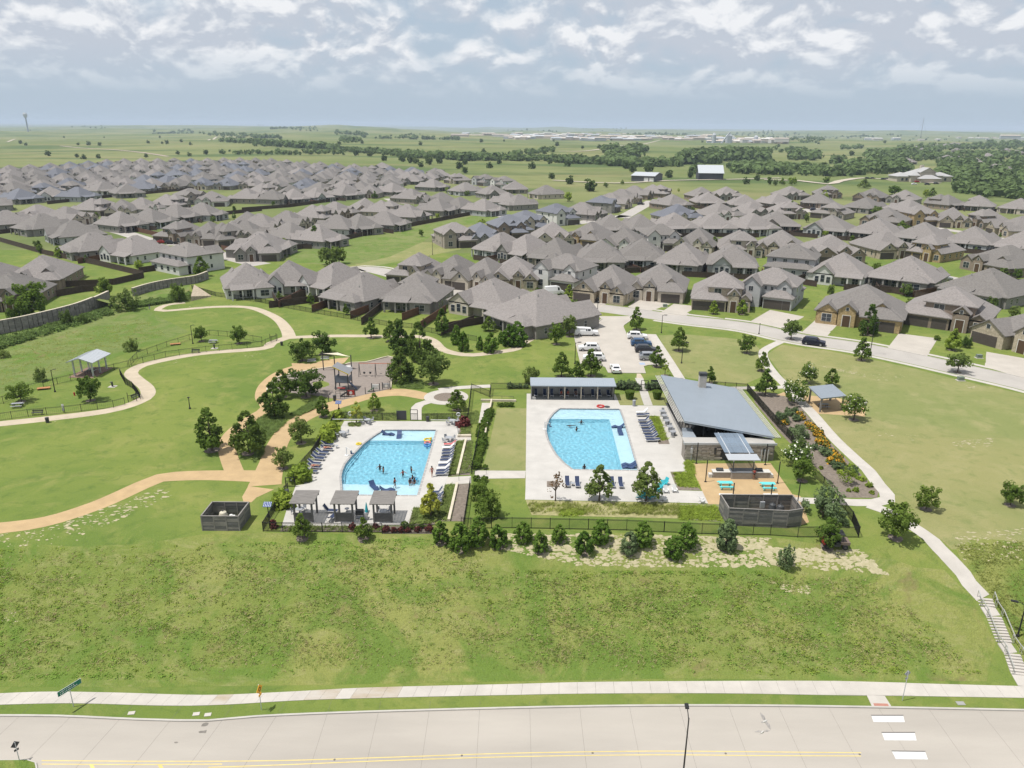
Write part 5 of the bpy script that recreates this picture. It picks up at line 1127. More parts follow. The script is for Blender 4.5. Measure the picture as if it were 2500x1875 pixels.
def pump(loc, rz, label):
    root = thing('pool_pump', label, 'pump', loc, rz); MB().tube([(-.35,0,.25),(.15,0,.25)], .16,10).build('motor', GREYT, root); MB().lathe([(.17,0),(.17,.4),(.1,.45)], n=10).build('strainer', STEEL, root, loc=(.35,0,.05)); MB().tube([(.5,0,.3),(.9,0,.3),(.95,0,.8)], .06,8).build('pipe', WHITEM, root); MB().box(-.4,.4,-.2,.2,0,.06).build('plinth', CONC, root); return root
tank((-36.6,85.2,0),.55,1.5, 'cream round filter tank inside the lone timber enclosure'); tank((34.0,87.7,0),.5,1.9, 'black water tank with grey lid in the court enclosure', STEEL); tank((34.9,87.3,0),.55,1.9, 'dark tank with pale lid beside the court enclosure corner', mat('dark_tank', (.05,.05,.052),.5)); tank((31.1,86.4,0),.5,1.15, 'white low filter dome in the court enclosure', WHITEM)
for i, (x, y) in enumerate(((-35.7,85.4),(-35.3,85.2),(-34.3,85.0),(-34.6,84.6))): drum((x, y, 0),.22,.8, ['white drum nearest the round tank in the lone enclosure', 'white drum second from the round tank in the lone enclosure', 'white drum at the gate side of the lone enclosure', 'white drum with blue lid in the lone enclosure'][i], WHITEM, BLUEB if i == 3 else WHITEM)
drum((29.6,86.2,0),.25,.6, 'cream drum in the court enclosure', TANKM, TANKM); pump((-35.2,84.1,0),.3, 'grey pool pump with white pipe in the lone enclosure'); pump((30.4,86.9,0),.2, 'grey pool pump with pale pipes beside the filter dome'); pump((32.4,86.6,0),.1, 'grey pool pump with riser pipe under the control cabinet')
root = thing('control_cabinet', 'grey control cabinet inside the court enclosure', 'cabinet', (33.0,88.6,0)); MB().box(-.3,.3,-.12,.12,.7,1.6).build('case', GREYT, root); MB().box(-.05,.05,-.05,.05,0,.7).build('leg', STEEL, root)

# ------------------------------------------------------------------ pool furniture
def lounger_proto(sling=NAVY, frame=WHITEM, back=38):
    root = thing('sun_lounger', '', 'sun lounger'); a = R(back)
    b = MB(); 
    for y in (-.31,.31): b.bar((-.35, y, .34),(1.0, y, .34),.05,.06)
    b.bar((1.0,-.33,.34),(1.0,.33,.34),.05,.06); b.bar((-.9,-.31,.32),(-.3,-.31,.34),.05); b.bar((-.9,.31,.32),(-.3,.31,.34),.05); b.build('frame', frame, root)
    for x in (-.75,.85):
        for y in (-.3,.3): MB().box(-.025,.025,-.025,.025,0,.34).build('leg', frame, root, loc=(x, y, 0))
    MB().box(-.28,.98,-.29,.29,.36,.40).build('seat_sling', sling, root)
    q = MB(); q.bx((-.28 - math.cos(a)*.42,0,.39 + math.sin(a)*.42),(.86,.60,.05), ry=a); q.build('backrest', sling, root)
    w_ = MB()
    for y in (-.32,.32): w_.bx((-.28 - math.cos(a)*.42, y, .39 + math.sin(a)*.42),(.9,.045,.06), ry=a)
    w_.build('back_frame', frame, root); return Proto(root)
LG = lounger_proto(); LGW = lounger_proto(mat('white_towel', (.62,.62,.62),.95), WHITEM, 45); LGR = lounger_proto(mat('red_towel', (.42,.10,.10),.95)); LGF = lounger_proto(NAVY, WHITEM, 8); LGB = lounger_proto(NAVY, WHITEM, 55)
def face(c, a, b_): v = g(c, *b_) - g(c, *a); return math.atan2(v.y, v.x)
rzL = 0.06 - .12
left_l = [((490,535), LG),((480,590), LG),((430,630), LG),((395,668), LG),((375,705), LG),((335,762), LG),((335,808), LG),((292,858), LG)]
for i, (q, pr) in enumerate(left_l): pr.place(g('P', *q),-.16,1.0, '%s navy sun lounger from the granite path gate end of the fence row' % ORD[7 - i], 'sun loungers along the pool fence')
right_l = [((1960,535), LGR),((1945,572), LGW),((1940,612), LG),((1935,648), LG),((1928,692), LG),((1918,725), LG),((1905,758), LGW),((1898,790), LG),((1885,822), LGW),((1875,855), LG),((1868,888), LG)]
for i, (q, pr) in enumerate(right_l): pr.place(g('P', *q), math.pi + .08,1.0, '%s sun lounger from the round table in the terrace side row' % ORD[i], 'sun loungers along the terrace beds')
for i, q in enumerate(((1800,1115),(1795,1165),(1785,1215),(1770,1255))): (LGB if i in (0,2) else LG).place(g('P', *q), math.pi + .1,1.05, '%s sun lounger from the terrace walk beside the pale young tree' % ORD[i], 'sun loungers by the pale young tree')
LGB.place(g('P', 520,1335),-.1,1.05, 'navy sun lounger with raised back left of the middle pergola'); LG.place(g('P', 540,1420),1.3,1.0, 'navy sun lounger behind the front fence beside the middle pergola')
t_l = [((1592,610), LGW),((1592,645), LGF),((1615,722), LGB),((1632,768), LG),((1650,798), LG),((1665,842), LG),((1680,876), LG),((1702,918), LG),((1715,950), LG),((1728,985), LGF)]
for i, (q, pr) in enumerate(t_l): pr.place(g('T', *q), math.pi + .05,1.05, '%s sun lounger from the cabana side of the planter row' % ORD[i], 'sun loungers beside the planter')
for i, q in enumerate(((580,1570),(715,1575),(1185,1578),(1300,1582))): LG.place(g('T', *q),-math.pi/2,1.05, '%s navy lounger from the bare tree, facing the grass bed' % ORD[i], 'navy loungers facing the grass bed')
for i, x in enumerate((155,275,370,500,575,695,785,925,1015,1135)): LGB.place(g('T', x, 372) + Vector((0,.3,.03)),-math.pi/2,1.0, '%s dark lounger from the hedge side under the cabana roof' % ORD[i], 'dark loungers in the cabana')
def chaise_proto():
    root = thing('ledge_chaise', '', 'chaise'); prof = [(-.9,.62),(-.55,.30),(-.25,.12),(.05,.14),(.35,.27),(.6,.2),(.95,.05)]; pts = spline([(x, z) for x, z in prof], .1); b = MB(); n = len(pts)
    vs = []
    for p in pts:
        for y in (-.34,.34): vs += [(p.x, y, p.y + .05),(p.x, y, p.y - .04)]
    fs = []
    for i in range(n-1):
        k = i*4; fs += [(k, k+4, k+6, k+2),(k+1, k+3, k+7, k+5),(k, k+1, k+5, k+4),(k+2, k+6, k+7, k+3)]
    fs += [(0,2,3,1),(4*n-4,4*n-3,4*n-1,4*n-2)]; b.add(vs, fs).build('shell', NAVYP, root, smooth=False); MB().box(-.75,-.35,-.3,.3,-.02,.2).build('foot_block', NAVYP, root); MB().box(.2,.5,-.3,.3,-.02,.16).build('foot_block', NAVYP, root); return Proto(root)
CHS = chaise_proto()
for c, q, rz, lab in (('P', (1215,388),-.15, 'navy chaise lying lengthwise on the far ledge of the pergola pool'),('P', (1350,405),-1.5, 'navy chaise facing the water on the far ledge'),('P', (1048,1020),-1.0, 'navy chaise turned to the pergolas on the near ledge'),('P', (1205,1058),.1, 'pale edged chaise lying on the near ledge of the pergola pool'),
                      ('T', (1265,780), math.pi, 'navy chaise lying crosswise on the side ledge of the cabana pool'),('T', (1295,855),-1.55, 'navy chaise set lengthwise on the side ledge of the cabana pool'),('T', (1410,1290), math.pi, 'navy chaise of the pair at the ledge corner, on the cabana side'),('T', (1420,1325), math.pi, 'navy chaise of the pair at the ledge corner, on the tree side')):
    p = g(c, *q); CHS.place((p.x, p.y, -.24), rz, 1.15, lab)
def chair_proto(m=GREYT):
    root = thing('patio_chair', '', 'chair'); MB().box(-.24,.24,-.24,.24,.42,.46).build('seat', m, root); MB().bx((0,.25,.68),(.46,.035,.46), rx=-.12).build('backrest', m, root)
    for x in (-.21,.21):
        for y in (-.2,.22): MB().box(-.02,.02,-.02,.02,0,.42).build('leg', m, root, loc=(x, y, 0))
        MB().box(x - .02, x + .02,-.22,.24,.62,.66).build('armrest', m, root)
    return Proto(root)
def table_proto(r_=.55, h=.74, m=GREYT):
    root = thing('round_table', '', 'table'); MB().lathe([(r_, 0),(r_, .04)], n=18).build('top', m, root, loc=(0,0, h - .04)); MB().tube([(0,0,0),(0,0, h - .04)], .05,8).build('stem', m, root); MB().lathe([(r_*.55,0),(r_*.5,.04),(.08,.06)], n=14).build('foot', m, root); return Proto(root)
CHR, TBL, STB = chair_proto(), table_proto(), table_proto(.3,.45)
def table_set(p, n, a0, labt, labc, grp):
    TBL.place(p, 0,1.0, labt)
    for k in range(n): a = a0 + 6.283*k/n; CHR.place((p.x + math.cos(a)*.85, p.y + math.sin(a)*.85, p.z), a - math.pi/2,1.0, labc, grp)
for q, n, w_ in (((668,415),4, 'at the fence side of the pergola pool'),((968,262),4, 'beside the planter of the pergola pool'),((1988,272),4, 'by the rescue ring of the pergola pool'),((1945,480),4, 'next to the red towel lounger')):
    table_set(g('P', *q), n, .6, 'grey round table ' + w_, 'grey patio chair at the table ' + w_, 'chairs of the table ' + w_)
table_set(g('P', 160,1345),3,1.2, 'grey round table under the pergola by the solar post', 'grey patio chair under the pergola by the solar post', 'chairs under the pergola by the solar post'); table_set(g('P', 1160,1370),4,.8, 'grey round table under the pergola by the teal umbrella', 'grey patio chair under the pergola by the teal umbrella', 'chairs under the pergola by the umbrella')
for i, q in enumerate(((1862,620),(1892,680),(1922,750),(1965,830),(2002,900))): table_set(g('T', *q),2,1.3, '%s grey table from the cabana in the clubhouse louvre shade' % ORD[i], 'grey chair at the %s table from the cabana by the clubhouse' % ORD[i], 'chairs of the %s clubhouse table' % ORD[i])
STB.place(g('P', 600,560),0,1, 'small grey side table at the end of the fence lounger row'); STB.place(g('P', 725,1320),0,1, 'small grey side table by the middle pergola'); STB.place(g('T', 650,1580),0,1, 'small side table between the two navy loungers by the bare tree')
def adirondack_proto(m):
    root = thing('slatted_chair', '', 'chair')
    for k in range(5): MB().bx((-.24 + k*.12,.28,.62),(.1,.03,.85), rx=-.42).build('back_slat', m, root)
    for k in range(4): MB().bx((0,-.3 + k*.14,.33 - k*.03),(.54,.12,.03)).build('seat_slat', m, root)
    for x in (-.33,.33): MB().box(x - .07, x + .07,-.4,.35,.54,.57).build('armrest', m, root); MB().box(x - .03, x + .03,-.36,-.28,0,.54).build('leg', m, root); MB().bar((x, -.3,.3),(x, .5,.02),.05,.1).build('side_rail', m, root)
    return Proto(root)
ADK, ADW = adirondack_proto(TEAL), adirondack_proto(WHITEM)
for i, (q, rz) in enumerate((((1325,635),-.9),((1290,660),-.7),((1262,690),-.6),((1115,738),1.2),((1165,752),.6),((1215,748),.2))): ADK.place(g('C3', *q), rz, 1.05, 'teal slatted chair in the arc round the leafy deck tree', 'teal chairs round the deck tree')
for i, q in enumerate(((1330,700),(1405,695),(1322,775),(1635,785))): ADW.place(g('C3', *q),(0,0, math.pi/2, math.pi/2)[i], .95, ['white chair between the teal chairs and the planter', 'white chair at the corner of the planter bed', 'white chair at the deck edge below the leafy tree', 'white chair at the deck corner by the granite court'][i])
def umbrella():
    root = thing('closed_umbrella', 'closed teal umbrella standing between pergola and grill', 'umbrella', g('P', 965,1420)); MB().tube([(0,0,0),(0,0,2.5)], .03,6).build('pole', WHITEM, root); MB().lathe([(.22,0),(.2,.3),(.11,.9),(.03,1.35)], n=8).build('canopy', TEAL, root, loc=(0,0,1.15)); MB().lathe([(.26,0),(.24,.08)], n=12).build('base', STEEL, root)
umbrella()
def grill():
    root = thing('barbecue_grill', 'black barbecue grill on a cart between the pergolas', 'grill', g('P', 880,1400)); MB().box(-.5,.5,-.28,.28,.55,.85).build('firebox', STEEL, root); MB().bx((0,.1,1.0),(1.0,.45,.28), rx=.25).build('lid', STEEL, root); MB().box(-.55,.55,-.25,.25,.1,.16).build('shelf', GREYT, root)
    for x in (-.48,.48):
        for y in (-.22,.22): MB().box(-.025,.025,-.025,.025,0,.55).build('leg', STEEL, root, loc=(x, y, 0))
    MB().box(.55,.9,-.25,.25,.8,.84).build('side_shelf', GREYT, root)
grill()
def trash(loc, label, m=STEEL, h=.95):
    root = thing('trash_can', label, 'trash can', loc); MB().lathe([(.27,0),(.3, h*.85)], n=14).build('body', m, root); MB().lathe([(.32,0),(.3,.1),(.12,.16)], n=14).build('lid', m, root, loc=(0,0, h*.85)); return root
trash(g('T', 1480,505), 'grey trash can on the deck by the two clipped bushes', GREYT, 1.2); trash(g('P', 1692,240), 'black trash can by the pool gate', STEEL); trash(g('P', 5,1130), 'black trash can at the granite path gate', STEEL); trash(g('A2', 235,565), 'black trash can beside the tan path junction', STEEL); trash(g('A1', 402,1215), 'black trash can on a pad beside the tan path', STEEL); trash(g('S', 1090,915), 'black trash can beside the playground slide', STEEL, 1.2)
def ring_post(p, label):
    root = thing('rescue_post', label, 'rescue post', p); MB().tube([(0,0,0),(0,0,1.5)], .04,6).build('post', WHITEM, root); b = MB(); n = 16
    pts = [(math.cos(6.283*k/n)*.3,-.08,1.25 + math.sin(6.283*k/n)*.3) for k in range(n + 1)]; b.tube(pts, .085,6, cap=False); b.build('life_ring', WHITEM, root)
    return root
ring_post(g('P', 765,225), 'white life ring on a post beside the planter tree'); ring_post(g('P', 2062,235), 'white life ring on a post beside the round table')
for a, b_, lab in (((620,180),(975,180), 'long pale rescue pole hung on the fence by the planter tree'),((1755,205),(2100,205), 'long pale rescue pole hung on the fence by the gate')):
    A, B = g('P', *a), g('P', *b_); A.z = B.z = 1.15; A.y = B.y = 117.9; tag(MB().tube([A, B], .05,6).build('rescue_pole', WHITEM), lab, 'rescue pole')
def gate(p, w_, h, label, m=BLACKM):
    root = thing('metal_gate', label, 'gate', p); 
    for x in (-w_/2, w_/2): MB().box(-.05,.05,-.05,.05,0, h).build('gate_post', m, root, loc=(x, 0,0))
    MB().box(-w_/2, w_/2,-.04,.04, h - .08, h).build('lintel', m, root); b = MB()
    for k in range(1,10): x = -w_/2 + k*w_/10; b.box(x - .012, x + .012,-.012,.012,.1, h*.62)
    b.box(-w_/2 + .06, w_/2 - .06,-.03,.03, h*.6, h*.64); b.box(-w_/2 + .06, w_/2 - .06,-.03,.03,.08,.13); b.build('leaf', m, root); MB().box(.1,.25,-.07,-.03,.95,1.1).build('latch', GREYT, root)
gate(g('P', 1530,228),1.2,2.0, 'tall black gate at the top steps of the pergola pool'); gate(g('T', 1620,305),1.3,2.2, 'tall black entrance gate between the clipped bushes'); gate(g('C2', 310,650),1.3,1.4, 'black gate from the granite path to the pool deck')
b = MB(); p = g('P', 1380,225); tag(MB().box(-.85,.85,-.05,.05,.1,1.75).build('gate_screen', STEEL, loc=p), 'dark mesh screen panel beside the pool gate', 'screen')
p = g('T', 1755,250); tag(MB().box(-.75,.75,-.05,.05,.1,1.5).build('gate_screen', STEEL, loc=p), 'dark mesh screen panel beside the entrance gate', 'screen')
def lift(p, rz, label):
    root = thing('pool_lift', label, 'pool lift', p, rz); MB().box(-.3,.3,-.3,.3,0,.1).build('base', WHITEM, root); MB().tube([(0,0,.1),(0,0,1.4)], .06,8).build('mast', WHITEM, root); MB().tube([(0,0,1.35),(.9,0,1.0),(1.0,0,.5)], .05,6).build('arm', WHITEM, root); MB().box(.8,1.2,-.2,.2,.45,.5).build('seat', NAVYP, root); MB().box(.78,.83,-.2,.2,.5,.95).build('seat_back', NAVYP, root)
lift(g('T', 275,820),.1, 'white pool lift on the curved edge of the cabana pool'); lift(g('P', 720,650),-.3, 'white pool lift on the curved edge of the pergola pool')
def float_ring(p, r_, m, label, lumps=0):
    root = thing('pool_float', label, 'pool float', p); n = 18; MB().tube([(math.cos(6.283*k/n)*r_, math.sin(6.283*k/n)*r_, .1) for k in range(n + 1)], .13,7, cap=False).build('tube', m, root)
    if lumps: MB().lathe([(.02,.0),(.16,.1),(.18,.25),(.1,.38),(.02,.42)], n=10).build('head', mat('yellow_float', (.60,.46,.05),.5), root, loc=(r_, 0,.15))
    return root
YEL = mat('yellow_float', (.60,.46,.05),.5)
p = g('P', 865,515); float_ring(p, .35, YEL, 'yellow ring float lying on the deck beside the curved pool edge'); p = g('P', 1690,455); float_ring((p.x, p.y, -.16),.55, YEL, 'yellow ring float in the corner of the pergola pool', 1); p = g('P', 1690,520); float_ring((p.x, p.y, -.16),.5, mat('blue_float', (.05,.18,.42),.5), 'blue ring float beside the yellow one')
p = g('P', 1690,490); float_ring((p.x, p.y, -.16),.45, mat('pink_float', (.55,.18,.16),.5), 'pink ring float between yellow and blue floats'); p = g('P', 1520,925); float_ring((p.x, p.y, -.16),.5, mat('sky_float', (.06,.30,.48),.5), 'blue ring float with swimmers near the ledge')
p = g('T', 1030,515); root = thing('dropped_float', 'red and black ring float dropped on the deck above the cabana pool', 'pool float', p); MB().tube([(math.cos(6.283*k/14)*.6, math.sin(6.283*k/14)*.6,.1) for k in range(15)], .16,7, cap=False).build('tube', mat('red_float', (.40,.03,.03),.5), root); MB().lathe([(.5,0),(.55,.08),(.3,.14)], n=12).build('mat', STEEL, root, loc=(1.15,-.1,0))
def handrails():
    for i, (c, pts, lab) in enumerate((('C2', [(1730,600),(1960,545)], 'grey handrail at the terrace steps beside the hedge'),('C2', [(1720,195),(1730,235)], 'grey handrail by the planter steps'),('A2', [(1995,1030),(2190,1035)], 'grey handrail above the small lawn'))):
        A, B = g(c, *pts[0]), g(c, *pts[1]); root = thing('handrail', lab, 'handrail', A); d = B - A; n = max(2, int(d.length/1.5)); MB().bar((0,0,.95), d + Vector((0,0,.95)),.05).build('rail', STEEL, root)
        for k in range(n + 1): MB().bar(d*(k/n), d*(k/n) + Vector((0,0,.95)),.04).build('post', STEEL, root)
handrails()
# ------------------------------------------------------------------ pavilions
def picnic_pavilion():
    p = [g('A4', 505,1120), g('A4', 635,1128)]; root = thing('picnic_pavilion', 'small picnic pavilion with tilted grey metal roof on the right lawn', 'pavilion', p[0]); o = p[0]
    q = [g('A4', 395,912,3.0), g('A4', 600,893,3.0), g('A4', 715,990,2.8), g('A4', 500,1012,2.8)]; q = [v - o for v in q]; dn = Vector((0,0,.2))
    r_ = MB().add([v - dn for v in q] + q, [(0,1,2,3),(7,6,5,4),(0,4,5,1),(1,5,6,2),(2,6,7,3),(3,7,4,0)]).build('roof', METAL, root); b = MB()
    for k in range(15): t = k/14; b.bar(q[0].lerp(q[3], t) + Vector((0,0,.02)), q[1].lerp(q[2], t) + Vector((0,0,.02)),.05,.05)
    b.build('seam_run', METAL, r_)['kind'] = 'stuff'
    for c, t in ((q[0], .9),(q[1], .9),(q[2], .9),(q[3], .9)):
        cc = (q[0] + q[1] + q[2] + q[3]) / 4; v = c.lerp(cc, .14); MB().box(-.13,.13,-.13,.13,0, c.z - .2).build('post', GREYW, root, loc=(v.x, v.y, 0))
    for k in range(6): t = (k + .5)/6; MB().bar(q[3].lerp(q[2], t) - dn*1.4, q[0].lerp(q[1], t) - dn*1.4,.07,.14).build('rafter', GREYW, root)
picnic_pavilion()
GP = picnic_table(GREYT, STEEL)
GP.place(g('A4', 510,1100) + Vector((.4,.6,0)),.05,1, 'grey picnic table under the tilted metal roof')
def dog_pavilion():
    o = g('A1', 790,830); root = thing('dog_park_pavilion', 'gabled metal roof shelter beside the tan path in the dog park', 'pavilion', o)
    base = [g('A1', 790,830), g('A1', 905,835), g('A1', 1070,748), g('A1', 985,742)]; base = [v - o for v in base]
    A, B = base[0], base[1]; ax = (g('A1', 1065,745) - g('A1', 905,835)); ax.normalize(); ay = Vector((-ax.y, ax.x, 0))
    W_, D_ = 4.2,5.4; M = lambda x, y, z: (ax * x + ay * y) + Vector((0,0, z))
    ridge_z, e = 4.0,3.1
    for sg in (-1,1):
        b = MB(); v = [M(-.6,0, ridge_z), M(D_ + .6,0, ridge_z), M(D_ + .6, sg*(W_/2 + .6), e), M(-.6, sg*(W_/2 + .6), e)]; v = [x + ay*(W_/2) for x in v]
        b.add(v + [x - Vector((0,0,.15)) for x in v], [(0,1,2,3) if sg < 0 else (3,2,1,0),(7,6,5,4) if sg < 0 else (4,5,6,7),(0,4,5,1),(1,5,6,2),(2,6,7,3),(3,7,4,0)]); rp = b.build('roof_slope', METALW, root)
        s = MB()
        for k in range(12): t = k/11; s.bar(v[0].lerp(v[1], t) + Vector((0,0,.02)), v[3].lerp(v[2], t) + Vector((0,0,.02)),.05,.06)
        s.build('seam_run', METALW, rp)['kind'] = 'stuff'
    for x in (.3, D_/2, D_ - .3):
        for y in (.2, W_ - .2): v = M(x, y, 0); MB().box(-.13,.13,-.13,.13,0,3.2).build('post', METALW, root, loc=v)
    MB().add([M(-.8,-.6,.04), M(D_+.8,-.6,.04), M(D_+.8, W_+.6,.04), M(-.8, W_+.6,.04)], [(0,1,2,3)]).build('slab', mat('brick_slab', (.20,.13,.10),.9,.15,3), root)
    c = o + M(D_/2, W_/2,.04); GP.place((c.x, c.y, .04), math.atan2(ax.y, ax.x),1, 'grey picnic table under the dog park shelter')
dog_pavilion()
GP.place(g('A1', 150,1085),.25,1, 'pale picnic table under the small tree in the dog park'); GP.place(g('A1', 1800,545),.0,1, 'pale picnic table in the small dog run')
def bench(p, rz, label, m, L_=1.8):
    root = thing('park_bench', label, 'bench', p, rz)
    for k in range(3): MB().box(-L_/2, L_/2,-.25 + k*.16,-.25 + k*.16 + .13,.42,.46).build('seat_slat', m, root)
    for k in range(2): MB().bx((0,.29,.6 + k*.18),(L_, .04,.14), rx=-.15).build('back_slat', m, root)
    for x in (-L_/2 + .15, L_/2 - .15): b = MB(); b.box(x - .03, x + .03,-.22,-.16,0,.42); b.box(x - .03, x + .03,.2,.27,0,.85); b.build('leg', STEEL, root)
for c, q, rz, lab, m in (('A1', (318,1150),.12, 'dark bench facing away along the dog park fence', STEEL),('A1', (1650,628),.0, 'dark bench between tan path and small dog run', STEEL),('A1', (1150,1010),1.2, 'dark bench at the dog park gate', STEEL),('S', (745,345),.25, 'grey bench under the tree beside the granite court', GREYT),('S', (942,305),.12, 'grey bench under the shade sail', GREYT)): bench(g(c, *q), rz, lab, m)
for c, q, lab in (('A1', (370,935), 'orange wooden agility platform by the dog park lamp'),('A1', (1480,560), 'orange wooden agility ramp in the small dog run')):
    root = thing('agility_ramp', lab, 'ramp', g(c, *q),.35); OW = mat('orange_wood', (.36,.17,.07),.8,.15,2); MB().box(-1.1,1.1,-.5,.5,.28,.34).build('deck', OW, root)
    for x in (-.9,.9): MB().box(x - .05, x + .05,-.45,.45,0,.28).build('support', OW, root)
for c, q, lab in (('A1', (540,1130), 'dog waste station with two panels on the dog park fence'),('A1', (1265,265), 'small dark post sign at the end of the tan path')):
    root = thing('post_sign', lab, 'sign', g(c, *q)); MB().box(-.04,.04,-.04,.04,0,1.6).build('post', STEEL, root); MB().box(-.2,.2,-.07,-.03,.95,1.55).build('panel', WHITEM if 'waste' in lab else STEEL, root); MB().box(-.2,.2,-.09,-.03,.35,.8).build('bin', GREYT, root)
for c, q, lab in (('A1', (1810,590), 'black drinking fountain in the small dog run'),('A1', (950,912), 'black drinking fountain on a pad in the dog park')):
    root = thing('drinking_fountain', lab, 'fountain', g(c, *q)); MB().box(-.12,.12,-.12,.12,0,1.0).build('pillar', STEEL, root); MB().lathe([(.1,0),(.25,.12),(.25,.16)], n=10).build('bowl', STEEL, root, loc=(0,-.2,.85)); MB().box(-.7,.7,-.6,.6,0,.03).build('pad', WALK, root)
root = thing('fire_hydrant', 'small red play hydrant on the dog park lawn', 'hydrant', g('A1', 630,988)); RED = mat('red_paint', (.35,.03,.025),.5); MB().lathe([(.16,0),(.12,.05),(.12,.5),(.14,.52),(.1,.65),(.02,.72)], n=12).build('body', RED, root); MB().tube([(-.2,0,.4),(.2,0,.4)], .06,8).build('nozzle', RED, root)
for c, q, rz, lab in (('A1', (1120,1040),.5, 'black gate frame at the dog park path bend'),('A2', (165,530),.4, 'black gate frame at the end of the small dog run')):
    p = g(c, *q); root = thing('dog_park_gate', lab, 'gate', p, rz)
    for x in (-.7,.7): MB().box(-.05,.05,-.05,.05,0,1.9).build('gate_post', BLACKM, root, loc=(x, 0,0))
    b = MB()
    for k in range(9): b.box(-.6 + k*.15 - .012,-.6 + k*.15 + .012,-.012,.012,.1,1.3)
    b.box(-.66,.66,-.02,.02,1.26,1.32); b.build('leaf', BLACKM, root)
# ------------------------------------------------------------------ playground
def playground():
    root = thing('play_tower', 'playground tower with steep grey roof panel and blue grey sides', 'play tower', g('S', 1230,730),-.12); BG = mat('bluegrey_panel', (.16,.18,.215),.6,.05,2); 
    for x in (-1.25,1.25):
        for y in (-1.1,1.1): MB().box(-.08,.08,-.08,.08,0,3.6 if x > 0 else 4.6).build('post', STEEL, root, loc=(x, y, 0))
    MB().box(-1.25,1.25,-1.1,1.1,1.5,1.6).build('platform', STEEL, root)
    b = MB(); n = 12
    for k in range(n): b.box(-1.25 + k*2.5/n + .01,-1.25 + (k+1)*2.5/n - .01,-1.18,-1.12,1.6,3.0)
    b.build('slat_wall', BG, root); MB().box(-1.3,-1.24,-1.1,1.1,1.6,2.7).build('side_wall', BG, root); MB().box(1.24,1.3,-1.1,1.1,1.6,2.7).build('side_wall', BG, root)
    MB().bx((0,0,4.15),(3.4,2.9,.1), ry=R(24)).build('roof_panel', mat('grey_roof_panel', (.22,.225,.235),.6,.04,1), root); MB().bx((0,-1.46,4.1),(3.4,.05,.16), ry=R(24)).build('roof_edge', YEL, root)
    MB().box(-.9,.6,-1.3,-.9,.45,.55).build('bench', RED, root); MB().bx((1.9,-.2,.8),(2.0,.6,.06), ry=R(42)).build('slide', mat('slide_navy', (.05,.07,.12),.4), root)
    MB().box(-1.9,-1.3,-.3,.3,0,.06).build('ladder_foot', STEEL, root)
    b = MB()
    for k in range(5): b.box(-1.45 - .08*(4-k),-1.35 - .08*(4-k),-.4,.4,.25 + k*.28,.3 + k*.28)
    b.build('ladder', STEEL, root)
    # swing set
    A, B, C_ = g('S', 1462,540), g('S', 1705,545), g('S', 1940,545); top = 2.7; rt = thing('swing_set', 'orange beam swing set with two bucket swings', 'swing set', A); ORG = mat('orange_beam', (.45,.16,.09),.5)
    MB().tube([(0,0, top), C_ - A + Vector((0,0, top))], .07,8).build('beam', ORG, rt)
    for P_ in (A, B, C_):
        for dy in (-.75,.75): MB().tube([P_ - A + Vector((-.0, dy, 0)), P_ - A + Vector((0,0, top))], .06,6).build('leg', STEEL, rt)
    for x, k in ((1535,0),(1625,0),(1785,1),(1865,1)):
        p = g('S', x, 545) - A; sw = thing('swing', None, None); sw.parent = rt; sw.location = p
        for dx in (-.2,.2): MB().tube([(dx, 0,.6),(dx, 0, top)], .012,4).build('chain', METALW, sw)
        (MB().lathe([(.05,.0),(.2,.15),(.24,.4),(.22,.4),(.15,.15)], n=10).build('bucket_seat', STEEL, sw, loc=(0,0,.5)) if k == 0 else MB().box(-.22,.22,-.08,.08,.55,.6).build('flat_seat', STEEL, sw))
    # shade sail
    P1, P2, P3 = g('S', 922,455), g('S', 1090,412), g('S', 1342,440); rt = thing('shade_sail', 'cream triangular shade sail on three dark posts', 'shade sail', P1)
    h1, h2, h3 = above('S', 905,195, P1), above('S', 1090,310, P2), above('S', 1328,230, P3)
    for P_, h in ((P1, h1),(P2,2.4),(P3, h3)): MB().tube([P_ - P1, P_ - P1 + Vector((0,0, h + .1))], .11,8).build('post', STEEL, rt)
    a, b_, c = P1 - P1 + Vector((0,0, h1 - .1)), P2 - P1 + Vector((.0,0,2.3)), P3 - P1 + Vector((0,0, h3 - .3)); b_ = (P2 - P1) + Vector((.2,2.6,2.5)); n = 10; vs, fs, ix = [], [], {}
    cen = (a + b_ + c)/3
    for i in range(n + 1):
        for j in range(n + 1 - i):
            u, v = i/n, j/n; w_ = 1 - u - v; p = a*w_ + b_*u + c*v; m = 3*min(u, v, w_); pull = (u*v + v*w_ + u*w_ - 3*u*v*w_*1.0)*.42; ix[i, j] = len(vs); vs.append(p.lerp(cen, pull) - Vector((0,0, m*.15)))
    for i in range(n):
        for j in range(n - i):
            fs.append((ix[i, j], ix[i+1, j], ix[i, j+1]))
            if j < n - i - 1: fs.append((ix[i+1, j], ix[i+1, j+1], ix[i, j+1]))
    MB().add(vs, fs).build('sail', mat('sail_cloth', (.60,.54,.40),.9), rt)
    # small play pieces
    def panel_piece(q, label, m, rz=0):
        r2 = thing('activity_board', label, 'play panel', g('S', *q), rz)
        for x in (-.75,.75): MB().box(-.07,.07,-.07,.07,0,1.5).build('post', STEEL, r2, loc=(x, 0,0))
        MB().box(-.68,.68,-.05,.05,.35,1.25).build('panel', m, r2); MB().lathe([(.3,0),(.3,.04)], n=14).build('disc', WHITEM, r2, loc=(0,-.1,.8)).rotation_euler.x = R(90); return r2
    panel_piece((1335,850), 'red play panel with white disc beside the small slide', RED); panel_piece((1705,760), 'white framed play panel with climbing net', WHITEM); panel_piece((1865,745), 'grey play panel at the playground corner', GREYT)
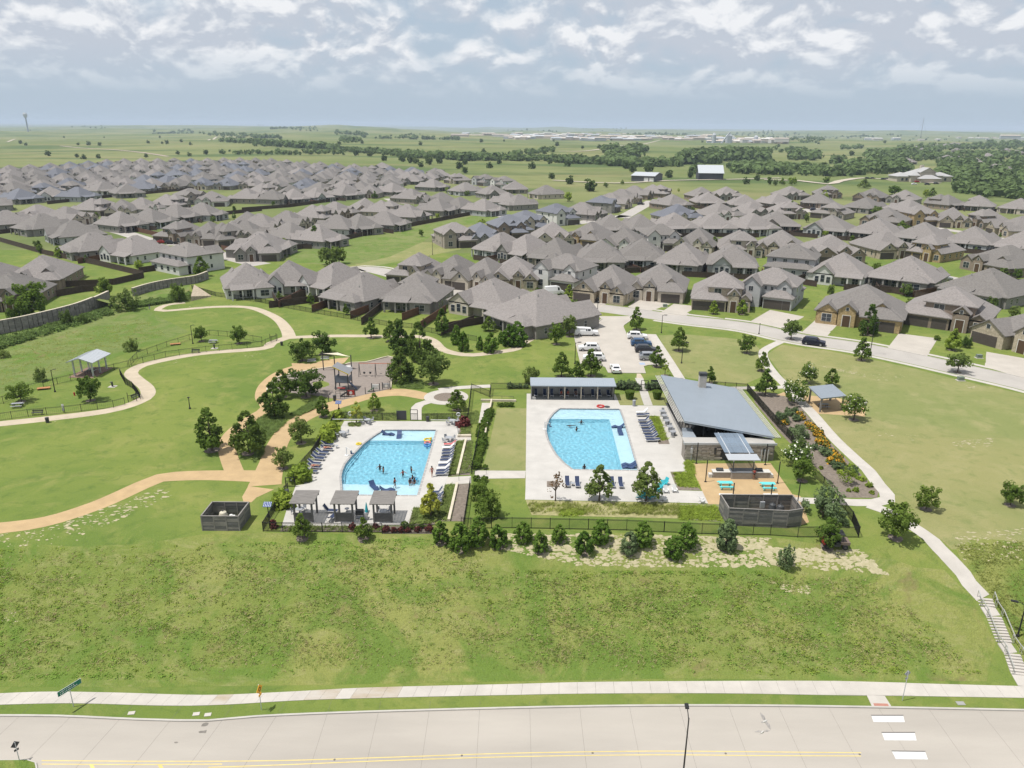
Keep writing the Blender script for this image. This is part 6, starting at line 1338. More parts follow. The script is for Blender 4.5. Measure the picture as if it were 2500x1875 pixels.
    r2 = thing('small_slide', 'small dark red slide by the playground bin', 'slide', g('S', 1240,850)); MB().bx((0,0,.55),(1.9,.55,.06), ry=-R(32)).build('chute', mat('maroon', (.12,.03,.03),.5), r2); [MB().bx((0, y, .62),(1.9,.05,.2), ry=-R(32)).build('side_rail', STEEL, r2) for y in (-.3,.3)]; MB().box(.7,.8,-.25,.25,0,1.0).build('leg', STEEL, r2)
    r2 = thing('toddler_slide', 'small green slide joined to the white play panel', 'slide', g('S', 1630,775)); MB().bx((0,0,.4),(1.4,.5,.06), ry=-R(32)).build('chute', mat('dark_green_plastic', (.04,.10,.04),.5), r2); MB().box(.5,.6,-.25,.25,0,.75).build('leg', STEEL, r2)
    r2 = thing('climbing_bars', 'thin metal climbing frame beside the playground bin', 'climbing frame', g('S', 1175,880))
    for x in (-.8,.0,.8): MB().tube([(x, 0,0),(x, 0,1.5)], .04,6).build('upright', STEEL, r2)
    for z in (.5,1.0,1.45): MB().tube([(-.8,0, z),(.8,0, z)], .025,6).build('rung', STEEL, r2)
    r2 = thing('tunnel_tube', 'white crawl tube by the tall sail post', 'crawl tube', g('S', 1300,440)); MB().tube([(-.7,0,.4),(.7,.3,.4)], .4,12).build('tube', WHITEM, r2)
    for q, lab in (((1000,930), 'low dark bollard beside the playground bin'),((1550,810), 'dark bollard on the playground edge'),((1890,735), 'dark bollard at the playground corner')): tag(MB().tube([(0,0,0),(0,0,1.3)], .07,8).build('bollard', STEEL, loc=g('S', *q)), lab, 'bollard')
playground()
# ------------------------------------------------------------------ signs, lamps
def solar(c, base, top, label):
    B = g(c, *base); h = above(c, top[0], top[1], B); root = thing('solar_post', label, 'solar light', B); MB().tube([(0,0,0),(0,0, h)], .06,8).build('post', BLACKM, root); pn = MB().bx((0,0, h),(1.05,.75,.05), rx=R(32)).build('panel', mat('solar_blue', (.05,.08,.20),.6, spec=.2), root); b = MB()
    for k in range(5): b.bx((-.42 + k*.21,-.0, h + .028),(.012,.72,.01), rx=R(32))
    b.build('cell_lines', METALW, pn); MB().box(-.15,.15,-.05,.1, h*.45, h*.6).build('battery_box', BLACKM, root)
solar('C2', (135,1000),(100,800), 'solar panel on a black post outside the corner fence'); solar('S', (1158,1140),(1160,935), 'solar panel on a thin post beside the granite path')
def lamp(c, base, top, label, arm=(.9,0), head=(.7,.3,.12), m=BLACKM, thick=.09, h=None, B=None):
    B = B or g(c, *base); h = h or above(c, top[0], top[1], B); root = thing('street_lamp', label, 'street lamp', B); MB().lathe([(.2,0),(.16,.25),(.12,.3)], n=10).build('base', m, root); MB().tube([(0,0,.2),(0,0, h*.55),(0,0, h)], [thick, thick*.85, thick*.6], 8).build('pole', m, root); v = Vector((arm[0], arm[1], 0))
    if v.length > .05: MB().tube([(0,0, h - .25), v*.5 + Vector((0,0, h)), v + Vector((0,0, h + .05))], .04,6).build('arm', m, root)
    hd = MB().bx(v*1.1 + Vector((0,0, h + .02)), head, rz=math.atan2(v.y, v.x)).build('head', m, root); MB().bx(v*1.1 + Vector((0,0, h - .045)),(head[0]*.8, head[1]*.7,.015), rz=math.atan2(v.y, v.x)).build('lens', WHITEM, hd)
lamp('A3', (1465,715),(1478,540), 'flat headed lamp on the lawn right of the parking lot', (.8,.0)); lamp('A3', (565,720),(578,540), 'flat headed lamp on the lawn left of the parking lot', (.8,.2)); lamp('A3', (1295,460),(1300,308), 'flat headed lamp between street and parking lot tree', (.7,0)); lamp('A3', (755,300),(760,165), 'dark street lamp at the parking lot entrance', (0.05,-.3)); lamp('A4', (912,640),(955,370), 'tall street lamp on the verge opposite the golden stone house', (.5,-.3))
lamp('A1', (465,957),(428,770), 'thin lamp with crossbar in the dog park beside the agility platform', (.5,.3),(.5,.15,.06)); lamp('A1', (1628,550),(1608,395), 'thin lamp with crossbar in the small dog run', (.5,.2),(.5,.15,.06)); lamp('A1', (1603,1100),(1590,1005), 'short lamp post standing alone on the big lawn', (0,0),(.3,.3,.15)); lamp('V', (1295,960),(1382,520), 'dark street lamp on the grass beside the concrete stairs', (-.9,.4)); lamp('A3', (2118,468),(2128,380), 'short dark post lamp beside the residential street', (0,0),(.2,.2,.1))
lamp('O', None, None, 'tall dark street lamp rising from the near side of the road', (.1,1.2),(.55,.32,.14), h=9.2, B=Vector((14.7,49.6,-7)), thick=.085)
lamp('B2', (1508,1285),(1505,1165), 'thin street lamp beside the mown swale', (.5,0)); lamp('B3', (667,1010),(667,905), 'dark street lamp on the side street corner', (.5,0)); lamp('B1', (2095,1340),(2085,1240), 'thin lamp beside the estate street', (.5,0))
GREEN = mat('sign_green', (.01,.16,.10),.5); SIGNY = mat('sign_orange', (.75,.36,.02),.5)
def text_mesh(body, size, m, parent, loc, rx=90, rz=0):
    cu = bpy.data.curves.new('lettering', 'FONT'); cu.body = body; cu.size = size; cu.align_x = 'CENTER'; cu.align_y = 'CENTER'; cu.extrude = .004
    o = bpy.data.objects.new('lettering', cu); COL.objects.link(o); o.parent = parent; o.location = loc; o.rotation_euler = (R(rx),0, R(rz)); cu.materials.append(m); return o
def street_sign():
    B = g('W', 318,222); root = thing('street_sign', 'long green street name sign with white lettering on the verge', 'sign', B, R(60)); h = 2.35; MB().tube([(0,0,0),(0,0, h + .2)], .045,8).build('post', METALW, root); MB().box(-1.15,1.15,-.06,-.03, h - .26, h + .26).build('panel', GREEN, root); MB().box(-1.18,1.18,-.045,-.02, h - .29, h + .29).build('border', WHITEM, root)
    for k, z in enumerate((.13,-.14)): b = MB(); x = -.9 + .2*k; rnd = random.Random(k)
    for z, x0, x1 in ((.11,-.95,.45),(-.11,-.95,.8)):
        x = x0; rnd = random.Random(int(z*100)); b = MB()
        while x < x1: w_ = rnd.uniform(.05,.1); b.box(x, x + w_, -.066,-.061, h + z - .06, h + z + .06); x += w_ + rnd.choice((.03,.03,.09))
        b.build('lettering', WHITEM, root)
street_sign()
def warn_sign():
    B = g('W', 1130,236); root = thing('warning_sign', 'orange yellow warning sign with black arrow above the sidewalk', 'sign', B, R(78)); MB().tube([(0,0,0),(0,0,3.1)], .04,8).build('post', METALW, root); MB().bx((0,-.05,2.55),(.78,.03,.78), ry=R(45)).build('panel', SIGNY, root); b = MB(); b.tube([(math.cos(t)*.17,-.072,2.55 + math.sin(t)*.2) for t in [6.283*k/10 for k in range(11)]], .035,4, cap=False); b.build('symbol', BLACKM, root); MB().box(-.25,.25,-.065,-.035,1.75,2.0).build('plate', SIGNY, root)
warn_sign()
def stop_like(c, base, top, label, rz, m=GREYT):
    B = g(c, *base); h = above(c, top[0], top[1], B); root = thing('road_sign', label, 'sign', B, rz); MB().tube([(0,0,0),(0,0, h)], .04,8).build('post', METALW, root); MB().bx((0,.04, h - .3),(.55,.03,.55), ry=R(45)).build('panel', m, root); MB().box(-.2,.2,.025,.05, h - 1.0, h - .78).build('plate', m, root)
stop_like('X', (1686,195),(1703,68), 'grey backed road sign beside the crosswalk ramp', R(20)); stop_like('W', (85,458),(72,375), 'dark backed road sign on the median island', R(60), STEEL)
for c, q, lab in (('A4', (1675,860), 'grey green utility box on a pad at the lawn edge'),('A4', (1830,670), 'small grey utility box on the front lawn'),('A3', (1325,240), 'dark utility box on the driveway lawn strip')):
    p = g(c, *q); root = thing('utility_box', lab, 'utility box', p); MB().box(-.55,.55,-.4,.4,.08,.75).build('case', mat('box_green', (.16,.19,.16),.6), root); MB().box(-.8,.8,-.6,.6,0,.08).build('pad', WALK, root); MB().box(-.56,.56,-.41,.41,.75,.8).build('lid', mat('box_green', (.16,.19,.16)), root)
# ------------------------------------------------------------------ trees and shrubs
BARK = mat('bark', (.10,.078,.06),.95,.2,4); 
LEAF = {k: leafy(mat('leaf_' + k, c, .7,.32,1.1, objvar=.16, spec=.2, detail=3)) for k, c in (('oak', (.130,.195,.038)),('dark', (.098,.152,.034)),('elm', (.150,.205,.055)),('bright', (.26,.34,.055)),('yellow', (.38,.40,.075)),('juniper', (.135,.225,.040)),('grey', (.165,.225,.105)),('far', (.085,.125,.042)),('brown', (.22,.14,.08)))}
BLOOM = mat('white_bloom', (.62,.62,.52),.8); REDL = mat('leaf_red', (.11,.025,.022),.8,.3,3); ORFL = mat('orange_flower', (.46,.24,.015),.8,.2,3)
def quads(C_, Nrm, size, rng, asp=1.0):
    n = len(C_); Nrm = Nrm / (np.linalg.norm(Nrm, axis=1, keepdims=True) + 1e-9); t = rng.normal(size=(n, 3)); u = np.cross(Nrm, t); u /= np.linalg.norm(u, axis=1, keepdims=True) + 1e-9; v = np.cross(Nrm, u)
    s = (size * rng.uniform(.6,1.35, n))[:, None]; u = u * s * .5; v = v * s * .5 * asp
    V = np.stack([C_ - u - v, C_ + u - v*.6, C_ + u*.8 + v, C_ - u*.7 + v], 1).reshape(-1,3); return V, np.arange(n*4).reshape(n, 4)
def crown_points(kind, n, rng):
    """leaf positions and outward directions in a unit crown: height 0..1, half width .5"""
    if kind in ('round', 'crape', 'bush'):
        K = {'round': 42, 'crape': 34, 'bush': 34}[kind]; c = rng.normal(size=(K, 3)); c /= np.linalg.norm(c, axis=1, keepdims=True); c *= rng.uniform(.35,.92,(K, 1)); c[:, 2] = c[:, 2]*.9
        if kind == 'crape': c[:, 2] = np.abs(c[:, 2])*.9 - .25; c[:, :2] *= (.55 + .55*(c[:, 2:]+.4))
        if kind == 'bush': c[:, 2] = np.abs(c[:, 2]) * 1.25 - .85
        rr = rng.uniform(.14,.30, K)
    elif kind == 'cone':
        K = 52; z = rng.uniform(0,1, K)**1.15; a = rng.uniform(0,6.283, K); w_ = (1 - z)**.75 * rng.uniform(.55,1.0, K)*.95; w_[z < .12] *= .8
        c = np.stack([np.cos(a)*w_, np.sin(a)*w_, z*1.9 - .95], 1); rr = (.09 + .17*(1 - z)) * rng.uniform(.8,1.25, K)
    elif kind == 'juniper':
        K = 60; z = rng.uniform(0,1, K)**1.1; a = rng.uniform(0,6.283, K); w_ = np.sqrt(np.clip(1 - (z*1.02)**1.7,0,1)) * rng.uniform(.5,.95, K); w_ *= .72 + .28*np.minimum(1, z*4)
        c = np.stack([np.cos(a)*w_, np.sin(a)*w_, z*1.85 - .95], 1); rr = (.10 + .13*(1 - z)) * rng.uniform(.8,1.3, K)
    else:   # sparse
        K = 20; z = rng.uniform(0,1, K); a = rng.uniform(0,6.283, K); w_ = (1 - z)**.6 * rng.uniform(.2,1, K)*.9; c = np.stack([np.cos(a)*w_, np.sin(a)*w_, z*1.9 - .95], 1); rr = np.full(K, .17)
    k = rng.randint(0, K, n); d = rng.normal(size=(n, 3)); d /= np.linalg.norm(d, axis=1, keepdims=True); r_ = rr[k][:, None] * rng.uniform(.35,1,(n, 1))**.5
    P = c[k] + d * r_; out = d*.9 + c[k]*.5 + np.array([0,0,.35]) + rng.normal(size=(n, 3))*.5
    lo, hi = np.percentile(P, 1.5,0), np.percentile(P, 98.5,0); return (P - lo) / (hi - lo) * np.array([1,1,1.0]) - np.array([.5,.5,0]), out
CROWN = {}
def tree_proto(kind, leaf, seed, ratio, trunk=.2, n=1800, ls=.06, bloom=0.0, bloommat=None, limbs=5, name='tree', cat='tree'):
    """unit height tree (1 m); scale on placing"""
    key = (kind, leaf, seed, round(ratio, 1), trunk)
    if key in CROWN: return CROWN[key]
    rng = np.random.RandomState(seed * 7 + hash(kind + leaf) % 1 + len(kind) * 13); ratio = round(ratio, 1)
    P, out = crown_points(kind, n, rng); P = P * np.array([ratio, ratio, 1 - trunk]) + np.array([0,0, trunk]); P[:, 2] = np.maximum(P[:, 2], .02)
    V, F = quads(P, out, ls * (.6 + .4*ratio), rng, 1.0 if kind != 'juniper' else 1.7); root = thing(name, '', cat); mi = None; ms = [LEAF[leaf] if leaf in LEAF else REDL]
    if bloom: ms.append(bloommat or BLOOM); mi = ((rng.uniform(size=len(F)) < bloom) & (P[:, 2] > trunk + (1 - trunk)*.35)).astype(int)
    raw('crown', V, F, ms, root, mi=mi)
    b = MB(); th = .022 + .012*ratio; b.tube([(0,0,-.02),(.006,.004, trunk*.6 + .02),(0,0, trunk + (1-trunk)*.35),(0.01,0, trunk + (1 - trunk)*.72)], [th, th*.8, th*.5, th*.18], 7)
    for k in range(limbs):
        a = 6.283*k/limbs + rng.uniform(-.4,.4); z = trunk + (1 - trunk)*rng.uniform(.08,.4); b.tube([(0,0, z),(math.cos(a)*ratio*.2, math.sin(a)*ratio*.2, z + .12),(math.cos(a)*ratio*.36, math.sin(a)*ratio*.36, z + .2)], [th*.5, th*.3, th*.1], 5)
    b.build('trunk', BARK, root); CROWN[key] = Proto(root); return CROWN[key]
NT = [0]
def plant(c, bx_, by, ty, kind, leaf, ratio, label, group=None, trunk=.2, n=1800, ls=.06, name='tree', cat='tree', ring=True, bloom=0.0, limbs=5, zb=None, maxh=14):
    B = g(c, bx_, by) if zb is None else g(c, bx_, by, zb); h = min(maxh, above(c, bx_, ty, B)*(1.05 if kind in ('cone', 'sparse') else .88 if kind == 'juniper' else .93)); ratio = max(.5, ratio*(.92 if kind == 'cone' else (.68 if kind == 'juniper' else .85))); NT[0] += 1
    pr = tree_proto(kind, leaf, 1 + NT[0] % 2, ratio, trunk, n, ls, bloom, None, limbs, name, cat)
    o = pr.place(B - Vector((0,0,.03)), random.uniform(0,6.28), h, label, group)
    if ring: RINGS.append((B.x, B.y, .35 + .12*h))
    return o
RINGS = []
T1 = lambda c, L_, kind, leaf, **k: [plant(c, q[0], q[1], q[2], kind, leaf, q[3], q[4], **k) for q in L_]
T1('A1', [(180,1040,878,1.3, 'rounded tree by the picnic table in the dog park'),(765,1030,825,1.0, 'rounded tree in the dog park beside the metal shelter'),(1700,530,398,1.0, 'small rounded tree by the lamp in the small dog run'),(2020,548,398,.9, 'small rounded tree at the fence corner of the dog run')], 'round', 'oak')
T1('A1', [(280,325,20,1.1, 'large spreading tree above the stone retaining wall'),(110,355,240,1.0, 'smaller tree at the foot of the large wall tree'),(890,160,-10,.8, 'tall bushy tree at the gap between the stone walls'),(1510,195,40,.8, 'upright tree beside the stepped stone wall')], 'round', 'oak', ring=False, n=2200, ls=.06, trunk=.1)
T1('A1', [(1060,265,85,1.4, 'broad olive green bush below the corner lawn fence'),(570,395,262,1.0, 'bush against the stone wall, larger one'),(700,375,290,1.1, 'bush against the stone wall, smaller one'),(345,865,748,1.0, 'lone round bush in the meadow by the dog park lamp'),(1105,608,503,1.3, 'lone olive bush in the meadow by the small dog run'),(40,665,600,1.8, 'low dark scrub in the meadow near the stone wall')], 'bush', 'elm', ring=False, trunk=.02, name='bush', cat='bush')
T1('A1', [(1790,1450,1118,.7, 'conical oak on the lawn left of the granite path')], 'cone', 'oak'); T1('A1', [(2105,1475,1145,.8, 'dense conical tree in the mulch island of the paths')], 'cone', 'dark', n=2600, ls=.055)
T1('A2', [(175,1165,895,.8, 'dense conical tree at the bend of the granite loop')], 'cone', 'dark', n=2600, ls=.055); T1('A2', [(240,1000,785,.8, 'tree behind the dense conical one at the playground edge'),(990,500,338,.6, 'young conical tree beside the tan path branch'),(1150,530,365,.6, 'second young conical tree beside the tan path branch'),(585,1165,1003,.7, 'small conical tree by the solar post on the granite path'),(1710,1110,948,.9, 'small tree beside the circular walk')], 'cone', 'oak')
T1('A2', [(440,1000,752,1.3, 'wide dark live oak beside the playground'),(410,692,515,1.3, 'round live oak behind the playground bench'),(580,640,448,1.2, 'round live oak over the shade sail')], 'round', 'dark', n=2400, ls=.055, trunk=.14)
T1('A2', [(1245,632,368,.6, 'tall cypress at the tan path side of the group'),(1400,692,388,.6, 'tall cypress in the middle of the group'),(1245,868,598,.8, 'cypress beside the swing set'),(1490,705,530,.8, 'cypress behind the pale green elm')], 'cone', 'dark', n=2800, ls=.052, trunk=.06)
T1('A2', [(1515,890,598,.9, 'pale green elm beside the cypress group'),(400,1388,1172,.9, 'feathery elm between granite path and pool fence'),(250,1602,1423,1.0, 'round elm nearest the granite path plaza')], 'round', 'elm', n=1800, ls=.06)
T1('A2', [(1015,1115,975,.8, 'bright green young tree between granite path and pool fence')], 'cone', 'bright'); T1('A2', [(865,1215,1048,.6, 'thin yellow young tree in the pool deck planter')], 'sparse', 'yellow', n=500, ring=False)
T1('A2', [(1770,612,438,.8, 'juniper in front of the garden fence at the path bend'),(1710,555,373,.7, 'tall juniper behind the one at the path bend'),(1905,602,478,.7, 'juniper beside the path, narrow one'),(2000,622,438,1.0, 'broad juniper beside the tan path'),(2090,545,438,.9, 'juniper at the garden corner'),(2150,572,365,.9, 'tall juniper at the grey house')], 'juniper', 'juniper', trunk=.02, ring=False, ls=.06, name='juniper')
T1('A2', [(1585,480,268,.5, 'slim dark garden tree beside the furnished patio'),(480,215,128,.7, 'small garden tree beside the grey gable house'),(215,185,113,.8, 'small garden tree behind the white house'),(780,305,218,.5, 'thin young garden tree by the paved patio'),(1980,445,328,.9, 'garden tree against the grey house'),(1210,402,340,1.0, 'small tree by the garden fence and path'),(1430,402,338,.7, 'small evergreen by the garden fence')], 'cone', 'oak', ring=False, n=900, ls=.09)
T1('A3', [(80,565,338,1.1, 'large spiky juniper beside the tan path end')], 'juniper', 'juniper', trunk=.02, ring=False, n=2600, ls=.055, name='juniper')
T1('A3', [(245,442,368,.9, 'shrub between juniper and path end'),(380,425,298,1.2, 'broad shrub behind the path end'),(215,885,735,1.2, 'round bush at the cabana corner')], 'bush', 'elm', trunk=.02, ring=False, name='bush', cat='bush')
T1('A3', [(410,555,373,.8, 'dark tree on the lawn left of the pickup'),(645,400,258,.9, 'tree beside the parking lot entrance kerb'),(545,290,175,.9, 'tree behind the grey house at the lot entrance'),(2015,630,468,.9, 'round tree on the lawn right of the lamp')], 'round', 'oak'); T1('A3', [(520,490,308,.7, 'olive tree beside the white pickup')], 'round', 'elm', trunk=.3)
T1('A3', [(1085,432,253,.6, 'upright tree at the parking lot entrance'),(1440,610,422,.6, 'upright tree on the lawn beside the flat lamp'),(1255,745,578,.7, 'tree at the corner in front of the silver car'),(450,830,633,.6, 'first of three trees behind the cabana roof'),(580,842,705,.8, 'shortest of three trees behind the cabana roof'),(700,822,608,.7, 'open tree in front of the parked white car'),(1700,880,748,.7, 'dark tree behind the clubhouse roof'),(2140,780,628,.7, 'tree beside the park walk near the street'),(2170,985,778,.7, 'tree at the corner of the mulch bed and walk')], 'cone', 'oak', n=1200)
T1('A3', [(1325,818,698,.5, 'thin sapling beside the parking lot walk')], 'sparse', 'bright', n=300); T1('A3', [(515,165,60,.6, 'young tree on the lawn by the camper van'),(640,152,80,.7, 'young tree on the front lawn of the arched house'),(955,212,128,.5, 'thin young tree in a ringed bed by the driveway'),(1735,300,193,.6, 'young tree in a ringed bed before the tan stone house'),(1968,302,188,.9, 'round young tree in a white ringed bed')], 'cone', 'bright', n=700, ls=.1)
T1('A4', [(245,512,343,1.0, 'feathery tree on the street verge'),(1650,792,628,1.3, 'wide flat tree on the verge beside the utility box')], 'round', 'elm', n=1600, ls=.065, trunk=.3); T1('A4', [(840,690,508,.6, 'small conical tree opposite the street lamp')], 'cone', 'oak'); T1('A4', [(890,475,233,.7, 'tall dark tree before the golden stone house')], 'cone', 'dark', n=2400, ls=.055, trunk=.05)
T1('A4', [(1605,605,438,.6, 'thin tree on the lawn before the three-car garage house')], 'cone', 'bright', n=800); T1('A4', [(1090,442,293,1.0, 'bushy tree at the side of the golden stone house'),(1715,582,480,.9, 'round shrub beside the brick house door')], 'bush', 'dark', trunk=.05, ring=False)
T1('A4', [(1210,152,38,1.0, 'garden tree on the patio behind the golden stone house'),(575,158,55,.5, 'small yellowing garden tree by the fence'),(1250,232,165,1.2, 'round garden shrub between two fences'),(1940,262,150,.8, 'feathery garden tree beside the long fence'),(2120,325,225,.9, 'garden tree beside the blue object')], 'round', 'elm', ring=False, n=900, ls=.09)
T1('A4', [(375,882,713,1.0, 'white flowering crape myrtle behind the picnic pavilion'),(270,1052,853,1.2, 'white flowering crape myrtle over the park walk'),(775,1192,963,1.0, 'white flowering crape myrtle in front of the picnic pavilion')], 'crape', 'oak', bloom=.11, n=1700, trunk=.28); T1('A4', [(580,905,768,.9, 'dark small tree behind the picnic pavilion')], 'cone', 'oak')
T1('C4', [(280,462,258,1.3, 'white flowering crape myrtle beside the clubhouse')], 'crape', 'oak', bloom=.14, n=1900, trunk=.2, ring=False); T1('C4', [(340,602,398,1.0, 'leafy tree in front of the crape myrtle'),(1125,1082,788,.9, 'dark tree standing over the bank walk'),(1385,842,638,1.0, 'small dark tree on the dry lawn by the walk bend'),(2095,808,618,1.0, 'small dark tree alone on the dry lawn'),(550,1162,928,.8, 'leafy tree in front of the utility vehicle')], 'round', 'oak')
T1('C4', [(720,622,463,.8, 'pale young tree in the mulch bed')], 'cone', 'bright', n=600); T1('C4', [(510,905,655,1.4, 'large grey green shrub beside the timber enclosure'),(690,975,900,1.4, 'grey green shrub in the corner of the fence'),(280,245,130,1.5, 'grey green shrub beside the orange flowers'),(170,112,15,1.4, 'grey green shrub by the clubhouse fence'),(195,1322,1130,.7, 'small leafy bush on the bare bank')], 'bush', 'grey', trunk=.02, ring=False, name='shrub', cat='shrub')
jn = ['beside the dark terrace bed corner', 'at the foot of the terrace bed fence', 'against the large leafy shrubs', 'alone right of the shrub clump', 'left of the pair at the lawn end', 'small, below the pair at the lawn end', 'behind the small one at the lawn end', 'broad, below the yellow grass bed', 'tall, before the yellow grass bed', 'thin and bare at its foot', 'behind the thin bare footed one', 'below the blue fence panel', 'dark, against the blue fence panel', 'open and pale before the timber enclosure']
for i, q in enumerate([('C2', 1575,1120,915,.9),('C2', 1740,1178,948,1.0),('C2', 1890,1132,878,.9),('C2', 2065,1152,958,1.0),('C3', 130,1098,928,1.2),('C3', 275,1192,1010,.9),('C3', 430,1108,948,1.0),('C3', 645,1202,1018,1.1),('C3', 785,1112,905,1.0),('C3', 1020,1204,1018,1.0),('C3', 1140,1134,920,1.0),('C3', 1390,1238,1045,1.0),('C3', 1510,1150,930,1.0),('C3', 1840,1174,898,.8)]):
    plant(*q[:4], 'juniper', 'juniper' if i not in (9,13) else 'grey', q[4], 'juniper shrub on the bank ' + jn[i], trunk=.02, n=2400, ls=.06, name='juniper', cat='shrub', ring=True)
T1('C2', [(1925,770,598,1.2, 'large leafy shrub at the terrace rail, upper one'),(1960,900,690,1.2, 'large leafy shrub at the terrace rail, lower one')], 'bush', 'oak', trunk=.02, ring=False, n=2400, ls=.055, name='shrub', cat='shrub')
T1('C2', [(410,1085,890,.7, 'young tree before the fence left of the solar pergola'),(925,1090,918,.6, 'young tree before the fence by the umbrella pergola')], 'cone', 'oak', n=900, ls=.09); T1('C2', [(1490,905,645,.5, 'pale yellow green young tree in the planter bed')], 'cone', 'yellow', ring=False, n=700, ls=.085)
T1('C3', [(770,768,490,.6, 'green tree with brown tip in the grass bed'),(1165,772,463,.7, 'leafy tree among the teal chairs')], 'cone', 'elm', ring=False, n=1500); T1('C3', [(400,772,545,.5, 'nearly bare brown young tree in the grass bed')], 'sparse', 'brown', ring=False, n=140, limbs=9)
def clipped(c, q, label):
    p = g(c, *q); rng = np.random.RandomState(3); n = 1500; a = rng.uniform(0,6.283, n); z = rng.uniform(0,1, n); top = rng.uniform(size=n) < .4; r_ = np.where(top, np.sqrt(rng.uniform(0,1, n))*.95,.95) * (.62 + .32*z); z = np.where(top, 1.0, z); r_ = np.where(top, np.sqrt(rng.uniform(0,1, n))*.92, r_)
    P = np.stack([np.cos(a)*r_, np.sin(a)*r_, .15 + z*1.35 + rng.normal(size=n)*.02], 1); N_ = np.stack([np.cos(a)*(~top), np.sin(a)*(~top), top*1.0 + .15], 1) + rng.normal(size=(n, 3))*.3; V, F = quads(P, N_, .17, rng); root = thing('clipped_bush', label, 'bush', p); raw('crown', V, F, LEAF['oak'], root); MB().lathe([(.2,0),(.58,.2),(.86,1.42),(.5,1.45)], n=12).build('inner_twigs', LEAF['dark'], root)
clipped('T', (1420,408), 'barrel clipped bush left of the entrance gate path'); clipped('T', (1790,408), 'barrel clipped bush on the clubhouse side of the gate path')
# trees in the gardens among the houses, seen from afar
def garden(c, L_):
    for i, q in enumerate(L_): plant(c, q[0], q[1], q[2], 'round' if i % 3 else 'cone', ('oak', 'elm', 'oak', 'bright')[i % 4], round(q[3] if len(q) > 3 else .8,1), {'B1': 'small garden tree among the fenced estate gardens', 'B2': 'small garden tree near the swale fence houses', 'B3': 'small garden tree between the middle rows of houses', 'B4': 'small garden tree between the rows by the church'}[c], {'B1': 'garden trees of the left estate', 'B2': 'garden trees near the swale', 'B3': 'garden trees of the middle rows', 'B4': 'garden trees of the right rows'}[c], n=500, ls=.13, ring=False, maxh=9)
garden('B3', [(480,1165,1095,1.4),(285,1340,1250,.6),(80,1312,1225,.7),(745,1392,1320,.9),(1185,1392,1305,.6),(1500,1432,1365,.8),(1735,1258,1140,.7),(505,838,755,1.0),(785,962,895,.7),(1040,832,775,.8),(2085,1268,1200,.8),(760,1030,985,.8),(1760,880,835,1.2),(1560,915,880,1.2),(60,1110,1050,.6),(1440,755,725,.7),(700,740,720,1),(825,720,675,1.1),(965,695,655,.8),(515,690,645,1.0),(380,645,615,1.3)])
garden('B4', [(250,905,835,.8),(375,1012,935,.6),(110,1102,1030,.8),(520,850,745,.8),(850,928,855,.6),(970,948,875,1.6),(1180,1078,1005,1.4),(530,1142,1080,.8),(760,1192,1120,.5),(1800,1272,1225,.8),(960,1425,1350,1.1),(580,1622,1535,.5),(2010,1140,1100,.7),(2040,1480,1390,1.2),(2150,1495,1400,.8),(790,1310,1255,1.2),(60,700,625,.6),(110,705,650,.8),(170,700,640,.8),(255,700,630,1.2),(545,680,625,1.2),(860,725,655,1.4),(1120,780,700,1.6),(1380,800,730,.8),(1430,805,725,.8),(2200,830,760,1.2)])
garden('B2', [(525,1215,1050,.6),(640,1375,1215,1.3),(720,1362,1215,1.0),(255,1222,1150,1.0),(820,1112,1050,1.1),(1425,1002,945,.9),(1290,1032,985,.8),(1550,982,935,.8),(1410,1132,1070,.7),(770,808,735,.9),(490,838,780,.8),(630,822,780,1),(1020,812,750,.8),(1180,772,725,1),(1660,872,820,1),(1370,838,780,.8),(115,1062,985,.6),(1610,1060,1035,1.6),(1460,735,690,.7),(1630,770,715,.6),(1800,790,740,.9),(1950,690,640,.8),(2060,705,660,1.0),(2150,740,680,1.0),(405,655,610,.7),(330,850,820,1),(165,870,830,1),(1925,1015,985,2)])
garden('B1', [(1700,1468,1310,.8),(320,1232,1160,1),(340,1275,1195,.7),(500,1312,1220,.6),(600,1288,1230,.9),(690,1322,1250,.8),(730,1352,1290,.7),(1175,1412,1330,.9),(1625,1172,1100,.7),(1845,1202,1125,.6),(1855,1332,1215,.6),(1310,1022,950,.6),(1530,982,925,.9),(1360,1062,1000,.9),(1720,952,885,.7),(1795,947,875,.8),(1980,927,870,.6),(1800,1017,960,.9),(1975,988,930,.7),(640,968,910,1.3),(820,992,925,.6),(1080,912,870,1),(1040,775,740,1),(740,815,770,.7),(940,680,630,.6)])
# mulch rings under the young trees
def rings():
    polys = []
    for x, y, r_ in RINGS: polys.append([(x + math.cos(6.283*k/14)*r_, y + math.sin(6.283*k/14)*r_) for k in range(14)])
    for p in polys: drape('mulch_ring', [p], .034, MULCH)
rings()
# small shrubs and plants of the beds
def small_shrub_proto(kind, leaf, n=350, bloom=0, bm=None, ls=.2):
    rng = np.random.RandomState(n + len(leaf)); P, out = crown_points('bush', n, rng); V, F = quads(P * np.array([1.15,1.15,.85]), out, ls, rng); ms = [LEAF.get(leaf, REDL)]; mi = None
    if bloom: ms.append(bm); mi = (rng.uniform(size=n) < bloom).astype(int)
    root = thing('shrub', '', 'shrub'); raw('foliage', V, F, ms, root, mi=mi); MB().tube([(0,0,-.05),(0,0,.4)], .03,5).build('stem', BARK, root); return Proto(root)
SR, SG, SO, SF, SY = small_shrub_proto('bush', 'red'), small_shrub_proto('bush', 'oak', 360), small_shrub_proto('bush', 'grey', 340), small_shrub_proto('bush', 'elm', 420,.45, ORFL), small_shrub_proto('bush', 'bright', 380)
def strew(pr, c, pts, sc, label, group, z=None):
    for q in pts: p = g(c, *q); pr.place(p, random.uniform(0,6.28), sc * random.uniform(.8,1.25), label, group)
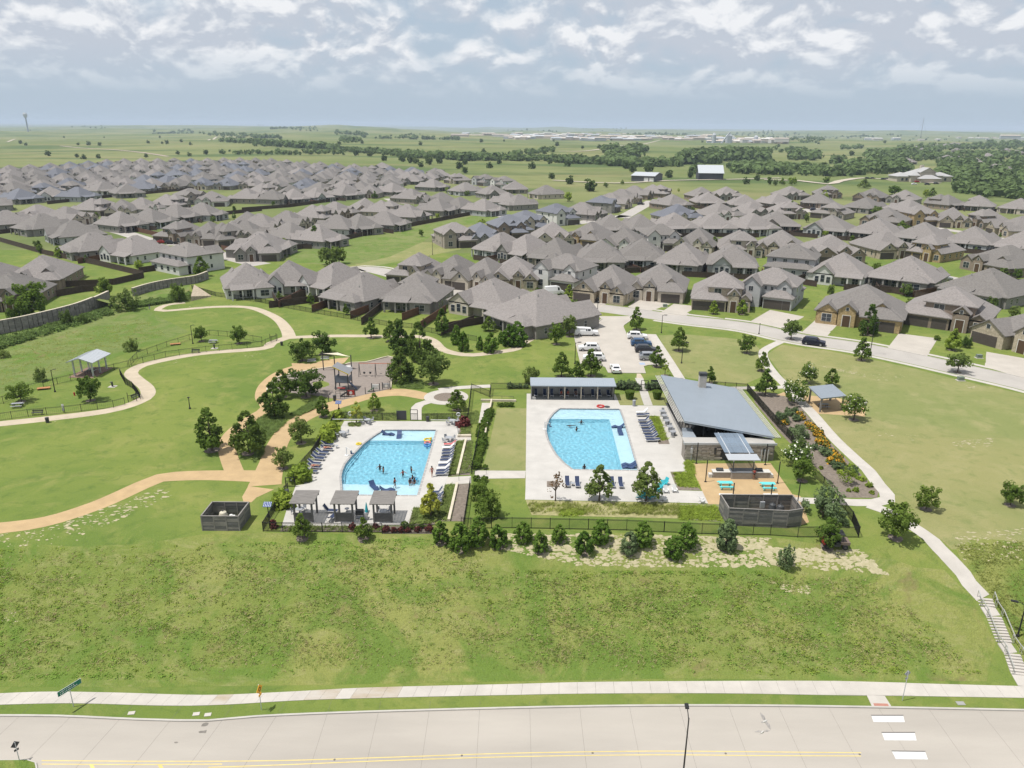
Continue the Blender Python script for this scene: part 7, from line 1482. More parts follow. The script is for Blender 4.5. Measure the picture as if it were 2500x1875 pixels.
strew(SR, 'C2', [(830,1005),(1030,1000),(1115,1025),(1185,1030),(1240,1030),(1300,1030),(1385,1025),(1480,1020),(160,965),(175,1000)], .75, 'low dark red shrub in the bed inside the front fence', 'red shrubs inside the front fence'); strew(SR, 'P', [(2120,300)], 1.6, 'dark red shrub beside the top round table', None)
strew(SG, 'C2', [(1275,1000),(1335,1005),(1410,1000),(1880,600),(1945,605),(1950,500)], .8, 'dark green round shrub in the pool terrace beds', 'round shrubs of the terrace beds')
hedge = [(1995 + (k % 2)*35 - 85*k/11,250 - 0 + 24*k) for k in range(12)]
strew(SG, 'C2', [(1990 - 8*k, 40 + 17*k) for k in range(12)], 1.1, 'clipped dark hedge shrub in the row beside the ramp', 'hedge row beside the ramp'); strew(SG, 'C2', [(1935 - 5*k, 240 + 21*k) for k in range(13)], 1.15, 'clipped dark hedge shrub in the row above the terrace steps', 'hedge row above the terrace steps'); strew(SG, 'A2', [(2080,1080),(2130,1080),(2172,1080)], 1.0, 'small round shrub at the top of the court lawn', 'shrubs at the top of the court lawn')
strew(SF, 'A4', [(320,1160),(340,1190),(390,1240),(420,1270),(450,1290),(480,1310),(460,1330),(500,1360),(530,1380),(490,1390),(540,1410),(590,1470),(610,1510),(640,1540),(600,1560),(190,1230),(650,1570)], 1.15, 'orange flowering shrub along the park walk', 'orange flowering shrubs'); strew(SO, 'A4', [(150,1190),(230,1150),(280,1130),(290,1200),(250,1300),(320,1290),(370,1350),(440,1440),(520,1480),(560,1500),(620,1600),(700,1620),(760,1650)], 1.1, 'grey green shrub in the mulch bed by the walk', 'grey green shrubs in the mulch bed'); strew(SY, 'C4', [(500,500),(560,440),(640,500),(660,540),(770,560),(820,590),(850,600),(730,690),(790,690),(900,650),(930,710)], .65, 'low green plant in the mulch bed', 'low plants in the mulch bed')
strew(SO, 'A3', [(920,930),(950,920),(980,935),(1010,930),(1040,925),(1075,930),(1095,940),(1195,935),(1230,930),(1265,935),(1300,940)], 1.3, 'grey green shrub along the entrance fence', 'shrubs along the entrance fence'); strew(SO, 'A3', [(20,925),(60,925),(100,925),(150,925)], 1.0, 'low grey shrub along the fence behind the court lawn', 'shrubs along the court fence')
strew(SY, 'C2', [(400,560),(375,600),(390,590),(270,790),(250,820),(225,810)], 1.9, 'large bright ornamental grass clump by the path gate', 'ornamental grass clumps by the path gate'); strew(SY, 'P', [(620,210),(560,330),(520,390),(490,450),(470,490)], 1.9, 'large bright grass clump along the lounger fence', 'grass clumps along the lounger fence'); strew(SG, 'A4', [(1580,595),(1690,560),(1740,560),(1480,520),(770,400)], 1.2, 'green foundation shrub before the brick house', 'foundation shrubs'); strew(SG, 'A3', [(1640,160),(200,95),(240,100),(2040,265)], 1.2, 'foundation shrub before the stone fronted houses', 'foundation shrubs of the stone houses')
# ------------------------------------------------------------------ grasses
def blades(name, label, zones, m, hmin, hmax, per, spread=.25, lean=1.1, wid=.03, parent=None):
    """tufts of grass blades inside convex quads sighted on the ground"""
    rng = np.random.RandomState(len(name) + 5); Vs = []
    for c, quad, n in zones:
        q = np.array([tuple(p) for p in gs(c, quad)]); u, v = rng.uniform(size=(2, n)); P = (q[0]*(1-u)[:, None] + q[1]*u[:, None])*(1-v)[:, None] + (q[3]*(1-u)[:, None] + q[2]*u[:, None])*v[:, None]
        if n > 1500: patch = .5 + .5*np.sin(P[:, 0]*.55 + len(name) + 1.7*np.sin(P[:, 1]*.9))*np.cos(P[:, 1]*.8 + 1.3*np.sin(P[:, 0]*.35 + len(name))); keep = (rng.uniform(size=n) < .08 + .92*patch**1.4) & (np.minimum.reduce([v, 1-v]) > rng.uniform(0,.12, n)); P = P[keep]
        P[:, 2] = np.interp(P[:, 1], [b_[0] for b_ in BRK], [b_[1] for b_ in BRK]); Vs.append(P)
    P = np.concatenate(Vs); n = len(P)*per; B = np.repeat(P, per, 0); B[:, :2] += rng.normal(size=(n, 2))*spread*.4; h = np.repeat(rng.uniform(hmin, hmax, len(P)), per)*rng.uniform(.7,1.2, n)
    a = rng.uniform(0,6.283, n); wind = np.array([.35,.12]); d = np.stack([np.cos(a), np.sin(a)], 1); tip = B + np.concatenate([(d*lean + wind)*h[:, None]*.7,(h*.55)[:, None]], 1); sd = np.stack([-np.sin(a), np.cos(a), np.zeros(n)], 1)*(wid*rng.uniform(.6,1.5, n))[:, None]
    mid = B + np.concatenate([(d*lean + wind)*h[:, None]*.25,(h*.42)[:, None]], 1); V = np.stack([B - sd, B + sd, mid + sd*.8, tip, mid - sd*.8], 1).reshape(-1,3); k = np.arange(n)*5
    o = raw(name, V, np.stack([k, k+1, k+2, k+3, k+4], 1), m, parent); o['kind'] = 'stuff'; o['label'] = label; return o
GA, GB, GC = leafy(mat('grass_blade_olive', (.34,.38,.11),.9,.3,.5),.5), leafy(mat('grass_blade_green', (.22,.34,.065),.9,.3,.6),.5), leafy(mat('grass_blade_straw', (.52,.47,.25),.95,.3,.6),.5)
bankz = [('O', [(0,1345),(1150,1315),(1250,1640),(0,1655)], 1),('O', [(1150,1395),(2130,1400),(2385,1640),(1250,1640)], 1)]
zs = lambda n: [(c, q, n) for c, q, _ in bankz]
blades('bank_grass', 'tall olive grass covering the bank above the road', zs(8000), GA, .10,.24,4); blades('bank_green_grass', 'bright green grass tufts on the bank', zs(7000), GB, .10,.24,4); blades('bank_straw_grass', 'straw coloured grass tufts on the bank', zs(5500), GC, .12,.26,4, lean=1.5)
blades('right_bank_grass', 'long grass right of the concrete stairs', [('O', [(2330,1330),(2500,1320),(2500,1600),(2440,1480)], 900),('O', [(2330,1330),(2500,1320),(2500,1370),(2380,1380)], 300)], GA, .12,.3,4)
def weeds(name, label, zones, m, n_leaf=14, s=.13, hh=.13):
    rng = np.random.RandomState(len(name)); C_, N_ = [], []
    for c, quad, n in zones:
        q = np.array([tuple(p) for p in gs(c, quad)]); k = max(3, n // 55); cu, cv = rng.uniform(size=(2, k)); i = rng.randint(0, k, n); u = np.clip(cu[i] + rng.normal(size=n)*.12,0,1); v = np.clip(cv[i] + rng.normal(size=n)*.2,0,1)
        P = (q[0]*(1-u)[:, None] + q[1]*u[:, None])*(1-v)[:, None] + (q[3]*(1-u)[:, None] + q[2]*u[:, None])*v[:, None]; P[:, 2] = np.interp(P[:, 1], [b_[0] for b_ in BRK], [b_[1] for b_ in BRK])
        B = np.repeat(P, n_leaf, 0); B += np.stack([rng.normal(size=len(B))*.22, rng.normal(size=len(B))*.22, rng.uniform(.04, hh, len(B))], 1); C_.append(B); N_.append(rng.normal(size=(len(B),3))*.6 + np.array([0,0,.8]))
    V, F = quads(np.concatenate(C_), np.concatenate(N_), s, rng); o = raw(name, V, F, m); o['kind'] = 'stuff'; o['label'] = label
weeds('bank_weeds', 'leafy green weeds in patches on the bank', zs(380), leafy(mat('weed_green', (0.25,0.38,0.075),.9,.3,.5))); weeds('bank_pale_weeds', 'yellow green weeds in patches on the bank', zs(220), leafy(mat('weed_pale', (0.270,0.351,0.063),.9,.3,.5)))
blades('bed_grass', 'pale ornamental grass filling the bed below the deck', [('C3', [(160,790),(1430,800),(1440,900),(200,880)], 1700)], GA, .4,.8,9,.3,.5,.022); blades('bed_lime_grass', 'lime green clumping plants in the bed', [('C3', [(1440,820),(1780,820),(1790,940),(1440,930)], 500),('C3', [(1390,540),(1530,530),(1610,660),(1440,650)], 330),('C3', [(1490,440),(1560,440),(1570,560),(1500,560)], 160),('C3', [(430,850),(640,840),(640,900),(430,900)], 120),('T', [(1690,650),(1810,650),(1940,980),(1820,980)], 260)], leafy(mat('lime_grass', (0.36,0.46,0.08),.9,.25,1)),.3,.55,10,.35,.7,.03)
blades('path_grass', 'soft grass and groundcover in the beds along the granite path', [('A2', [(300,1150),(560,1000),(600,1060),(380,1160)], 1100),('A2', [(20,1190),(230,1100),(260,1230),(60,1400)], 1100),('A2', [(1200,880),(1420,860),(1420,940),(1210,920)], 700),('A2', [(0,1450),(60,1350),(80,1480),(0,1560)], 300)], leafy(mat('path_grass', (0.23,0.31,0.10),.9,.3,1)),.35,.7,7,.3,.6,.03)
blades('terrace_grass', 'mixed grasses filling the terrace planters', [('P', [(1945,890),(2045,490),(2130,480),(2060,880)], 700),('P', [(1910,1010),(2020,1010),(1940,1430),(1800,1430)], 500),('P', [(2080,870),(2170,480),(2220,480),(2200,870)], 220),('P', [(1530,1290),(1840,1290),(1770,1470),(1470,1480)], 420),('P', [(2100,250),(2190,250),(2212,410),(2080,410)], 160),('C2', [(1800,40),(1890,10),(1880,120),(1800,130)], 250),('C2', [(740,20),(1200,30),(1210,85),(730,80)], 300),('C2', [(1430,40),(1790,40),(1790,80),(1430,85)], 250),('P', [(-40,1510),(1140,1510),(1140,1560),(-40,1560)], 200),('P', [(745,265),(875,265),(875,300),(745,300)], 120)], leafy(mat('terrace_grass', (0.27,0.34,0.11),.9,.35,1)),.3,.65,7,.3,.7,.028)
blades('meadow_tufts', 'loose tufts of meadow grass beyond the dog park', [('A1', [(0,560),(1200,320),(1400,480),(0,960)], 3500)], GA, .15,.35,3,.5,1.2,.04)
weeds('meadow_scrub', 'dark scrub along the foot of the stone wall', [('A1', [(0,520),(900,270),(950,310),(0,600)], 900),('A1', [(950,230),(1600,130),(1600,180),(1000,270)], 500)], leafy(mat('scrub_green', (0.16,0.23,0.07),.9,.3,.4)),14,.3,.9)
# ------------------------------------------------------------------ cars
TYRE, RIM, CGL = mat('tyre', (.02,.02,.02),.9), mat('rim', (.35,.35,.36),.35, metal=.6), mat('car_glass', (.02,.023,.027),.08, spec=.6); HLT, TLT = mat('headlight', (.6,.6,.6),.2), mat('tail_light', (.25,.01,.01),.3)
PAINT = {k: mat('paint_' + k, c, .28, spec=.5, metal=mt) for k, c, mt in (('white', (.68,.68,.68),0),('blue', (.045,.10,.20),.3),('dark', (.035,.037,.045),.3),('silver', (.36,.37,.39),.5),('navy', (.010,.012,.03),.2),('black', (.012,.012,.013),.1),('red', (.32,.02,.02),.1))}
SHAPES = {  # (x, belt z, roof z, roof half width) stations nose to tail
 'suv': (4.8,1.92, [(2.4,.75,.75),(2.3,.95,.95),(1.25,1.08,1.1),(.55,1.12,1.66),(-.2,1.12,1.74),(-1.7,1.12,1.70),(-2.25,1.1,1.2),(-2.4,.95,.95)]),
 'sedan': (4.7,1.84, [(2.35,.65,.65),(2.2,.82,.82),(1.0,.95,.97),(.25,.98,1.38),(-.5,.98,1.44),(-1.2,.98,1.36),(-1.85,1.0,1.02),(-2.35,.85,.85)]),
 'pickup': (5.8,1.98, [(2.9,.85,.85),(2.75,1.1,1.1),(1.6,1.2,1.22),(1.0,1.22,1.86),(.2,1.22,1.92),(-.25,1.22,1.9),(-2.8,1.22,1.9),(-2.9,1.2,1.25)]),
 'van': (5.9,2.02, [(2.95,.8,.8),(2.8,1.05,1.05),(2.1,1.2,1.3),(1.5,1.3,2.4),(.8,1.3,2.6),(-1.0,1.3,2.62),(-2.9,1.3,2.55),(-2.95,1.2,1.3)])}
def car(kind, col, c, q, rz, label, group=None, sc=1.0, P_=None):
    p = P_ or g(c, *q); L_, W_, st = SHAPES[kind]; root = thing({'suv': 'parked_car', 'sedan': 'parked_car', 'pickup': 'pickup_truck', 'van': 'camper_van'}[kind], label, {'suv': 'car', 'sedan': 'car', 'pickup': 'truck', 'van': 'van'}[kind], (p.x, p.y, p.z + .02), rz, group); root.scale = (sc,)*3
    key = ('car', kind, col)
    if key not in CROWN:
        hw = W_/2; vs = []; n = len(st)
        for i, (x, bz, rf) in enumerate(st):
            k = .9 if i in (0, n-1) else 1.0; rw = hw*.74 if rf > bz + .2 else hw*.9*k
            vs += [(x, -hw*k*.94,.32),(x, -hw*k, .6),(x, -hw*k*.97, bz),(x, -rw, rf),(x, rw, rf),(x, hw*k*.97, bz),(x, hw*k, .6),(x, hw*k*.94,.32)]
        fs = []
        for i in range(n-1):
            for j in range(8): a, b_ = i*8 + j, i*8 + (j+1) % 8; fs.append((a, b_, b_ + 8, a + 8))
        fs += [tuple(range(7,-1,-1)), tuple(range((n-1)*8, n*8))]; body = MB().add(vs, fs).mesh('body', PAINT[col]); gl = MB()
        cab = [s for s in st if s[2] > s[1] + .2]
        for sg in (-1,1):
            for (x0, b0, r0),(x1, b1, r1) in zip(cab, cab[1:]):
                if kind == 'pickup' and x1 < -.3: continue
                if kind == 'van' and x1 < -.1: continue
                f = lambda x, bz, rz_, t: (x, sg*(hw*.97 + (hw*.74 - hw*.97)*t + .012), bz + (rz_ - bz)*t)
                e = .06; gl.add([f(x0 - e, b0, r0,.12), f(x1 + e, b1, r1,.12), f(x1 + e, b1, r1,.82), f(x0 - e, b0, r0,.82)], [(0,1,2,3) if sg < 0 else (3,2,1,0)])
        i0 = st.index(cab[0]); i1 = st.index(cab[-1])
        for (a, b_) in ((st[i0-1], st[i0]),(st[i1+1], st[i1])):
            if kind in ('pickup', 'van') and a[0] < 0: continue
            x0, z0, x1, z1 = a[0], a[2], b_[0], b_[2]; dx = .015 if a[0] > 0 else -.015; f = lambda t, y: (x0 + (x1-x0)*t + dx, y, z0 + (z1-z0)*t + .015); gl.add([f(.15,-hw*.72), f(.15, hw*.72), f(.9, hw*.62), f(.9,-hw*.62)], [(0,1,2,3)])
        ty = MB().tube([(0,-.11,0),(0,.11,0)], .36,14).mesh('tyre', TYRE); rm = MB().tube([(0,-.118,0),(0,.118,0)], .22,10).mesh('rim', RIM); hl = MB().bx((0,0,0),(.12,.36,.14)).mesh('headlight', HLT); tl = MB().bx((0,0,0),(.1,.3,.16)).mesh('tail_light', TLT); CROWN[key] = (body, gl.mesh('window', CGL), ty, rm, hl, tl)
    body, gl, ty, rm, hl, tl = CROWN[key]; hw = W_/2
    def ob(nm, me, par, loc=(0,0,0)): o = bpy.data.objects.new(nm, me); COL.objects.link(o); o.parent = par; o.location = loc; return o
    ob('body', body, root); ob('windows', gl, root)
    for x in (L_*.30,-L_*.31):
        for y in (-hw*.9, hw*.9): t = ob('tyre', ty, root, (x, y, .36)); ob('rim', rm, t)
    for y in (-hw*.68, hw*.68): ob('headlight', hl, root, (L_/2 - .06, y, .72)); ob('tail_light', tl, root, (-L_/2 + .04, y, .85))
    if kind == 'pickup': MB().box(-2.75,-.35,-.86,.86,1.9,1.96).build('utility_cap', PAINT['white'], root)
    return root
car('pickup', 'white', 'U', (305,285),0, 'white pickup with utility cap in the parking lot'); car('suv', 'white', 'U', (350,555), math.pi, 'white crossover facing the lawn in the parking lot'); car('suv', 'white', 'U', (440,735), math.pi - .05, 'white car behind the open tree in the parking lot'); car('sedan', 'white', 'U', (825,925), math.pi/2, 'white sedan parked nose in at the lot foot'); car('suv', 'white', 'U', (1220,345),-.1, 'white car at the far end of the facing row'); car('suv', 'blue', 'U', (1290,470),-.03, 'blue car in the parking lot row'); car('suv', 'dark', 'U', (1370,585),-.03, 'dark grey car between the blue and silver cars'); car('suv', 'silver', 'U', (1450,725),-.03, 'silver car half hidden by the corner tree')
car('suv', 'navy', 'A4', (435,560),-.42, 'dark navy car driving on the residential street', sc=1.08); car('sedan', 'black', 'A3', (805,200),-.1, 'black car on the driveway by the lot entrance'); car('van', 'white', 'A3', (390,135),.25, 'white camper van on the driveway of the white house'); car('sedan', 'dark', 'A3', (25,118),-.3, 'dark car on the street behind the grey house')
for c, q, k, col, lab in (('B1', (1370,1190), 'sedan', 'red', 'red car on the estate driveway'),('B1', (1445,1195), 'suv', 'dark', 'dark car beside the red one'),('B1', (1690,1165), 'suv', 'black', 'black car beside the white one on the estate driveway'),('B1', (1755,1158), 'suv', 'white', 'white car on the estate driveway'),('B1', (1890,1128), 'sedan', 'silver', 'silver car at the estate kerb'),('B1', (30,1055), 'sedan', 'white', 'white car on the left estate driveway'),('B3', (1120,865), 'suv', 'dark', 'dark car on the side street'),('B3', (1355,775), 'suv', 'white', 'white car at the end of the side street'),('B4', (440,915), 'suv', 'navy', 'dark car on the street of the fifth row'),('B4', (1540,1500), 'suv', 'silver', 'silver car between the brick house and the fence')): car(k, col, c, q, random.uniform(-.3,.3), lab)
def utv():
    p = g('C4', 610,1155); root = thing('utility_vehicle', 'red utility vehicle with dark roof parked on the bank', 'utility vehicle', p, math.pi - .1); RP = mat('red_plastic', (.30,.02,.025),.4)
    MB().box(.5,1.5,-.65,.65,.5,.95).bx((1.05,0,1.0),(.9,1.1,.2), ry=R(12)).build('hood', RP, root); MB().box(-.5,.5,-.65,.65,.35,.6).build('floor', STEEL, root); MB().box(-1.6,-.5,-.7,.7,.65,1.0).build('cargo_bed', mat('bed_tan', (.16,.12,.10),.8), root); MB().box(-.5,.0,-.6,.6,.6,.85).box(-.55,-.45,-.6,.6,.85,1.3).build('seat', STEEL, root)
    MB().bx((-.1,0,1.95),(1.6,1.35,.08)).build('roof', BLACKM, root); b = MB()
    for x, x2 in ((.7,.5),(-.7,-.7)):
        for y in (-.62,.62): b.tube([(x, y, .8),(x2, y, 1.92)], .035,6)
    b.build('roll_cage', BLACKM, root)
    for x in (1.05,-1.05):
        for y in (-.68,.68): t = MB().tube([(0,-.13,0),(0,.13,0)], .34,12).build('tyre', TYRE, root, loc=(x, y, .34)); MB().tube([(0,-.14,0),(0,.14,0)], .16,8).build('rim', STEEL, t)
utv()
# ------------------------------------------------------------------ people
SKIN = {k: mat('skin_' + k, c, .6) for k, c in (('a', (.40,.22,.15)),('b', (.22,.11,.07)),('c', (.30,.16,.10)))}; HAIR = mat('hair_dark', (.02,.015,.012),.7)
BODY = {}
def person(loc, rz, pose, label, skin='a', top=None, bottom=None, hgt=1.7, tilt=0.0):
    """one continuous body grown over a posed skeleton"""
    J = {'pel': (0,0,.93), 'chest': (0,.0,1.26), 'neck': (0,0,1.47), 'head': (0,-.01,1.58), 'crown': (0,0,1.68)}
    for s, n in ((-1, 'l'),(1, 'r')): J.update({n+'sh': (s*.17,0,1.40), n+'el': (s*.25,.02,1.13), n+'wr': (s*.27,-.06,.90), n+'ha': (s*.27,-.08,.82), n+'hip': (s*.09,0,.90), n+'kn': (s*.10,-.02,.49), n+'an': (s*.10,.02,.08), n+'to': (s*.11,-.15,.04)})
    if pose == 'walk': J.update(lkn=(-.1,-.16,.50), lan=(-.1,-.12,.09), lto=(-.1,-.28,.05), rkn=(.1,.06,.49), ran=(.1,.28,.13), rto=(.1,.16,.04), lel=(-.25,.1,1.14), lwr=(-.27,.1,.9), lha=(-.27,.09,.82), rwr=(.24,-.2,1.0), rha=(.23,-.27,.96))
    if pose == 'wade': J.update(lel=(-.38,-.06,1.25), lwr=(-.52,-.2,1.18), lha=(-.57,-.26,1.17), rel=(.38,-.06,1.22), rwr=(.5,-.22,1.14), rha=(.54,-.29,1.13))
    if pose == 'sit': 
        for s, n in ((-1, 'l'),(1, 'r')): J.update({n+'kn': (s*.13,-.42,.93), n+'an': (s*.13,-.45,.5), n+'to': (s*.13,-.6,.46), n+'el': (s*.24,-.08,1.16), n+'wr': (s*.16,-.3,1.05), n+'ha': (s*.13,-.37,1.03)})
    if pose == 'lie':
        for s, n in ((-1, 'l'),(1, 'r')): J.update({n+'el': (s*.3,.02,1.16), n+'wr': (s*.3,.0,.92), n+'ha': (s*.3,.0,.84), n+'kn': (s*.12,-.1,.5), n+'an': (s*.11,.0,.08)})
    if pose == 'work': J.update(lel=(-.24,-.16,1.2), lwr=(-.16,-.4,1.12), lha=(-.14,-.48,1.1), rel=(.24,-.16,1.2), rwr=(.16,-.4,1.12), rha=(.14,-.48,1.1), head=(0,-.06,1.57), crown=(0,-.08,1.66))
    RAD = {'pel': .135, 'chest': .145, 'neck': .055, 'head': .098, 'crown': .07, 'sh': .062, 'el': .043, 'wr': .030, 'ha': .034, 'hip': .095, 'kn': .058, 'an': .038, 'to': .030}
    names = list(J); idx = {n: i for i, n in enumerate(names)}; E = [('pel', 'chest'),('chest', 'neck'),('neck', 'head'),('head', 'crown')]
    for n in 'lr': E += [('chest', n+'sh'),(n+'sh', n+'el'),(n+'el', n+'wr'),(n+'wr', n+'ha'),('pel', n+'hip'),(n+'hip', n+'kn'),(n+'kn', n+'an'),(n+'an', n+'to')]
    V = [Vector(J[n]) for n in names]; rad = [RAD.get(n) or RAD[n[1:]] for n in names]; ed = [(idx[a], idx[b_]) for a, b_ in E]
    for n in 'lr':          # five fingers
        h = Vector(J[n+'ha']); d = (h - Vector(J[n+'wr'])).normalized(); sd = d.cross(Vector((0,1,.3))).normalized(); base = idx[n+'ha']
        for k, L_ in zip((-2,-1,0,1,2),(.055,.08,.088,.08,.062)): V.append(h + d*L_*(1 if k != -2 else .4) + sd*k*.017 + (sd*-.02 if k == -2 else Vector())); rad.append(.009); ed.append((base, len(V)-1))
    V.append(Vector(J['head']) + Vector((0,-.115,-.01))); rad.append(.016); ed.append((idx['head'], len(V)-1))      # nose
    if pose not in BODY:
        me = bpy.data.meshes.new('body'); me.from_pydata(V, ed, []); o = bpy.data.objects.new('body', me); COL.objects.link(o); o.modifiers.new('skin', 'SKIN')
        for i, sv in enumerate(me.skin_vertices[0].data): sv.radius = (rad[i], rad[i]*(.78 if rad[i] > .12 else 1)); sv.use_root = (i == 0)
        o.modifiers.new('sub', 'SUBSURF').levels = 1; o.modifiers['sub'].render_levels = 1
        dg = bpy.context.evaluated_depsgraph_get(); BODY[pose] = bpy.data.meshes.new_from_object(o.evaluated_get(dg)); bpy.data.objects.remove(o)
    nm = BODY[pose].copy(); nm.materials.clear(); nm.materials.append(SKIN[skin]); nm.polygons.foreach_set('use_smooth', [True]*len(nm.polygons))
    root = thing('person', label, 'person', loc, rz); root.scale = (hgt/1.7,)*3; root.rotation_euler.x = tilt; bo = bpy.data.objects.new('body', nm); COL.objects.link(bo); bo.parent = root
    hd = J['head']; MB().lathe([(.03,.125),(.085,.1),(.112,.03),(.112,-.05),(.09,-.13)], c=(hd[0], hd[1] + .028, hd[2] + .015), n=10).build('hair', HAIR, root, smooth=True)
    if top:   # garment shells follow the trunk
        MB().lathe([(.15,-.02),(.172,.1),(.176,.22),(.12,.3)] if top != 'bikini' else [(.165,.1),(.172,.2)], c=(0,0,1.12), n=12, sy=.78).build('top', mat('cloth_' + str(label[:9]), {'bikini': (.30,.05,.04), 'blue': (.06,.12,.30), 'white': (.6,.6,.6), 'black': (.02,.02,.025)}.get(top, (.1,.1,.1)),.9), root)
    MB().lathe([(.12,-.12),(.16,-.04),(.152,.1)], c=(0,0,.93), n=12, sy=.85).build('bottom', mat('cloth_' + str(bottom), {'dark': (.02,.022,.03), 'red': (.30,.05,.04), 'blue': (.04,.08,.2)}.get(bottom, (.02,.022,.03)),.9), root)
    return root
person(g('P', 1745,905),.5, 'walk', 'person in a red swimsuit walking beside the lounger row', 'a', 'bikini', 'red'); p = g('P', 1300,1025); person((p.x, p.y, -.25),1.4, 'walk', 'person in dark swimwear stepping along the near pool ledge', 'b', 'black', 'dark')
for i, (q, rz, sk, lab) in enumerate((((1118,800),.3, 'b', 'person wading beside another with an arm raised'),((1160,828),-1.2, 'b', 'person wading with arms stretched to the side'),((1395,868),.5, 'a', 'person in white wading alone mid pool'),((1495,825),2.0, 'c', 'person wading near the pool side wall'),((1510,930),1.0, 'c', 'person leaning on the blue ring float'),((1480,980),.2, 'b', 'person sitting low by the ledge next to the float'),((1535,978),-.4, 'b', 'person crouching by the ledge on the deck side'))):
    p = g('P', *q); person((p.x, p.y, -1.02 if i < 5 else -.85), rz, 'wade' if i < 5 else 'sit', lab, sk, 'white' if i == 2 else 'black', 'dark', 1.65)
for i, (q, rz, lab) in enumerate((((770,715),0, 'swimmer upright near the far ledge of the cabana pool'),((708,805),.8, 'swimmer with head above water left of the others'),((810,1345),3.0, 'person standing in the water at the near wall of the cabana pool'))): p = g('T', *q); person((p.x, p.y, -1.38 if i < 2 else -1.0), rz, 'wade' if i < 2 else 'stand', lab, 'b', 'black', 'dark')
p = g('T', 765,755); person((p.x - .8, p.y, -.22), R(90), 'stand', 'swimmer floating face down in the cabana pool', 'b', 'black', 'dark', 1.7, R(90)).rotation_euler = (R(88),0, R(-80))
def lying(c, q, rz, lab, sk):
    p = g(c, *q); o = person((0,0,0),0, 'lie', lab, sk, None, 'red'); d = Vector((math.cos(rz), math.sin(rz),0)); o.rotation_euler = (R(-90),0, rz + R(90)); o.location = (p.x + d.x*.85, p.y + d.y*.85,.53)
lying('P', (480,590),-.16, 'person sunbathing on the second lounger from the fence top', 'a'); lying('P', (335,808),-.16, 'person sunbathing on a lounger near the path gate', 'a')
for i, x in enumerate((500,590,695)): p = g('T', x, 372); person((p.x, p.y + .1,-.50),0, 'sit', ['person in white sitting on a cabana lounger', 'person in dark clothes sitting under the cabana', 'person sitting with legs forward on a cabana lounger'][i], 'a', ('white', 'black', 'white')[i], 'dark')
p = g('R', 1025,358); person((p.x, p.y - .1,0), math.pi, 'work', 'person in a blue shirt working at the grill counter', 'c', 'blue', 'dark', 1.75)
# ------------------------------------------------------------------ two birds over the road
def bird(q, h, rz, roll, lab):
    B = g('X', *q); t = g('X', q[0], q[1], B.z + h); root = thing('flying_bird', lab, 'bird', t, rz); GF, WF = mat('feather_grey', (.30,.28,.26),.9,.2,20), mat('feather_pale', (.5,.48,.45),.9)
    root.rotation_euler = (roll, R(12), rz); root.scale = (.6,)*3; b = MB(); b.tube([(.26,0,.02),(.2,0,.02),(.1,0,0),(-.08,0,0),(-.2,0,.01)], [.02,.045,.075,.07,.03], 8); b.build('body', WF, root); MB().tube([(.25,0,.02),(.31,0,.0)], [.018,.004], 5).build('beak', STEEL, root)
    for s in (-1,1): MB().add([(.12, s*.05,.03),(.15, s*.3,.1),(.02, s*.62,.06),(-.06, s*.5,.06),(-.1, s*.25,.06),(-.08, s*.05,.03),(.11, s*.05,.01),(.14, s*.3,.085),(.02, s*.62,.055),(-.06, s*.5,.045),(-.1, s*.25,.045),(-.08, s*.05,.01)], [(0,1,2,3,4,5),(11,10,9,8,7,6)] + [(i, (i+1) % 6,(i+1) % 6 + 6, i + 6) for i in range(6)]).build('wing', GF, root)
    MB().add([(-.18,-.03,.02),(-.18,.03,.02),(-.36,.07,.0),(-.36,-.07,.0),(-.18,-.03,.0),(-.18,.03,.0),(-.36,.07,-.01),(-.36,-.07,-.01)], [(0,1,2,3),(7,6,5,4),(0,4,5,1),(1,5,6,2),(2,6,7,3),(3,7,4,0)]).build('tail', GF, root)
bird((1092,285),32.0,.6,.5, 'grey winged bird flying over the road, above the other'); bird((1082,332),31.0,.8,-.6, 'grey winged bird flying over the road, below the other')
# ------------------------------------------------------------------ estate streets and country lanes
for c, l, w_ in (('B3', [(960,975),(1130,880),(1290,790),(1360,745)], 8),('B3', [(520,1030),(640,1010),(760,985),(1000,955)], 8),('B1', [(640,985),(830,1045),(1080,1110),(1300,1185)], 8),('B1', [(1420,1195),(1700,1190),(1900,1120),(2212,1070)], 7),('B1', [(1640,1200),(1780,1260),(2090,1345),(2212,1370)], 8),('B2', [(900,730),(1050,775),(1230,845),(1330,850)], 8),('B2', [(1700,905),(1900,935),(2212,975)], 8),('B2', [(1000,905),(760,960),(300,1010),(0,1070)], 7),('B4', [(260,930),(420,905),(520,860)], 9),('B4', [(1380,1500),(1500,1460),(1620,1500)], 7),('B4', [(900,1000),(1400,1050),(2212,1180)], 7),('B3', [(80,1130),(160,1080),(260,1060)], 7)):
    ribbon('estate_street', gs(c, l), w_, .011, STREETM, 4)
def lane(pts, w_, m):
    P = [gf(*q) for q in pts]; S = spline(P, 20); Lf, Rt = [], []
    for i, p in enumerate(S):
        d = (S[min(i+1, len(S)-1)] - S[max(i-1,0)]).normalized(); nr = Vector((-d.y, d.x, 0))*w_/2; Lf.append(p + nr); Rt.append(p - nr)
    b = MB()
    for i in range(len(S)-1): b.add([(q.x, q.y, float(HF(q.x, q.y)) + .5) for q in (Lf[i], Rt[i], Rt[i+1], Lf[i+1])], [(0,1,2,3)])
    b.build('country_lane', m)['kind'] = 'structure'
PALE = mat('pale_gravel', (.42,.37,.30),1,.1,.05); PINK = mat('pink_gravel', (.36,.29,.24),1,.1,.05)
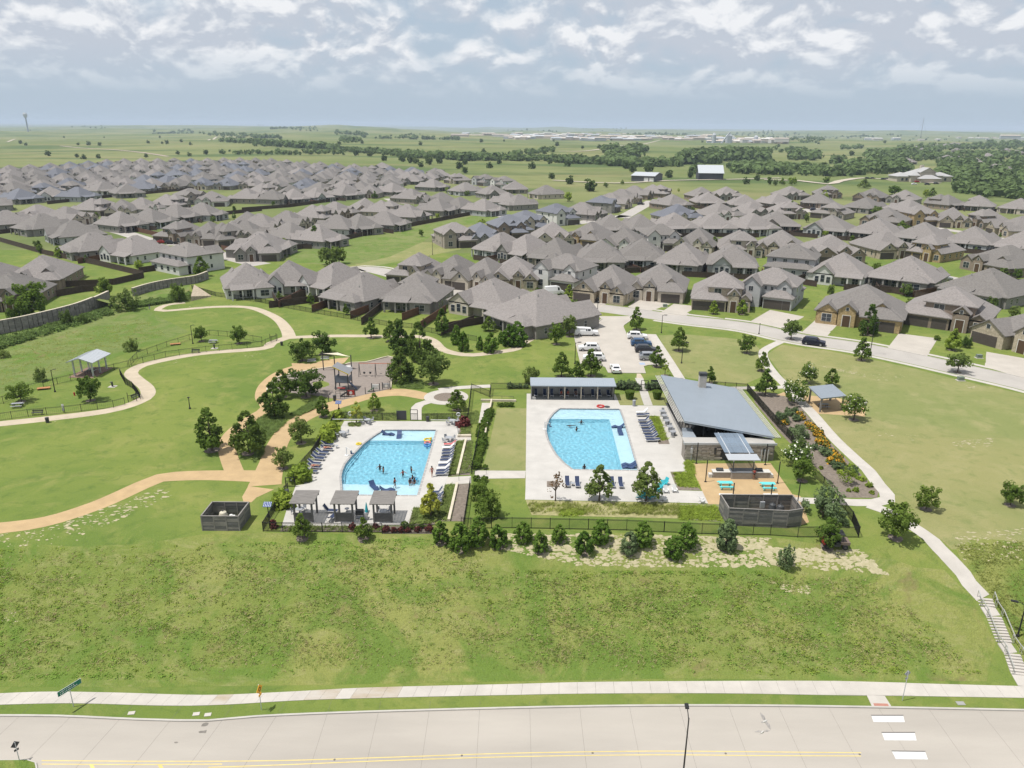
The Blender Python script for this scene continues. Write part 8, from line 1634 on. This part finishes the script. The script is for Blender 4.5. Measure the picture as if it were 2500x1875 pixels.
for pts, w_, m in (([('B1', 510,370),('B1', 900,398),('B1', 1250,432),('B1', 1420,458)], 7, PINK),([('B1', 60,335),('B1', 180,306)], 6, PALE),([('B3', 380,660),('B3', 900,684),('B3', 1350,662),('B3', 1900,652),('B3', 2300,640)], 6, PALE),([('B3', 430,412),('B3', 780,396),('B3', 1100,358),('B3', 1280,320)], 8, PALE),([('B4', 20,655),('B4', 300,662),('B4', 560,692),('B4', 650,668),('B4', 860,640),('B4', 1200,665),('B4', 1500,685)], 8, PALE),([('B1', 1760,320),('B1', 1830,290),('B1', 1990,300)], 7, PALE)): lane(pts, w_, m)
# ------------------------------------------------------------------ far woods and single field trees
def woods(name, label, zones, m, nq=16):
    rng = np.random.RandomState(len(zones)); C_, N_, S_ = [], [], []
    for c, quad, n, h in zones:
        n = int(n*(.62 if c == 'B4' else 1)); q = [gf(c, *p) for p in quad]; q = np.array([tuple(p) for p in q]); u, v = rng.uniform(size=(2, n)); P = (q[0]*(1-u)[:, None] + q[1]*u[:, None])*(1-v)[:, None] + (q[3]*(1-u)[:, None] + q[2]*u[:, None])*v[:, None]; P[:, 2] = HF(P[:, 0], P[:, 1])
        hh = h*rng.uniform(.6,1.25, n); B = np.repeat(P, nq, 0); H_ = np.repeat(hh, nq); d = rng.normal(size=(len(B),3)); d /= np.linalg.norm(d, axis=1, keepdims=True); B = B + d*np.stack([H_*.5, H_*.5, H_*.42], 1)*rng.uniform(.6,1,(len(B),1)); B[:, 2] += H_*.48; C_.append(B); N_.append(d + np.array([0,0,.4]) + rng.normal(size=d.shape)*.3); S_.append(H_*.42)
    V, F = quads(np.concatenate(C_), np.concatenate(N_), np.concatenate(S_), rng); o = raw(name, V, F, m); o['kind'] = 'stuff'; o['label'] = label
WOOD = leafy(mat('wood_leaves', (.125,.175,.068),.9,.35,.05, detail=4),.3)
woods('far_woodland', 'dark belts of woodland along the creeks beyond the houses', [
    ('B3', [(0,470),(330,480),(330,500),(0,495)], 70,8),('B3', [(330,478),(900,500),(900,540),(330,505)], 150,9),('B3', [(850,500),(1450,520),(1450,545),(850,545)], 190,10),('B3', [(1450,470),(1770,440),(1780,520),(1450,525)], 190,15),('B3', [(1800,440),(2180,460),(2190,505),(1800,500)], 190,16),('B3', [(800,410),(1160,405),(1160,430),(800,435)], 50,14),('B3', [(850,450),(1120,440),(1120,490),(850,500)], 70,13),('B3', [(1860,540),(2230,530),(2230,610),(1900,605)], 160,9),('B3', [(1540,570),(1660,560),(1660,610),(1540,610)], 30,8),('B3', [(40,440),(400,400),(410,415),(40,455)], 45,9),
    ('B4', [(0,540),(700,580),(760,630),(0,615)], 260,9),('B4', [(230,440),(500,440),(500,490),(240,490)], 80,13),('B4', [(560,480),(700,490),(700,520),(560,520)], 25,10),('B4', [(700,540),(1200,470),(1250,600),(760,620)], 330,10),('B4', [(880,430),(1500,400),(1500,500),(880,500)], 300,11),('B4', [(1480,620),(2300,640),(2300,820),(1900,810)], 330,8),('B4', [(1500,560),(2300,540),(2300,650),(1480,640)], 300,9),('B4', [(1480,440),(2300,420),(2300,550),(1480,550)], 330,10),('B4', [(1180,370),(1900,360),(2300,400),(1100,410)], 260,11),('B4', [(1820,345),(2300,350),(2300,385),(1820,380)], 150,13),('B4', [(670,375),(850,378),(840,398),(670,398)], 40,11),('B4', [(200,320),(540,315),(520,350),(210,350)], 90,11),('B4', [(0,395),(420,400),(400,430),(0,420)], 40,9),('B4', [(1620,720),(1820,730),(1820,780),(1620,770)], 40,7),
    ('B2', [(0,350),(700,385),(700,400),(0,370)], 130,12),('B2', [(700,390),(1200,430),(1200,455),(700,405)], 90,9),('B2', [(1200,440),(1720,470),(1720,490),(1200,465)], 120,10),('B2', [(1720,470),(2230,475),(2230,495),(1720,495)], 90,10),('B2', [(190,420),(780,430),(780,445),(190,445)], 40,8),('B2', [(140,228),(540,232),(540,242),(140,240)], 90,14),('B2', [(680,250),(960,272),(960,285),(680,262)], 45,14),('B2', [(730,315),(890,320),(890,345),(730,340)], 40,12),('B2', [(1320,300),(1740,296),(1740,312),(1320,312)], 35,13),('B2', [(0,285),(250,290),(250,305),(0,300)], 35,14),('B2', [(1000,280),(1400,275),(1400,300),(1000,300)], 40,10),
    ('B1', [(590,215),(930,222),(930,236),(590,230)], 60,13),('B1', [(1290,225),(1620,235),(1640,262),(1290,245)], 80,14),('B1', [(1560,265),(2212,275),(2212,300),(1900,310)], 90,11),('B1', [(1860,320),(2300,345),(2300,362),(1860,335)], 60,11),('B1', [(1860,410),(2300,430),(2300,448),(1860,440)], 26,7),('B1', [(1250,185),(2300,195),(2300,205),(1250,195)], 120,16),('B1', [(0,185),(800,180),(800,190),(0,192)], 90,18),('B2', [(0,200),(1500,215),(1500,222),(0,205)], 160,18),('B3', [(0,240),(1000,240),(1000,246),(0,246)], 110,18),('B3', [(1000,270),(2230,285),(2230,293),(1000,280)], 170,18),('B4', [(0,285),(900,290),(900,300),(0,296)], 140,18),('B4', [(800,300),(1900,300),(1900,308),(800,308)], 70,14)], WOOD)
FTP = [tree_proto(k, 'far', s_, .9,.06,260,.17, limbs=3) for k, s_ in (('round', 1),('bush', 2),('round', 2))]
def field_trees():
    spots = [('B1', x, y) for x, y in ((175,350),(220,365),(405,452),(650,465),(705,480),(830,472),(1235,465),(660,362),(750,362),(843,368),(1250,345),(1370,350),(1410,352),(1610,360),(1530,335),(1350,300),(1060,290),(880,300),(540,300),(255,240),(500,225),(445,225),(1600,455),(1500,440),(1740,440))] + [('B2', x, y) for x, y in ((240,345),(225,318),(720,362),(910,348),(1405,360),(1350,312),(1105,492),(1250,500),(1320,512),(1370,516),(1410,545),(1480,525),(1465,485),(1735,560),(1780,525),(1990,555),(2070,520),(1780,598),(1560,515),(1920,338),(2110,330),(2150,440),(980,455),(860,450),(1940,425))] + [('B3', x, y) for x, y in ((385,330),(415,370),(310,438),(770,392),(630,390),(505,540),(355,520),(1050,590),(1190,595),(1355,635),(1170,570),(205,560),(995,560),(370,645),(515,690),(690,750),(1540,635),(2010,690),(2100,660),(1090,355),(2020,395),(1640,340),(870,330))] + [('B4', x, y) for x, y in ((600,470),(505,555),(755,450),(480,358),(1035,345),(1385,320),(75,420),(140,378),(330,400),(1900,318))]
    for i, (c, x, y) in enumerate(spots): p = gf(c, x, y); FTP[i % 3].place(p - Vector((0,0,.3)), random.uniform(0,6), random.uniform(5.5,9.5), 'single dark tree standing in the open fields', 'single trees of the open fields')
field_trees()
# ------------------------------------------------------------------ barns, church, far buildings
def barn(pts, hgt, ridge, label, wall, roof, endwall, doors=0):
    A, B, C_ = (gf(*q) for q in pts); ax = (B - A); L_ = ax.length; rz = math.atan2(ax.y, ax.x); W_ = (C_ - B).length; root = thing('barn', label, 'barn', A, rz)
    MB().box(0, L_, 0, W_, -.5, hgt).build('wall', wall, root); e = MB(); e.add([(L_ + .05,0,-.5),(L_ + .05, W_, -.5),(L_ + .05, W_, hgt),(L_ + .05, W_/2, ridge),(L_ + .05,0, hgt),(L_ - .2,0,-.5),(L_ - .2, W_, -.5),(L_ - .2, W_, hgt),(L_ - .2, W_/2, ridge),(L_ - .2,0, hgt)], [(0,1,2,3,4),(9,8,7,6,5)]); e.build('end_wall', endwall, root)
    for y0, y1, z0, z1 in ((-.8, W_/2, hgt, ridge),(W_/2, W_ + .8, ridge, hgt)): MB().add([(-.6, y0, z0),(L_ + .6, y0, z0),(L_ + .6, y1, z1),(-.6, y1, z1),(-.6, y0, z0 + .25),(L_ + .6, y0, z0 + .25),(L_ + .6, y1, z1 + .25),(-.6, y1, z1 + .25)], [(3,2,1,0),(4,5,6,7),(0,1,5,4),(1,2,6,5),(2,3,7,6),(3,0,4,7)]).build('roof_slope', roof, root)
    for k in range(doors): MB().box(L_*.55 + k*5, L_*.55 + k*5 + 4,-.1,-.02,0,3.6).build('door', WHITEM, root)
barn([('B3', 1040,665),('B3', 1235,672),('B3', 1320,655)], 5,7.5, 'grey barn with pale roof and two white doors in the field', mat('barn_grey', (.10,.10,.11),.8), METALW, mat('barn_grey', (.10,.10,.11)),2); barn([('B3', 1607,652),('B3', 1815,655),('B3', 1937,648)], 6,13, 'large barn with grey metal roof and red end wall', mat('barn_dark', (.06,.062,.075),.8), METALW, mat('barn_red', (.18,.035,.035),.8))
def church():
    A = gf('B4', 1350,668); root = thing('church', 'cream church building with stepped pale grey roofs among trees', 'church', A); k = Kit(); k.hip(-15,15,-8,14,6,.5,1.0); k.hip(-26,-12,-4,14,5,.4,1.0); k.hip(12,28,0,16,5,.4,1.0); k.hip(-9,9,-16,-4,3.6,.45,1.0); k.hip(-7,7,-9,2,9,.55,.8,('g', 'g'), 'y'); k.wall.build('wall', WALLM['cream'], root); k.roof.build('roof', mat('church_roof', (.34,.335,.33),.8), root); MB().box(-1.5,1.5,3,6,8,15).build('chimney', WALLM['cream'], root)
    for x in (-21,-17,17,22): MB().box(x - 1, x + 1,-4.1 if x < 0 else -.1,-3.9 if x < 0 else .1,1,3.4).build('window', GLASS, root)
church(); P0 = gf('B4', 880,648); P1 = gf('B4', 1760,700)
for i, (x, y, col) in enumerate(((890,645, 'dark'),(935,645, 'dark'),(1025,652, 'navy'),(1060,650, 'black'),(1110,660, 'dark'),(1170,665, 'dark'),(1225,662, 'white'),(1285,695, 'white'),(1395,697, 'black'),(1470,690, 'dark'),(1740,705, 'silver'),(1440,660, 'white'),(1310,675, 'red'))): car('suv', col, None, None, random.uniform(-.2,.2), '%s car parked before the church' % col, 'cars parked before the church', P_=gf('B4', x, y))
FB = [mat('far_%d' % i, c, .9) for i, c in enumerate(((.46,.40,.34),(.52,.50,.47),(.36,.31,.27),(.40,.42,.45)))]
def far_town():
    rnd = random.Random(9); zones = [('B3', 0,560,285,318,40),('B3', 560,1700,288,322,62),('B2', 1730,2212,262,290,18),('B4', 1550,2212,300,316,16),('B4', 850,1550,308,330,8),('B3', 1740,2212,300,345,18),('B1', 60,420,188,200,6),('B4', 0,200,315,345,8),('B3', 0,1000,268,284,26)]
    for c, x0, x1, y0, y1, n in zones:
        for k in range(n):
            x = x0 + (x1 - x0)*(k + rnd.uniform(.1,.9))/n; p = gf(c, x, rnd.uniform(y0, y1)); L_, W_, h = rnd.uniform(14,70), rnd.uniform(12,30), rnd.uniform(4.5,9.5); b = MB(); b.box(-L_/2, L_/2,-W_/2, W_/2,-2, h); b.add([(-L_/2-.5,-W_/2-.5, h),(L_/2+.5,-W_/2-.5, h),(L_/2+.5, W_/2+.5, h),(-L_/2-.5, W_/2+.5, h),(-L_/2+2,0, h+3),(L_/2-2,0, h+3)], [(0,1,5,4),(2,3,4,5),(1,2,5),(3,0,4)], 1)
            i = rnd.randrange(4); tag(b.build('far_building', [FB[i], FB[(i + 1 + rnd.randrange(2)) % 4]], loc=p, rz=rnd.uniform(-.3,.3)), 'pale low building in the distant town', 'building', 'buildings of the distant town')
    for k, (x, y, h) in enumerate(((1735,345,34),(1850,345,30),(1870,345,30),(2090,340,24))): p = gf('B3', x, y); tag(MB().lathe([(7,-2),(7, h*.8),(2, h)], n=12).build('silo', FB[3], loc=p), 'grey silo at the distant concrete plant', 'silo', 'silos of the distant plant')
    p = gf('B3', 1800,348); tag(MB().bar((0,0,0),(26,0,36),5,4).bar((26,0,36),(26,0,0),2).build('conveyor', FB[3], loc=p), 'sloping conveyor at the distant concrete plant', 'conveyor')
    for x, y in ((1300,400),(1230,395),(1420,385),(1480,380),(1620,360),(1650,365),(1550,375),(1700,430),(1640,420),(1450,440),(1220,520),(1650,500),(1560,490),(1800,520),(1960,580),(2010,585),(2060,420),(2150,440),(1900,470),(1350,420),(1780,380)): p = gf('B4', x, y); house((p.x, p.y, p.z), rnd.uniform(-.6,.6), rnd.choice('ade'), 'cream', 'n', 'd', 1.1, 'far house half hidden in the wooded neighbourhood', 'houses in the wooded neighbourhood')
far_town()
def at_dist(px, py, D): d = _f*FPX + _r*(px - 1250) + _u*(937.5 - py); t = D/d.y; return Vector((d.x*t, D, CH + d.z*t))
t = at_dist(60,275,4200); root = thing('water_tower', 'pale water tower on the horizon', 'water tower', (t.x, t.y, -5)); hh = t.z + 5; MB().lathe([(5,0),(3.6, hh*.1),(3.6, hh*.72),(5, hh*.76)], n=14).build('stem', mat('tower_blue', (.28,.31,.36),.7), root); MB().lathe([(5, hh*.75),(10, hh*.84),(10.5, hh*.93),(6, hh)], n=16).build('tank', mat('tower_pale', (.42,.43,.44),.7), root)
t = at_dist(2256,287,5200); root = thing('radio_mast', 'thin guyed radio mast on the horizon', 'mast', (t.x, t.y, -10)); MB().tube([(0,0,0),(0,0, t.z + 10)], [1.6,1.0], 4).build('lattice', mat('mast_grey', (.16,.15,.16),.8), root); MB().bar((0,0,(t.z+10)*.9),(40,0,0),.3).bar((0,0,(t.z+10)*.9),(-40,0,0),.3).build('guy_wire', mat('mast_grey', (.16,.15,.16)), root)
for p_ in list(PROTOS.values()) + [v for v in CROWN.values() if isinstance(v, Proto)] + [LG, LGW, LGR, LGF, LGB, CHS, CHR, TBL, STB, ADK, ADW, GP, pt, SR, SG, SO, SF, SY]: p_.done()
# ------------------------------------------------------------------ haze
def haze():
    o = MB().box(-27000,27000,-420,29000,-60,130).build('haze', None); o.data.materials.clear(); m = bpy.data.materials.new('haze'); m.use_nodes = True; N = m.node_tree.nodes; L = m.node_tree.links; N.clear(); out = N.new('ShaderNodeOutputMaterial'); v = N.new('ShaderNodeVolumePrincipled'); v.inputs['Color'].default_value = (.72,.85,1.0,1); v.inputs['Density'].default_value = .00008; v.inputs['Anisotropy'].default_value = 0.0; L.new(v.outputs[0], out.inputs['Volume']); o.data.materials.append(m); o['kind'] = 'stuff'; o['label'] = 'thin summer haze over the far country'
haze()
